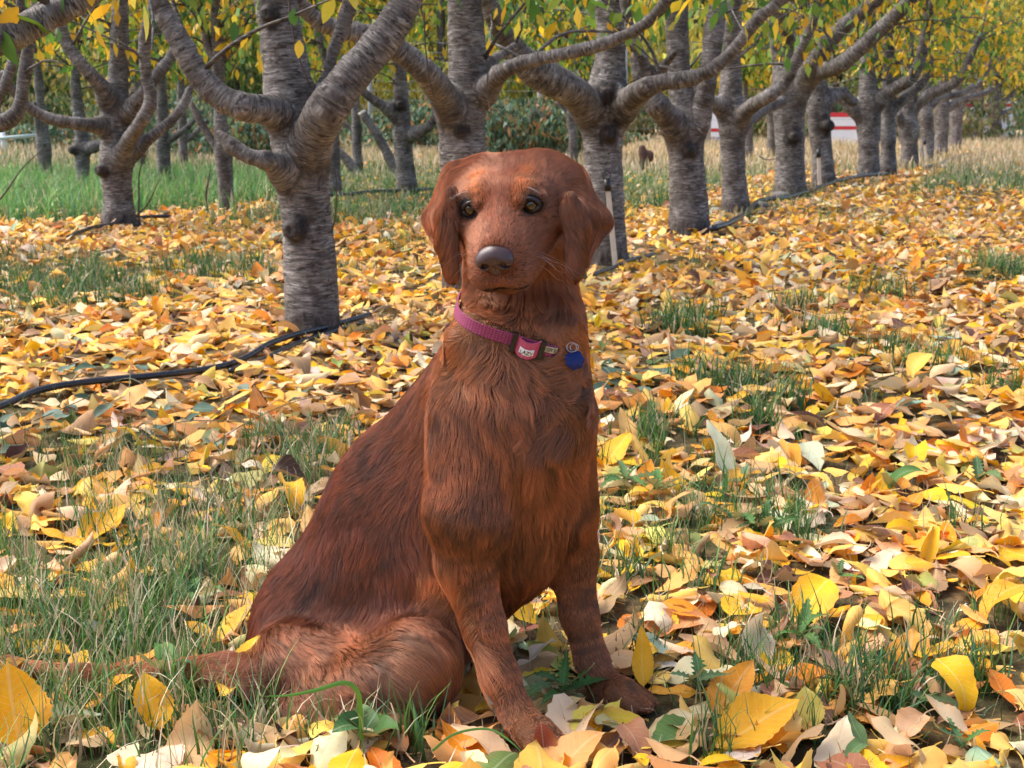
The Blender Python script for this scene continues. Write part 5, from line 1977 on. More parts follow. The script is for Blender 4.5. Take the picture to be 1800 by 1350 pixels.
    dict(Y=18.0, label='slim far cherry tree between two hidden trunks on the left', yellow=0.7,
         limbs=[([(247, 300, 10), (246, 270, 9), (245, 230, 9), (243, 170, 7), (240, 100, 6)], 18.0)], drift=[0], knots=[]),
    dict(Y=19.0, label='slim far cherry tree seen over the straw-coloured meadow', yellow=0.6,
         limbs=[([(322, 294, 9), (322, 265, 8), (320, 225, 8), (318, 160, 7), (316, 100, 6)], 19.0),
                ([(322, 250, 6), (340, 238, 5), (355, 222, 5), (366, 212, 4)], 19.0)], drift=[0, 0], knots=[]),
    dict(Y=17.0, label='far cherry tree beside the sawn-off leaning limb', yellow=0.6,
         limbs=[([(629, 302, 10), (628, 270, 9), (627, 230, 9), (625, 190, 8), (622, 140, 7), (620, 90, 5)], 17.0),
                ([(627, 232, 6), (612, 222, 5), (600, 212, 4)], 17.0)], drift=[0, 0], knots=[]),
    dict(Y=19.0, label='bluish thin cherry tree in front of the bramble hedge', yellow=0.5,
         limbs=[([(1010, 275, 9), (1007, 245, 8), (1003, 210, 8), (1000, 188, 7), (985, 165, 4)], 19.0),
                ([(1002, 200, 5), (990, 190, 4), (978, 178, 3)], 19.0)], drift=[0, 0], knots=[]),
    dict(Y=20.5, label='thin cherry trunk seen through the gap right of the slender tree', yellow=0.5,
         limbs=[([(1318, 268, 9), (1316, 245, 8), (1315, 222, 8), (1312, 190, 6)], 20.5)], drift=[0], knots=[]),
    dict(Y=22.0, label='thin cherry trunk right behind the stout tree, in the straw', yellow=0.5,
         limbs=[([(1358, 256, 9), (1357, 235, 8), (1355, 212, 8), (1350, 190, 6)], 22.0)], drift=[0], knots=[]),
    # trees whose trunks stand outside the picture but whose limbs cross it
    dict(Y=3.3, label='cherry tree just out of view, its heavy limb crossing the upper left corner', sdf=0.012, yellow=0.65, offtrunk=(-1.42, 3.25), top=True,
         limbs=[([(-190, 118, 34), (-120, 105, 30), (-50, 82, 28), (10, 62, 27), (60, 42, 25), (110, 18, 22), (165, -12, 19), (210, -50, 15), (240, -95, 11)], 3.45)],
         drift=[0.15], knots=[]),
    dict(Y=7.6, label='cherry tree left of the frame, curved thin limbs reaching in at the left edge', yellow=0.65, offtrunk=(-3.45, 7.5),
         limbs=[([(-75, 205, 17), (-30, 218, 16), (10, 214, 15), (34, 190, 13), (42, 140, 12), (50, 90, 10), (58, 40, 9), (62, 0, 7)], 7.4),
                ([(-80, 190, 13), (-40, 195, 12), (0, 165, 10), (22, 110, 9), (34, 60, 8), (36, 20, 8)], 7.2)],
         drift=[0, 0], knots=[]),
]

CROWNED = []


def make_orchard():
    for k, t in enumerate(TREES):
        limbs = []
        for (pts, y0), dr in zip(t['limbs'], t['drift']):
            limbs.append(px_limb(pts, y0, y0 + dr, t['Y'] if limbs and 'offtrunk' not in t else None))
        if 'offtrunk' in t:
            ox, oy = t['offtrunk']
            s = 0.085
            trunk = np.array([[ox, oy, -0.05, s * 1.4], [ox, oy, 0.12, s * 1.05], [ox + 0.01, oy, 0.5, s], [ox - 0.01, oy + 0.02, 0.85, s * 1.1], [ox, oy, 1.3, s * 0.8], [ox + 0.03, oy, 1.9, s * 0.6], [ox + 0.03, oy, 2.6, s * 0.35]])
            z0 = limbs[0][0]
            limbs = [trunk] + [np.vstack([[[ox, oy, L[0][2] - 0.12, L[0][3] * 1.1]], L]) for L in limbs]
        else:
            limbs[0][0, 2] = min(limbs[0][0, 2], -0.03)
            limbs[0][0, :2] = limbs[0][1, :2]
        # carry limbs that leave the picture further up
        for i, L in enumerate(limbs):
            p = proj(L[-1, :3])
            if (p[1] < 30 or i == 0) and L[-1, 2] < 2.4:
                limbs[i] = up_ext(L, 1.0 if t['Y'] < 12 else 0.9, 900 + k * 10 + i)
        base = limbs[0][0, :3] * np.array([1, 1, 0])
        base[2] = float(ground_h(base[0], base[1])[0])
        root = thing('cherry_tree', t['label'], 'tree', base, 'cherry trees of the orchard')
        if 'sdf' in t:
            knots = []
            for (a, b, r_) in t['knots']:
                j = np.argmin(np.abs(limbs[0][:, 2] - P(a, b, t['Y'])[2]))
                c = P(a, b, t['Y'])
                d = proj(c)[2]
                rr = r_ / FPX * d
                tr = smooth_limb(limbs[0], 0.02)
                j = np.argmin(np.linalg.norm(tr[:, [0, 2]] - c[[0, 2]], axis=1) * 0 + np.abs(tr[:, 2] - c[2]))
                ax = tr[j, :3]
                dx = c[0] - ax[0]
                dx = np.clip(dx, -tr[j, 3] * 0.85, tr[j, 3] * 0.85)
                dy = -math.sqrt(max(tr[j, 3] ** 2 - dx ** 2, 1e-6))
                f_ = nrm(np.array([dx, dy, 0]))
                c = ax + f_ * tr[j, 3] * 0.92 - f_ * rr * 0.4
                knots.append((c, rr, f_))
            bag = tree_mesh_sdf(limbs, t['sdf'], k + 1, knots)
        else:
            bag = tree_mesh_tubes(limbs, 12 if t['Y'] < 20 else 8, 0.05 if t['Y'] < 20 else 0.1, k + 1)
        bag.build('trunk', BARK, root)
        CROWNED.append((root, limbs, t))


def make_crowns():
    for k, (root, limbs, t) in enumerate(CROWNED):
        Y = t['Y']
        near = Y < 5.5
        if near:
            crown_parts(root, limbs, 700 + k, 52, 560, 0.075, t['yellow'], own=45, seg=4, zmin=1.10, drop=0.3)
        elif Y < 10:
            crown_parts(root, limbs, 700 + k, 64, 1150, 0.080, t['yellow'] - 0.05, own=12, seg=2, zmin=1.22, drop=0.5)
        elif Y < 16:
            crown_parts(root, limbs, 700 + k, 80, 1700, 0.085, t['yellow'] - 0.12, seg=2, zmin=1.25, drop=0.8)
        else:
            crown_parts(root, limbs, 700 + k, 70, 1500, 0.095, t['yellow'] - 0.15, seg=2, zmin=1.25, drop=1.0)


make_orchard()
make_crowns()


# ================================================================== BEYOND THE ORCHARD
def leaf_cloud(cen, rad, n, size, yellow, seed, hollow=0.35, flat=1.0, cols=None):
    """small leaf clumps spread unevenly through an ellipsoid"""
    r = np.random.default_rng(seed)
    d = nrm(r.normal(size=(n, 3)))
    q = d * (hollow + (1 - hollow) * r.random((n, 1)) ** 0.5)
    q = q * (1 + 0.45 * vnoise(d, 2.3, seed)[:, None])
    ok = vnoise(q + seed, 3.2, seed + 2) > -0.35
    pos = np.asarray(cen) + q[ok] * np.asarray(rad)
    V, lf, F, col = hanging_leaves(pos, size, yellow, seed + 1, 2)
    if cols is not None:
        rr = np.random.default_rng(seed + 5)
        c = np.asarray(cols)[rr.integers(0, len(cols), len(pos))] * (0.6 + 0.7 * rr.random((len(pos), 1)))
        clump = 1 + 0.35 * vnoise(pos, 1.6, seed + 7)[:, None]
        col = np.repeat((c * clump)[:, None], V.shape[1], 1)
    return V, lf, F, np.clip(col, 0.005, 0.9)


def make_background():
    r = np.random.default_rng(77)
    # bramble hedge in front of the fence
    BR = [(0.08, 0.16, 0.09), (0.13, 0.22, 0.14), (0.20, 0.30, 0.22), (0.05, 0.10, 0.06), (0.38, 0.20, 0.09), (0.18, 0.22, 0.09)]
    for i, (px, Y, w_, h_, lab) in enumerate([
            (925, 20.5, 1.25, 0.82, 'dense blue-green bramble thicket seen just above the dog\'s head'),
            (1000, 23.0, 1.0, 0.62, 'lower bramble thicket behind the bluish thin tree'),
            (60, 24.0, 1.4, 0.40, 'dark low bush under the pipe rail at the left edge'),
            (440, 22.0, 1.4, 0.65, 'green bush seen between the nearest trunk and the thin-topped tree'),
            (760, 24.0, 1.4, 0.75, 'dark bush behind the tree with the burnt-looking fork'),
            (345, 25.0, 1.5, 0.9, 'green bush beyond the far left trunks')]):
        b = G(px, 200)
        x = (px - 900) / FPX * Y
        root = thing('bramble_bush', lab, 'bush', (x, Y, 0), 'bushes along the field edge')
        V, lf, F, col = leaf_cloud((x, Y, h_ * 0.5), (w_, 0.8, h_ * 0.62), 5200, 0.10, 0.1, 1200 + i, 0.2, cols=BR)
        V[..., 2] = np.maximum(V[..., 2], 0.0)
        tag(joined('foliage', V, lf, F, col, root, CROWN_MAT), kind='stuff')
        bag = Bag()
        for _ in range(14):
            a = r.random() * 6.28
            pts = np.array([[x, Y, 0], [x + math.cos(a) * w_ * 0.4, Y + math.sin(a) * 0.3, h_ * 0.9], [x + math.cos(a) * w_ * 0.9, Y + math.sin(a) * 0.6, h_ * 0.6]])
            q = catmull(pts, 8)
            V2, F2, T2 = tube(q, np.linspace(0.012, 0.005, 8), 4)
            z = np.zeros(len(V2))
            bag.add(V2, F2, T2, bark=V2, age=z, knot=z + 0.5)
        bag.build('stem', BARK, root)

    # woodland trees beyond the field
    WOOD = [[tuple(1.7 * q for q in c) for c in w] for w in [[(0.10, 0.17, 0.05), (0.20, 0.26, 0.07), (0.34, 0.33, 0.08), (0.06, 0.10, 0.035)],
            [(0.42, 0.34, 0.06), (0.34, 0.34, 0.08), (0.52, 0.40, 0.06), (0.16, 0.20, 0.06)],
            [(0.09, 0.18, 0.06), (0.14, 0.26, 0.08), (0.20, 0.32, 0.11), (0.05, 0.10, 0.04)],
            [(0.30, 0.26, 0.09), (0.22, 0.24, 0.10), (0.40, 0.30, 0.10), (0.14, 0.15, 0.07)]]]
    names = ['mixed green and yellow', 'yellow autumn', 'dark green', 'dull olive']
    r = np.random.default_rng(5)
    protos = []
    n = 34
    meshes = {}
    for i in range(n):
        Y = 31.5 + (i % 3) * 4.5 + r.uniform(-1, 1)
        px = -140 + i * 2080 / (n - 1) + r.uniform(-25, 25)
        x = (px - 900) / FPX * Y * 1.02
        kind = int(r.integers(0, 4)) if not (900 < px < 1120) else 2
        if px > 1650:
            Y += 9
            x = (px - 900) / FPX * Y * 1.02
        hgt = r.uniform(6.5, 8.5)
        root = thing('woodland_tree', 'tall ' + names[kind] + ' woodland tree beyond the field, one of many alike', 'tree', (x, Y, 0), names[kind] + ' woodland trees beyond the field')
        key = (kind, i % 2)
        if key not in meshes:
            parts = []
            for j in range(7):
                a = r.random() * 6.28
                q = r.uniform(0.3, 1.4)
                parts.append(leaf_cloud((math.cos(a) * q, math.sin(a) * q * 0.7, r.uniform(0.9, 5.5)), (r.uniform(1.1, 1.7), r.uniform(1.0, 1.4), r.uniform(0.9, 1.5)), 1000, 0.16, 0.3, 1500 + i * 10 + j, 0.25, cols=WOOD[kind]))
            V = np.concatenate([p[0] for p in parts])
            col = np.concatenate([p[3] for p in parts])
            V[..., 2] = np.maximum(V[..., 2], 0.05)
            o = joined('crown', V + np.array([x, Y, 0]), np.zeros_like(V), parts[0][2], col, root, CROWN_MAT)
            L = np.array([[0, 0, -0.1, 0.17], [0.05, 0, 1.0, 0.13], [-0.05, 0.1, 3.0, 0.10], [0.1, 0, 6.0, 0.05]])
            bag = Bag()
            for m_ in range(4):
                LL = L.copy()
                if m_:
                    a = m_ * 2.1 + r.random()
                    LL = np.array([[0, 0, 0.3 + m_ * 0.4, 0.07], [math.cos(a) * 0.4, math.sin(a) * 0.4, 1.6 + m_ * 0.4, 0.055], [math.cos(a), math.sin(a) * 0.8, 3.4 + m_ * 0.4, 0.03]])
                V2, F2, cap, bark, age = limb_mesh(LL + np.array([x, Y, 0, 0]), 8, 0.25, 60 + i + m_)
                bag.add(V2, F2, cap, bark=bark, age=age, knot=age * 0 + 0.4)
            tr = bag.build('trunk', BARK, root)
            tag(o, kind='stuff')
            meshes[key] = (o, tr)
        else:
            for src in meshes[key]:
                c = src.copy()
                COL.objects.link(c)
                c.parent = root
            sc_ = r.uniform(0.85, 1.2)
            root.scale = (sc_, sc_, sc_)
            root.rotation_euler = (0, 0, r.random() * 6.28)
    # low scrub along the foot of the wood
    parts = []
    for i in range(44):
        px = -420 + i * 62 + r.uniform(-25, 25)
        Y = r.uniform(28.8, 30.6)
        x = (px - 900) / FPX * Y
        parts.append(leaf_cloud((x, Y, 0.45), (r.uniform(0.7, 1.3), 0.7, r.uniform(0.5, 1.15)), 700, 0.13, 0.3, 3500 + i, 0.1,
                                cols=[(0.30, 0.30, 0.12), (0.45, 0.38, 0.18), (0.20, 0.28, 0.10), (0.55, 0.42, 0.24)] if i % 3 else [(0.14, 0.24, 0.12), (0.24, 0.34, 0.16), (0.10, 0.18, 0.08)]))
    V = np.concatenate([p[0] for p in parts])
    V[..., 2] = np.maximum(V[..., 2], 0.01)
    col = np.concatenate([p[3] for p in parts])
    o = joined('scrub', V, np.zeros_like(V), parts[0][2], col, None, CROWN_MAT)
    tag(o, 'low scrub in pale green and straw along the foot of the wood', 'scrub', kind='stuff')
    # the far wood that reads as one mass
    parts = []
    for i in range(46):
        px = -500 + i * 62 + r.uniform(-20, 20)
        Y = r.uniform(44, 52)
        x = (px - 900) / FPX * Y
        k = int(r.integers(0, 4))
        for lvl in (1.2, 3.8):
            parts.append(leaf_cloud((x, Y, lvl + r.uniform(-0.5, 0.5)), (2.4, 1.4, 2.1), 330, 0.40, 0.3, 2500 + i * 3 + int(lvl), 0.2, cols=WOOD[k]))
    V = np.concatenate([p[0] for p in parts])
    col = np.concatenate([p[3] for p in parts])
    o = joined('far_woodland', V, np.zeros_like(V), parts[0][2], col, None, CROWN_MAT)
    tag(o, 'far wood closing off the view behind the field in olive and yellow', 'woodland', kind='stuff')

    # hill behind everything
    xs = np.linspace(-160, 160, 80)
    ys = np.linspace(58, 150, 24)
    X, Yg = np.meshgrid(xs, ys)
    hh = 1 + 7 * (1 - np.exp(-((Yg - 58) / 40) ** 2)) + 1.2 * fbm(np.stack([X.ravel(), Yg.ravel(), 0 * X.ravel()], 1), 0.08, 3, 4).reshape(X.shape)
    hh[0] = -0.5
    Vh = np.stack([X.ravel(), Yg.ravel(), hh.ravel()], 1)
    i, j = np.meshgrid(np.arange(23), np.arange(79), indexing='ij')
    Fh = np.stack([i * 80 + j, i * 80 + j + 1, (i + 1) * 80 + j + 1, (i + 1) * 80 + j], -1).reshape(-1, 4)
    hm = Mat('hill_wood')
    tc = hm.n('ShaderNodeTexCoord').outputs['Object']
    nn = hm.noise(tc, 0.9, 6, 0.7)
    hm.surf(hm.pbr(hm.ramp(nn, [(0.35, (0.08, 0.11, 0.05)), (0.5, (0.20, 0.23, 0.10)), (0.65, (0.40, 0.35, 0.14))]), 0.95, hm.bump(nn, 1.0, 1.0), spec=0.1))
    tag(np_mesh('hill', Vh, Fh, hm.m), kind='structure')


make_background()

make_litter()
make_litter_around()
make_grass()


# ================================================================== SMALL THINGS OF THE PLACE
def pipe_thing(name, label, cat, pix, rad, mat, z=0.0, group=None, seg=10, n=60):
    pts = np.array([G(a, b, 0) for a, b in pix])
    q = catmull(pts, n)
    q[:, 2] = ground_h(q[:, 0], q[:, 1]) + rad + z + 0.014
    q[:, 2] += 0.004 * vnoise(q, 6, 3)
    V, F, T = tube(q, rad, seg)
    o = np_mesh(name, V, [F, T], mat, None, origin=q[len(q) // 2])
    tag(o, label, cat, group)
    return o


black = simple_mat('black_plastic_pipe', (0.018, 0.019, 0.024), 0.28, vary=0.3, scale=60, bump=0.25)
grp = 'black irrigation pipes along the tree rows'
pipe_thing('irrigation_pipe', 'black irrigation pipe running past the foot of the nearest tree to the left edge', 'pipe',
           [(-90, 775), (0, 740), (60, 714), (130, 700), (200, 690), (300, 677), (395, 664), (440, 644), (490, 622), (545, 603), (600, 588), (650, 575)], 0.0105, black, 0.020, grp, 12, 90)
pipe_thing('irrigation_pipe', 'second thinner black pipe lying against the long one by the nearest tree', 'pipe',
           [(405, 667), (450, 650), (500, 631), (550, 610), (605, 592), (640, 582)], 0.0080, black, 0.010, grp, 10, 50)
pipe_thing('irrigation_pipe', 'black pipe end in the leaves right of the dog\'s ear', 'pipe',
           [(1040, 492), (1080, 478), (1110, 466), (1150, 455)], 0.010, black, 0.012, grp)
pipe_thing('irrigation_pipe', 'dark pipe curving round the foot of the gnarled left tree', 'pipe',
           [(120, 428), (165, 412), (200, 406), (240, 396), (300, 392)], 0.013, black, 0.02, grp)
pipe_thing('irrigation_pipe', 'straight pipe on the grass between the nearest trunk and the dog', 'pipe',
           [(560, 357), (620, 352), (680, 347), (760, 341)], 0.016, black, 0.03, grp)
pipe_thing('irrigation_pipe', 'dark pipe winding between the slender and the stout tree', 'pipe',
           [(1250, 415), (1285, 405), (1310, 388), (1325, 370), (1345, 362), (1380, 357), (1420, 345), (1450, 334), (1500, 322), (1560, 313)], 0.020, black, 0.02, grp, 10, 90)
pipe_thing('irrigation_pipe', 'short piece of pipe showing in the grass beyond the burl tree', 'pipe',
           [(1625, 305), (1645, 296), (1665, 290), (1700, 278)], 0.022, black, 0.02, grp)

# ---------------- stakes with clips
wood = simple_mat('stake_wood', (0.62, 0.52, 0.40), 0.7, vary=0.25, scale=30, bump=0.4)
clipm = simple_mat('clip_plastic', (0.012, 0.012, 0.013), 0.4)
for lab, base, top, Y, wpx in (
        ('pale wooden stake with a black clip, right beside the dog\'s ear', (1082, 470), (1068, 326), None, 9),
        ('pale wooden stake with a black clip, leaning on the tree with the burl', (1441, 331), (1439, 270), None, 6),
        ('pale wooden stake before the thin-topped tree on the left', (409, 376), (403, 322), None, 6),
        ('pale wooden stake beside the tree eleventh in the row', (1629, 290), (1625, 250), None, 4)):
    b = G(*base)
    t = P(*top, b[1] + 0.03)
    d = proj(b)[2]
    wd = wpx / FPX * d
    root = thing('wooden_stake', lab, 'stake', b, 'wooden stakes in the tree rows')
    ax = nrm(t - b)
    sx = nrm(np.cross(ax, [0, 1, 0]))
    sy = np.cross(sx, ax)
    bag = Bag()
    c0 = []
    for tt, k in ((-0.03, 1.0), (0.5, 1.0), (1.0, 0.95)):
        c = b + (t - b) * tt
        for a_, b_ in ((-1, -1), (1, -1), (1, 1), (-1, 1)):
            c0.append(c + sx * a_ * wd * 0.5 * k + sy * b_ * wd * 0.28 * k)
    Fq = []
    for lv in range(2):
        for k in range(4):
            Fq.append([lv * 4 + k, lv * 4 + (k + 1) % 4, lv * 4 + 4 + (k + 1) % 4, lv * 4 + 4 + k])
    Fq.append([8, 9, 10, 11])
    np_mesh('stake_post', np.array(c0), np.array(Fq), wood, root, smooth=False)
    cl = tube(np.array([t - ax * wd * 1.1, t + ax * wd * 1.2]), wd * 0.72, 8)
    np_mesh('clip', cl[0], [cl[1], cl[2]], clipm, root)
    a = np.linspace(0, 2 * np.pi, 18)
    ring = t + ax * wd * 2.0 + sx[None] * (np.cos(a) * wd * 0.8)[:, None] + ax[None] * (np.sin(a) * wd * 0.8)[:, None]
    rr_ = tube(ring, wd * 0.14, 5)
    np_mesh('wire_ring', rr_[0], [rr_[1], rr_[2]], clipm, root)

# ---------------- stones at the tree feet
stone = simple_mat('field_stone', (0.15, 0.135, 0.125), 0.85, vary=0.4, scale=25, bump=0.8, bdist=0.004)
rs = np.random.default_rng(8)
for lab, px, py, rpx in (('small grey stone under the end of the black pipe', 575, 602, 13), ('brown-grey stone just right of the nearest trunk\'s foot', 655, 610, 14),
                         ('flat dark stone near the dog\'s back, right of the brown-grey one', 700, 604, 16),
                         ('grey stone at the foot of the stout tree with the knot ring', 1372, 352, 16), ('flat grey stone in front of the slender tree', 1335, 368, 14),
                         ('dark stone half covered by leaves below the V-shaped tree', 1265, 402, 13), ('grey stone by the pipe left of the gnarled tree', 232, 400, 11)):
    c = G(px, py)
    d = proj(c)[2]
    r_ = rpx / FPX * d
    th, ph = np.meshgrid(np.linspace(0, np.pi, 12), np.linspace(0, 2 * np.pi, 18, endpoint=False), indexing='ij')
    X = np.stack([np.sin(th) * np.cos(ph), np.sin(th) * np.sin(ph), np.cos(th)], -1).reshape(-1, 3)
    X = X * (1 + 0.22 * fbm(X + px, 1.6, 3, 9))[:, None] * np.array([r_, r_ * 0.8, r_ * 0.55])
    V = X + c + np.array([0, 0, r_ * 0.30 + 0.01])
    i, j = np.meshgrid(np.arange(11), np.arange(18), indexing='ij')
    F = np.stack([i * 18 + j, i * 18 + (j + 1) % 18, (i + 1) * 18 + (j + 1) % 18, (i + 1) * 18 + j], -1).reshape(-1, 4)
    o = np_mesh('stone', V, F[:, ::-1], stone, origin=c)
    tag(o, lab, 'stone', 'stones at the feet of the trees')

# ---------------- stump
c = G(1133, 297)
root = thing('tree_stump', 'weathered reddish brown stump standing alone in the straw-coloured grass', 'stump', c)
stm = simple_mat('stump_wood', (0.085, 0.042, 0.030), 0.85, vary=0.5, scale=12, bump=0.9, bdist=0.01)
s_ = 1 / FPX * proj(c)[2]
pr = [Prim('cone', (c + np.array([0, 0, -0.03]), c + np.array([-0.02, 0, 27 * s_]), 8 * s_, 8 * s_), 0.02),
      Prim('cone', (c + np.array([-0.02, 0, 27 * s_]), c + np.array([-5 * s_, 0, 36 * s_]), 7 * s_, 6 * s_), 0.02),
      Prim('ell', (c + np.array([8 * s_, 0, 22 * s_]), np.eye(3), np.array([7 * s_, 7 * s_, 11 * s_])), 0.02)]
g = [np.arange(c[a] - 0.25, c[a] + 0.25, 0.012) for a in (0, 1)] + [np.arange(-0.03, 0.40, 0.012)]
V, F = surface_nets(eval_field(pr, *g), *g)
V += vert_normals(V, F) * (0.014 * fbm(V * np.array([1, 1, 0.4]), 22, 3, 2))[:, None]
np_mesh('stump_wood', V, F, stm, root)

# ---------------- painted plank wall with red stripes, far behind the row
wp_ = simple_mat('white_paint', (0.76, 0.80, 0.84), 0.5, vary=0.06, scale=3)
rp_ = simple_mat('red_paint', (0.60, 0.03, 0.04), 0.5, vary=0.1, scale=5)
bp_ = simple_mat('blue_paint', (0.05, 0.14, 0.50), 0.5, vary=0.1, scale=5)


def box_mesh(name, lo, hi, mat, parent):
    x0, y0, z0 = lo
    x1, y1, z1 = hi
    V = np.array([(x0, y0, z0), (x1, y0, z0), (x1, y1, z0), (x0, y1, z0), (x0, y0, z1), (x1, y0, z1), (x1, y1, z1), (x0, y1, z1)])
    F = np.array([(0, 3, 2, 1), (4, 5, 6, 7), (0, 1, 5, 4), (1, 2, 6, 5), (2, 3, 7, 6), (3, 0, 4, 7)])
    return np_mesh(name, V, F, mat, parent, smooth=False)


for lab, xa, xb, Y, rows in (
        ('white plank wall with thin red stripes and a blue foot, behind the slender tree', 1222, 1300, 27.6,
         [(252, 241, 'b'), (240.6, 232, 'w'), (231.6, 226, 'r'), (225.6, 211, 'w'), (210.6, 198, 'w'), (197.6, 191, 'r'), (190.6, 187, 'w')]),
        ('white plank wall with a broad red top stripe, between the burl tree and its neighbour', 1444, 1540, 26.8,
         [(241, 228, 'w'), (227.6, 222, 'r'), (221.6, 210, 'w'), (209.6, 206, 'w'), (205.6, 198, 'r')]),
        ('pale bluish plank wall with red stripe ends, at the far end of the row', 1685, 1785, 34.2,
         [(224, 207, 'w'), (206.6, 200, 'w'), (199.6, 188, 'w'), (187.6, 182, 'r'), (181.6, 178, 'w')])):
    b = P(xa, 240, Y)
    root = thing('plank_wall', lab, 'wall', (b[0], Y, 0), 'painted plank walls beyond the orchard')
    x0, x1 = P(xa, 240, Y)[0], P(xb, 240, Y)[0]
    for k, (ya, yb, cc) in enumerate(rows):
        z0, z1 = P(900, ya, Y)[2], P(900, yb, Y)[2]
        if k == 0:
            z0 = 0.0
        x_1 = x0 + (x1 - x0) * (1 if cc != 'w' or k % 2 else 0.985)
        box_mesh('plank', (x0, Y - 0.03 - 0.006 * (k % 2), z0), (x_1, Y + 0.03, z1), {'w': wp_, 'r': rp_, 'b': bp_}[cc], root)
    for xx in (x0 + 0.02, x1 - 0.08):
        box_mesh('wall_post', (xx, Y + 0.035, -0.1), (xx + 0.06, Y + 0.10, P(900, rows[-1][1], Y)[2] - 0.02), wp_, root)

# ---------------- wire fence behind the hedge
galv = simple_mat('galvanised_wire', (0.20, 0.22, 0.22), 0.6)
postm = simple_mat('fence_post_wood', (0.33, 0.33, 0.30), 0.85, vary=0.3, scale=10, bump=0.6)
Y = 25.5
fx0, fx1 = -2.6, 3.6
root = thing('wire_fence', 'tall wire mesh fence on grey posts behind the bramble thicket', 'fence', (fx0, Y, 0))
for x in np.arange(fx0, fx1 + 0.1, 1.55):
    V, F, T = tube(np.array([[x, Y, -0.2], [x + 0.01, Y, 1.0], [x, Y, 2.05]]), 0.05, 10)
    np_mesh('post', V, [F, T], postm, root)
for z in np.arange(0.2, 2.0, 0.17):
    V, F, T = tube(np.array([[fx0, Y - 0.055, z], [0.5, Y - 0.055, z - 0.01], [fx1, Y - 0.055, z]]), 0.0032, 4)
    np_mesh('wire', V, [F, T], galv, root)
for x in np.arange(fx0 + 0.15, fx1, 0.30):
    V, F, T = tube(np.array([[x, Y - 0.062, 0.2], [x, Y - 0.062, 1.9]]), 0.0024, 4)
    np_mesh('stay_wire', V, [F, T], galv, root)

railm = simple_mat('pale_rail_paint', (0.45, 0.55, 0.50), 0.5, vary=0.15)
a, b = G(9, 274), None
Yr = a[1]
root = thing('pipe_rail', 'pale green pipe rail on a white post at the left edge of the field', 'fence', a)
V, F, T = tube(np.array([[a[0], Yr, -0.1], [a[0] - 0.02, Yr, P(5, 222, Yr)[2]]]), 0.040, 10)
np_mesh('post', V, [F, T], wp_, root)
V, F, T = tube(np.array([P(-60, 247, Yr - 0.06), P(0, 243, Yr - 0.06), P(62, 238, Yr - 0.06)]), 0.030, 10)
np_mesh('rail', V, [F, T], railm, root)

# ---------------- shoots, dead sticks and the sawn pole
stickm = simple_mat('dead_twig', (0.075, 0.050, 0.040), 0.8, vary=0.4)


def stick(name, label, cat, pts, rpx, group=None):
    """pts: (px, py, Y) ..., thin and tapering"""
    c = np.array([P(*p) for p in pts])
    d = proj(c[0])[2]
    r0 = rpx / FPX * d
    q = catmull(c, 24)
    V, F, T = tube(q, np.linspace(r0, r0 * 0.35, 24), 6)
    o = np_mesh(name, V, [F, T], stickm, origin=c[0])
    tag(o, label, cat, group)
    return o


gs = 'thin shoots and dead twigs round the trees'
stick('shoot', 'thin upright shoot from the foot of the gnarled left tree', 'shoot', [(245, 398, 9.35), (244, 350, 9.3), (246, 300, 9.3), (262, 262, 9.25)], 2.2, gs)
stick('shoot', 'slanting shoot rising right from the gnarled left tree', 'shoot', [(240, 380, 9.3), (262, 355, 9.25), (280, 315, 9.2)], 1.8, gs)
stick('shoot', 'bent twig at the left edge over the tall grass', 'shoot', [(-10, 362, 7.9), (12, 335, 7.8), (40, 295, 7.8), (75, 262, 7.8)], 2.0, gs)
stick('shoot', 'short black snag beside the thin-topped tree', 'shoot', [(366, 380, 10.4), (362, 345, 10.4), (370, 298, 10.4)], 3.0, gs)
stick('shoot', 'dark shoot curving up the right side of the nearest trunk', 'shoot', [(583, 410, 4.92), (590, 375, 4.9), (592, 330, 4.88), (588, 290, 4.9)], 1.8, gs)
stick('shoot', 'long whip hanging in front of the nearest trunk from above', 'shoot', [(506, -20, 4.83), (512, 40, 4.80), (525, 100, 4.79), (545, 150, 4.80), (556, 160, 4.85)], 2.6, gs)
stick('shoot', 'thin twig hanging between the nearest tree and the dog\'s head', 'shoot', [(745, 20, 5.6), (748, 80, 5.6), (755, 140, 5.62), (768, 185, 5.65), (780, 232, 5.7)], 2.0, gs)
stick('shoot', 'twig dangling left of the bramble hedge over the dog', 'shoot', [(857, 130, 5.95), (858, 175, 5.95), (868, 215, 5.9), (871, 250, 5.9)], 1.6, gs)
stick('shoot', 'curved dead twig low in the grass behind the stout tree', 'shoot', [(1335, 275, 13.5), (1350, 281, 13.4), (1380, 275, 13.0)], 1.4, gs)
stick('shoot', 'thin bare twig crossing in front of the V-shaped tree', 'shoot', [(1232, 118, 8.7), (1255, 105, 8.7), (1290, 82, 8.6), (1310, 60, 8.6)], 1.8, gs)
stick('shoot', 'pale bare stick lying out to the right of the far trunks', 'shoot', [(1612, 142, 16), (1635, 135, 16), (1662, 117, 16)], 3.0, gs)

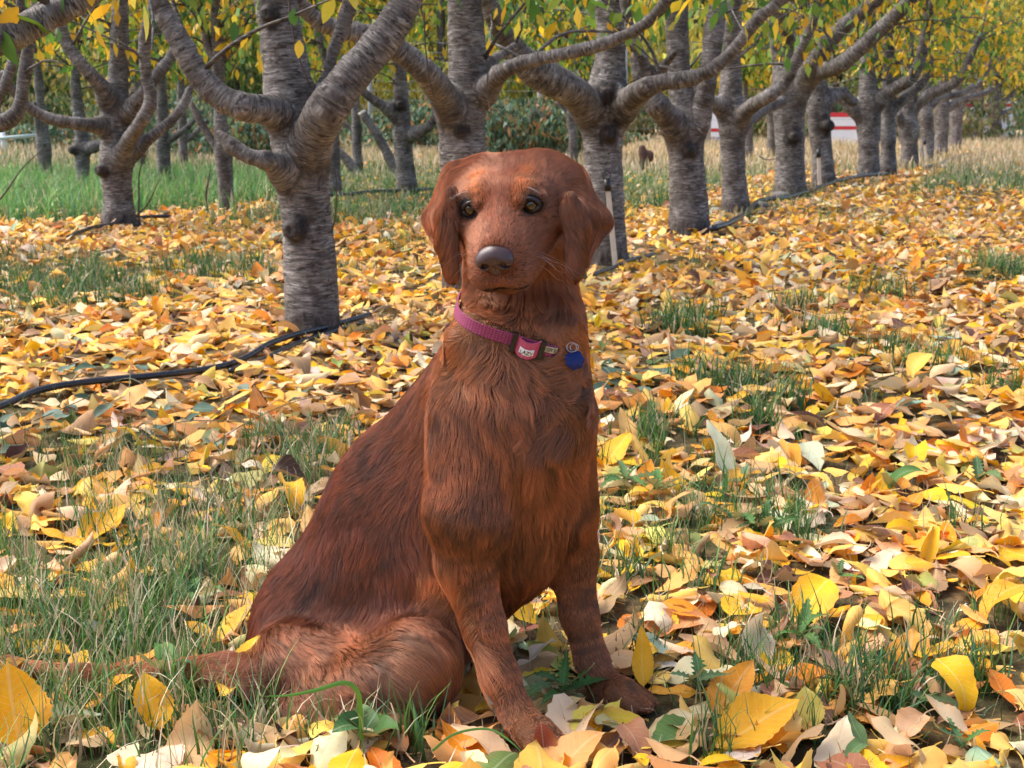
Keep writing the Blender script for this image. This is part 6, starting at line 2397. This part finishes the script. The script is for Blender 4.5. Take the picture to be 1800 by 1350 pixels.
for lab, a_, b_, r1, r2, Y in (('sawn-off limb with a pale cut end leaning in the grass', (698, 303), (638, 200), 9, 7, 15.8),
                               ('short bare pole leaning left behind the nearest trunk', (628, 308), (592, 262), 8, 7, 15.2)):
    g0 = G(*a_)
    Y = g0[1]
    L = px_limb([(a_[0], a_[1] + 2, r1), ((a_[0] + b_[0]) / 2 + 3, (a_[1] + b_[1]) / 2, (r1 + r2) / 2), (b_[0], b_[1], r2)], Y)
    root = thing('cut_pole', lab, 'pole', g0)
    V, F, cap, bark, age = limb_mesh(L, 10, 0.05, 91)
    bag = Bag()
    bag.add(V, F, cap, bark=bark, age=age, knot=age * 0)
    bag.build('pole_wood', BARK, root)
    t = nrm(L[-1, :3] - L[-2, :3])
    cc = tube(np.array([L[-1, :3] - t * 0.01, L[-1, :3] + t * 0.035]), L[-1, 3] * 1.0, 12)
    np_mesh('cut_end', cc[0], [cc[1], cc[2]], simple_mat('fresh_cut_wood', (0.62, 0.56, 0.48), 0.7), root)


# ================================================================== GREEN PLANTS AMONG THE LEAVES
GREENLEAF = [(0.060, 0.165, 0.030), (0.085, 0.210, 0.040), (0.045, 0.130, 0.040), (0.12, 0.22, 0.07)]
BLUEGREEN = [(0.080, 0.150, 0.105), (0.13, 0.21, 0.16), (0.055, 0.115, 0.075)]


def green_leaf(root, c, yaw, tilt, length, ratio, seed, cols, lobed=False, curl=0.5, kl=0.6, roll=None):
    r = np.random.default_rng(seed)
    one = np.ones(1)
    V, lf, F = leaf_batch(1, 16, 4, np.array([c]), one * yaw, one * tilt, one * (r.normal(0, 0.25) if roll is None else roll), one * length, one * ratio, one * -kl, one * curl, one * 0.15, one * 0.1, one * 0.04,
                          np.array([False]), seed, petiole=True, serr=False)
    V = V[0]
    if lobed:
        # toothed outline: pull alternate edge points towards the midrib
        k = 5
        for i in range(1, 16):
            if i % 2:
                mid = V[i * k + 2]
                for j in (0, 1, 3, 4):
                    f_ = 0.55 if j in (0, 4) else 0.35
                    V[i * k + j] = V[i * k + j] * (1 - f_) + mid * f_
    base = np.array(cols[r.integers(0, len(cols))]) * (0.8 + 0.4 * r.random())
    col = np.repeat(base[None], len(V), 0)
    return np_mesh('leaf', V, F, LEAF_MAT, root, {'col': ('COLOR', col), 'lf': ('VECTOR', lf[0])})


WEEDS = [  # px, py, leaf length px, how many, label
    (990, 1245, 85, 6, 'toothed green dandelion growing between the dog\'s two front paws'),
    (1100, 870, 60, 5, 'dandelion leaves just right of the dog\'s chest'),
    (1150, 890, 75, 5, 'tall dandelion with upright toothed leaves right of the dog\'s foreleg'),
    (1292, 945, 70, 4, 'dandelion with one long upright leaf in the middle of the right side'),
    (1345, 955, 55, 4, 'small dandelion beside the one with the long upright leaf'),
    (1565, 880, 55, 3, 'pointed green weed leaf standing among pale leaves'),
    (1475, 1035, 42, 3, 'little green weed in front of a bright yellow leaf'),
    (1410, 1150, 60, 6, 'dandelion rosette in the grass tuft at lower right'),
    (1220, 1240, 75, 4, 'dandelion beside the tip of the dog\'s left paw'),
    (1690, 1345, 75, 3, 'green leaf pair at the very bottom near the right corner'),
    (1515, 1345, 65, 2, 'single pointed green leaf at the bottom edge'),
    (640, 1330, 60, 7, 'clover-like green weed under the dog\'s haunch at the bottom'),
    (300, 1220, 80, 3, 'bright green pointed leaf in front of the tail'),
    (345, 1075, 60, 4, 'light green weed in the dry grass behind the tail'),
    (1720, 870, 50, 4, 'green weed at the right edge in the middle distance'),
    (1060, 640, 40, 4, 'low green weed close behind the dog\'s neck tag'),
]
for k, (px, py, lp, n, lab) in enumerate(WEEDS):
    c = G(px, py)
    c[2] = float(ground_h(c[0], c[1])[0]) + 0.012
    d = proj(c)[2]
    root = thing('dandelion_plant', lab, 'weed', c, 'green weeds between the leaves')
    r = np.random.default_rng(4000 + k)
    for i in range(n):
        yaw = i * 6.283 / n + r.normal(0, 0.3)
        el = r.uniform(0.35, 1.1)
        L = lp / FPX * d * r.uniform(0.9, 1.5)
        dr = np.array([-math.sin(yaw) * math.cos(el), math.cos(yaw) * math.cos(el), math.sin(el)])
        green_leaf(root, c + dr * L * 0.5 + np.array([0, 0, 0.01]), yaw, el, L, 0.34 if 'clover' not in lab else 0.8, 4100 + k * 10 + i, GREENLEAF, 'clover' not in lab and 'pointed' not in lab, 0.4, 0.7)

c = G(1120, 675)
root = thing('broad_leaf_weed', 'low weed with big rounded blue-green leaves right of the dog\'s collar', 'weed', c)
for k, (px, py, L, ratio, yaw, tilt) in enumerate(((1080, 665, 62, 0.85, 0.6, 0.6), (1068, 650, 40, 0.6, -0.4, 0.9), (1155, 662, 62, 0.8, -1.0, 0.55), (1200, 628, 52, 0.85, -0.5, 1.0),
                                                   (1128, 690, 50, 0.5, 1.4, 0.3), (1058, 690, 45, 0.8, 2.0, 0.4), (1150, 640, 40, 0.7, 0.1, 0.7))):
    cc = G(px, py + 14)
    d = proj(cc)[2]
    green_leaf(root, cc + np.array([0, 0, 0.030]), yaw, tilt, L / FPX * d * 1.2, ratio, 4500 + k, BLUEGREEN if k != 6 else GREENLEAF, False, 0.5, 0.5)

# bramble runner lying over the pipe on the left
c = G(250, 770)
root = thing('bramble_runner', 'trailing bramble with dark blue-green leaflets in front of the black pipe', 'plant', c)
for st in ([(60, 740, 0.02), (150, 700, 0.05), (220, 665, 0.08), (270, 690, 0.07), (330, 745, 0.02)], [(330, 770, 0.01), (420, 700, 0.05), (520, 680, 0.06), (620, 695, 0.05), (700, 700, 0.02)],
           [(230, 790, 0.01), (300, 745, 0.04), (400, 740, 0.05), (480, 752, 0.02)], [(360, 790, 0.01), (440, 740, 0.05), (540, 700, 0.06), (660, 690, 0.03)], [(230, 640, 0.10), (228, 700, 0.04), (240, 760, 0.01)]):
    pts = np.array([G(a, b, z) for a, b, z in st])
    q = catmull(pts, 24)
    V, F, T = tube(q, np.linspace(0.0016, 0.0009, 24), 5)
    np_mesh('stem', V, [F, T], simple_mat('bramble_stem', (0.10, 0.12, 0.05), 0.6) if 'bramble_stem' not in bpy.data.materials else bpy.data.materials['bramble_stem'], root)
BL = [(210, 655), (248, 652), (120, 662), (150, 664), (290, 680), (240, 706), (90, 738), (125, 730), (150, 722), (168, 712), (205, 730), (262, 738), (266, 752), (215, 770), (240, 775), (322, 760), (362, 733),
      (340, 740), (430, 687), (452, 750), (533, 700), (12, 752), (6, 772), (300, 730), (185, 735), (60, 742), (280, 766), (110, 748)]
for k, (px, py) in enumerate(BL):
    r = np.random.default_rng(4700 + k)
    cc = G(px, py + 8)
    d = proj(cc)[2]
    green_leaf(root, cc + np.array([0, 0, 0.02 + 0.035 * r.random()]), r.random() * 6.28, r.normal(0.1, 0.3), r.uniform(34, 50) / FPX * d, 0.62, 4800 + k, BLUEGREEN, False, 0.4, 0.3)

# ---------------- single leaves that stand out in the photograph
HERO = [  # px, py, length px, ratio, yaw deg, tilt deg, roll deg, curl, colour, label
    (30, 1308, 150, 0.85, 30, 50, 5, 0.5, (0.88, 0.42, 0.010), 'big deep yellow leaf in the bottom left corner'),
    (268, 1272, 105, 0.75, 35, 45, -10, 0.7, (0.88, 0.45, 0.015), 'big yellow leaf leaning up in front of the tail'),
    (425, 1218, 125, 0.62, -60, 40, 10, 0.8, (0.90, 0.52, 0.03), 'yellow leaf with small holes left of the dog\'s haunch'),
    (240, 1180, 110, 0.5, -65, 20, 0, 0.5, (0.80, 0.30, 0.015), 'orange leaf lying across the tail'),
    (185, 930, 120, 0.6, -40, 15, 10, 0.5, (0.90, 0.49, 0.015), 'bright yellow leaf in the dry grass at left'),
    (450, 875, 95, 0.5, 85, 10, 12, 0.7, (0.80, 0.38, 0.06), 'smooth orange leaf left of the dog\'s back'),
    (425, 1105, 110, 0.65, -50, 22, 0, 0.5, (0.90, 0.49, 0.02), 'yellow leaf leaning against the dog\'s rump'),
    (1335, 1295, 185, 0.62, -70, 14, 6, 0.4, (0.86, 0.44, 0.015), 'large serrated yellow leaf flat at the bottom right of centre'),
    (1290, 1225, 140, 0.55, -40, 20, 15, 0.9, (0.82, 0.34, 0.02), 'orange leaf curled over the large serrated yellow one'),
    (1418, 1272, 75, 0.85, 15, 50, 0, 0.4, (0.80, 0.66, 0.14), 'small pale yellow leaf standing beside the large serrated one'),
    (1145, 1150, 115, 0.65, 80, 18, 8, 0.3, (0.38, 0.50, 0.36), 'pale blue-green leaf lying near the dog\'s left foreleg'),
    (1500, 775, 120, 0.6, 80, 14, 6, 0.5, (0.86, 0.68, 0.38), 'wide cream leaf in the middle of the right side'),
    (1262, 838, 110, 0.45, 35, 50, 0, 0.8, (0.66, 0.70, 0.48), 'whitish green folded leaf standing on edge'),
    (1128, 1212, 110, 0.38, 10, 66, 0, 0.6, (0.88, 0.46, 0.02), 'narrow yellow leaf standing upright by the dog\'s left paw'),
    (1525, 1015, 110, 0.7, 75, 12, 5, 0.4, (0.90, 0.66, 0.10), 'flat bright yellow leaf with a wavy rim'),
    (668, 1268, 95, 0.7, 70, 40, 0, 0.3, (0.13, 0.20, 0.07), 'green leaf with a yellow rim below the dog\'s haunch'),
    (850, 1338, 130, 0.6, 80, 20, 0, 0.5, (0.86, 0.60, 0.34), 'cream and orange leaf at the bottom edge before the near paw'),
    (955, 1322, 62, 0.8, 20, 55, 0, 0.5, (0.26, 0.050, 0.015), 'dark red leaf resting against the near paw'),
    (505, 1318, 95, 0.4, 60, 30, 20, 2.4, (0.050, 0.025, 0.018), 'dark brown rolled leaf at the bottom left of the haunch'),
    (1250, 1150, 120, 0.55, 80, 15, 0, 0.9, (0.80, 0.50, 0.26), 'peach coloured leaf with rolled edges'),
    (1085, 800, 90, 0.6, -40, 25, 0, 0.6, (0.90, 0.52, 0.02), 'golden leaf right of the dog\'s chest'),
    (1470, 1200, 110, 0.5, 60, 25, 0, 1.6, (0.60, 0.36, 0.24), 'pinkish tan rolled leaf on the lower right tuft'),
    (1665, 1290, 120, 0.7, 70, 30, 0, 0.8, (0.82, 0.62, 0.36), 'cream leaf with bristly edge near the bottom right corner'),
    (1650, 1240, 110, 0.55, 85, 12, 0, 0.5, (0.14, 0.24, 0.10), 'dull green leaf near the right edge'),
    (1100, 770, 75, 0.5, 20, 40, 0, 0.7, (0.84, 0.50, 0.16), 'tan leaf standing among the rounded green leaves'),
    (625, 795, 80, 0.55, 75, 10, 0, 0.5, (0.82, 0.36, 0.05), 'orange-pink leaf close to the dog\'s back'),
    (910, 1085, 90, 0.65, 60, 30, 0, 0.5, (0.90, 0.50, 0.012), 'orange-yellow leaf seen between the forelegs'),
]
for k, (px, py, lp, ratio, yaw, tilt, roll, curl, colr, lab) in enumerate(HERO):
    cc = G(px, min(py + 20, 1345))
    cc = P(px, py, cc[1])
    d = proj(cc)[2]
    L = lp / FPX * d
    one = np.ones(1)
    V, lf, F = leaf_batch(1, 22, 6, np.array([cc]), one * math.radians(yaw), one * math.radians(tilt), one * math.radians(roll), one * L, one * ratio, one * 0.35, one * curl, one * 0.12, one * 0.15, one * 0.05,
                          np.array([tilt > 45 and False]), 5000 + k, True, True)
    V = V[0]
    V[:, 2] += max(0, 0.003 - V[:, 2].min())
    if V[:, 2].min() > 0.035:
        V[:, 2] -= V[:, 2].min() - 0.035
    r = np.random.default_rng(5100 + k)
    e = np.clip(np.abs(lf[0][:, 1]) * 1.3 - 0.75 + 0.25 * vnoise(V, 60, k), 0, 1)[:, None]
    col = np.array(colr)[None] * (1 - 0.5 * e) + np.array([0.55, 0.26, 0.06])[None] * 0.5 * e
    o = np_mesh('fallen_leaf', V, F, LEAF_MAT, ground, {'col': ('COLOR', col), 'lf': ('VECTOR', lf[0])}, origin=V.mean(0))
    tag(o, lab)


# long grass blade bending over in front of the haunch
def strap(pts, w, col, name='grass_blade', label='long bright green blade of grass arching in front of the haunch'):
    q = catmull(np.array([P(*p) for p in pts]), 26)
    T = nrm(np.gradient(q, axis=0))
    sd = nrm(np.cross(T, np.array([0.2, -1.0, 0.3])))
    ww = w * (1 - np.linspace(0, 1, 26) ** 3 * 0.9)[:, None] * 0.5
    fold = np.array([0, -1, 0.3]) * ww * 0.4
    V = np.concatenate([q - sd * ww, q + fold, q + sd * ww])
    i = np.arange(25)
    F = np.concatenate([np.stack([i, i + 1, 26 + i + 1, 26 + i], 1), np.stack([26 + i, 26 + i + 1, 52 + i + 1, 52 + i], 1)])
    c = np.repeat(np.array([col]), len(V), 0)
    o = np_mesh(name, V, F, GRASS_MAT, None, {'col': ('COLOR', c)}, origin=q[0])
    tag(o, label, 'grass')


strap([(636, 1300, 1.62), (634, 1255, 1.62), (628, 1215, 1.61), (605, 1200, 1.605), (560, 1212, 1.60), (510, 1222, 1.60), (465, 1224, 1.60)], 0.0065, (0.10, 0.25, 0.035))
strap([(760, 1320, 1.60), (800, 1290, 1.60), (860, 1282, 1.60), (905, 1310, 1.59), (925, 1335, 1.59)], 0.0035, (0.10, 0.24, 0.05), label='thin green blade curving in front of the near foreleg')


# ================================================================== THE DOG'S COLLAR AND TAG
def dress_dog():
    D = DOG
    dog, phi_at = D['dog'], D['phi_at']
    C0, e1, e2 = D['col_frame']
    e3 = nrm(np.cross(e1, e2))
    if e3[2] < 0:
        e3 = -e3

    def ring_pt(th, off=0.0045, h=0.0):
        d = math.cos(th) * e1 + math.sin(th) * e2
        rr = np.linspace(0.02, 0.20, 181)
        pp = C0 + e3 * h + rr[:, None] * d
        v = phi_at(pp)
        i = np.argmax(v > off)
        return pp[i]
    n = 120
    th = np.linspace(0, 2 * np.pi, n, endpoint=False)
    R0 = np.array([np.linalg.norm(ring_pt(t) - C0) for t in th])
    R0 = np.array([np.mean([R0[(i + k) % n] for k in range(-4, 5)]) for i in range(n)])
    dirs = np.cos(th)[:, None] * e1 + np.sin(th)[:, None] * e2
    rx = proj(C0 + dirs * R0[:, None])[0]
    R0 = R0 - 0.015 * np.clip((rx - 972) / 30, 0, 1)
    hw, tk = 0.0080, 0.0018

    def band(name, mat, i0, i1, lift, hw_, tk_, parent, closed=False, sag=0.0):
        """lift and sag may be functions of the ring index"""
        idx = np.arange(i0, i1 + 1)
        m_ = len(idx)
        lift_ = np.array([lift(i) if callable(lift) else lift for i in idx])
        sag_ = np.array([sag(i) if callable(sag) else sag for i in idx])
        idx = idx % n
        vs_ = []
        for (a, b) in ((-1, 0), (-1, 1), (1, 1), (1, 0)):
            p = C0 + dirs[idx] * (R0[idx] + lift_ + tk_ * b)[:, None] + e3 * (a * hw_ * (0.92 if b else 1.0)) - e3[None] * sag_[:, None]
            vs_.append(p)
        V = np.stack(vs_, 1).reshape(-1, 3)
        F = []
        for i in range(m_ - (0 if closed else 1)):
            j = (i + 1) % m_
            for k in range(4):
                F.append([i * 4 + k, j * 4 + k, j * 4 + (k + 1) % 4, i * 4 + (k + 1) % 4])
        if not closed:
            F.append([0, 1, 2, 3])
            e = (m_ - 1) * 4
            F.append([e + 3, e + 2, e + 1, e])
        uu = np.stack([np.repeat(np.arange(m_) * 0.0045, 4), np.tile([-hw_, -hw_, hw_, hw_], m_), np.zeros(m_ * 4)], 1)
        return np_mesh(name, V, np.array(F), mat, parent, {'lf': ('VECTOR', uu)}, smooth=False)
    wm = Mat('collar_webbing')
    uv = wm.attr('lf', 'Vector')
    ch = wm.n('ShaderNodeTexChecker')
    ch.inputs['Scale'].default_value = 420
    rot = wm.n('ShaderNodeMapping')
    rot.inputs['Rotation'].default_value = (0, 0, 0.785)
    wm.l(uv, rot.inputs['Vector'])
    wm.l(rot.outputs[0], ch.inputs['Vector'])
    spark = wm.noise(uv, 900, 2)
    cc = wm.mix(ch.outputs['Fac'], (0.17, 0.012, 0.055), (0.29, 0.036, 0.115))
    cc = wm.mix(wm.ramp(spark, [(0.64, 0.0), (0.72, 0.8)]), cc, (0.70, 0.42, 0.55))
    wm.surf(wm.pbr(cc, 0.6, wm.bump(ch.outputs['Fac'], 0.6, 0.0008)))
    # which sample of the ring faces the buckle?
    def idx_at(px):
        pr = proj(C0 + dirs * R0[:, None])
        front = (dirs @ np.array([0, -1, 0])) > 0.1
        k = np.where(front, np.abs(pr[0] - px), 1e9)
        return int(np.argmin(k))
    col = band('collar', wm.m, 0, n - 1, 0.0, hw, tk, dog, closed=True)
    blk = simple_mat('buckle_plastic', (0.010, 0.010, 0.011), 0.3, bump=0.05)
    ia, ib = sorted((idx_at(908), idx_at(950)))
    red = Mat('collar_fold')
    red.surf(red.pbr(red.mix(red.noise(red.attr('lf', 'Vector'), 700, 2), (0.34, 0.03, 0.07), (0.55, 0.10, 0.18)), 0.65))
    bow = lambda i: max(0.0, 1 - ((i - (ia + ib) / 2) / ((ib - ia) / 2)) ** 2)
    loop_lift = lambda i: 0.003 + 0.006 * bow(i)
    loop_sag = lambda i: 0.006 * bow(i)
    band('webbing_loop', red.m, ia, ib, loop_lift, 0.0115, 0.002, col, sag=loop_sag)
    band('keeper', blk, ia - 1, ia, 0.003, 0.0135, 0.004, col, sag=0.001)
    band('keeper', blk, ib, ib + 1, 0.003, 0.0145, 0.005, col, sag=0.001)
    # woven label with its lettering, one on the loop and one on the band
    ink = simple_mat('label_ink', (0.012, 0.012, 0.012), 0.6)
    lab = simple_mat('woven_label', (0.78, 0.76, 0.68), 0.7, scale=300)
    lab2 = simple_mat('woven_label_gold', (0.42, 0.38, 0.24), 0.7, scale=300)

    def label(i0, i1, lift, sag, mat, text, size):
        lo = band('label', mat, i0, i1, lambda i: lift(i) + 0.0023, 0.0042, 0.0005, col, sag=lambda i: sag(i) + 0.001)
        cu = bpy.data.curves.new('lettering', 'FONT')
        cu.body = text
        cu.size = size
        cu.extrude = 0.0002
        cu.align_x = 'CENTER'
        cu.align_y = 'CENTER'
        tmp = bpy.data.objects.new('lettering_source', cu)
        COL.objects.link(tmp)
        bpy.context.view_layer.update()
        me = bpy.data.meshes.new_from_object(tmp)
        bpy.data.objects.remove(tmp)
        me.materials.clear()
        me.materials.append(ink)
        o = bpy.data.objects.new('lettering', me)
        COL.objects.link(o)
        im = (i0 + i1) / 2
        ii = int(im)
        nv = nrm(dirs[ii % n] + dirs[(ii + 1) % n]) if im != ii else dirs[ii % n]
        rad_ = np.interp(im, [ii, ii + 1], [R0[ii % n], R0[(ii + 1) % n]])
        pos = C0 + nv * (rad_ + lift(im) + 0.0032) - e3 * (sag(im) + 0.001)
        xv = nrm(C0 + dirs[i1 % n] * R0[i1 % n] - (C0 + dirs[i0 % n] * R0[i0 % n]))
        if xv[0] < 0:
            xv = -xv
        zv = nrm(nv - xv * (nv @ xv))
        yv = np.cross(zv, xv)
        M = Matrix(((xv[0], yv[0], zv[0], 0), (xv[1], yv[1], zv[1], 0), (xv[2], yv[2], zv[2], 0), (0, 0, 0, 1)))
        o.parent = col
        M.translation = Vector(pos - D['base'])
        o.matrix_local = M
    mid_ = (ia + ib) // 2
    label(mid_ - 1, ib - 1, loop_lift, lambda i: loop_sag(i) + 0.001, lab, 'LAZY', 0.0074)
    ic = idx_at(962)
    i_0, i_1 = sorted((idx_at(957), idx_at(976)))
    label(i_0, max(i_1, i_0 + 2), lambda i: 0.0002, lambda i: -0.003, lab2, 'OYZ', 0.006)

    # split ring and scalloped blue tag
    def surf(px, py, off):
        Ys = np.linspace(1.55, 2.1, 400)
        pp = np.array([P(px, py, y_) for y_ in Ys])
        i = int(np.argmax(phi_at(pp) < off))
        return pp[i]
    steel = simple_mat('tag_ring_steel', (0.40, 0.39, 0.38), 0.3, metallic=1.0, bump=0.0)
    blue = simple_mat('blue_anodised_tag', (0.004, 0.012, 0.10), 0.3, metallic=0.4, bump=0.05)
    tc = surf(1010, 633, 0.016)
    nv = nrm(np.array([0, 0, CAM_H]) - tc + np.array([0.15, 0, 0.0]))
    nv = nrm(nv + np.array([0.25, 0, 0.1]))
    xv = nrm(np.cross(np.array([0, 0, 1.0]), nv))
    yv = np.cross(nv, xv)
    a = np.linspace(0, 2 * np.pi, 72, endpoint=False)
    rr = 0.0124 * (1 + 0.15 * np.abs(np.cos(a * 3.5)) ** 0.7 - 0.07)
    out = []
    for k, (h, s_) in enumerate(((-0.0007, 0.97), (-0.0004, 1.0), (0.0004, 1.0), (0.0007, 0.97))):
        out.append(tc + nv * h + xv * (np.cos(a) * rr * s_)[:, None] + yv * (np.sin(a) * rr * s_)[:, None])
    V = np.vstack(out + [[tc - nv * 0.0007], [tc + nv * 0.0007]])
    Fq, Ft = [], []
    for k in range(3):
        for i in range(72):
            j = (i + 1) % 72
            Fq.append([k * 72 + i, k * 72 + j, (k + 1) * 72 + j, (k + 1) * 72 + i])
    for i in range(72):
        j = (i + 1) % 72
        Ft.append([288, j, i])
        Ft.append([289, 216 + i, 216 + j])
    tagm = np_mesh('id_tag', V, [np.array(Fq), np.array(Ft)], blue, col)
    for dx_, dy_, rad in ((-0.0030, 0.0165, 0.0060), (0.0005, 0.0160, 0.0050)):
        q = tc + nv * 0.0012 + xv * dx_ + yv * dy_
        aa = np.linspace(0, 2 * np.pi, 40)
        c_ = q + xv * (np.cos(aa) * rad)[:, None] + yv * (np.sin(aa) * rad)[:, None] + nv * (0.0016 * np.cos(aa))[:, None]
        V2, F2, T2 = tube(c_, 0.00055, 8)
        np_mesh('split_ring', V2, [F2, T2], steel, col)


dress_dog()
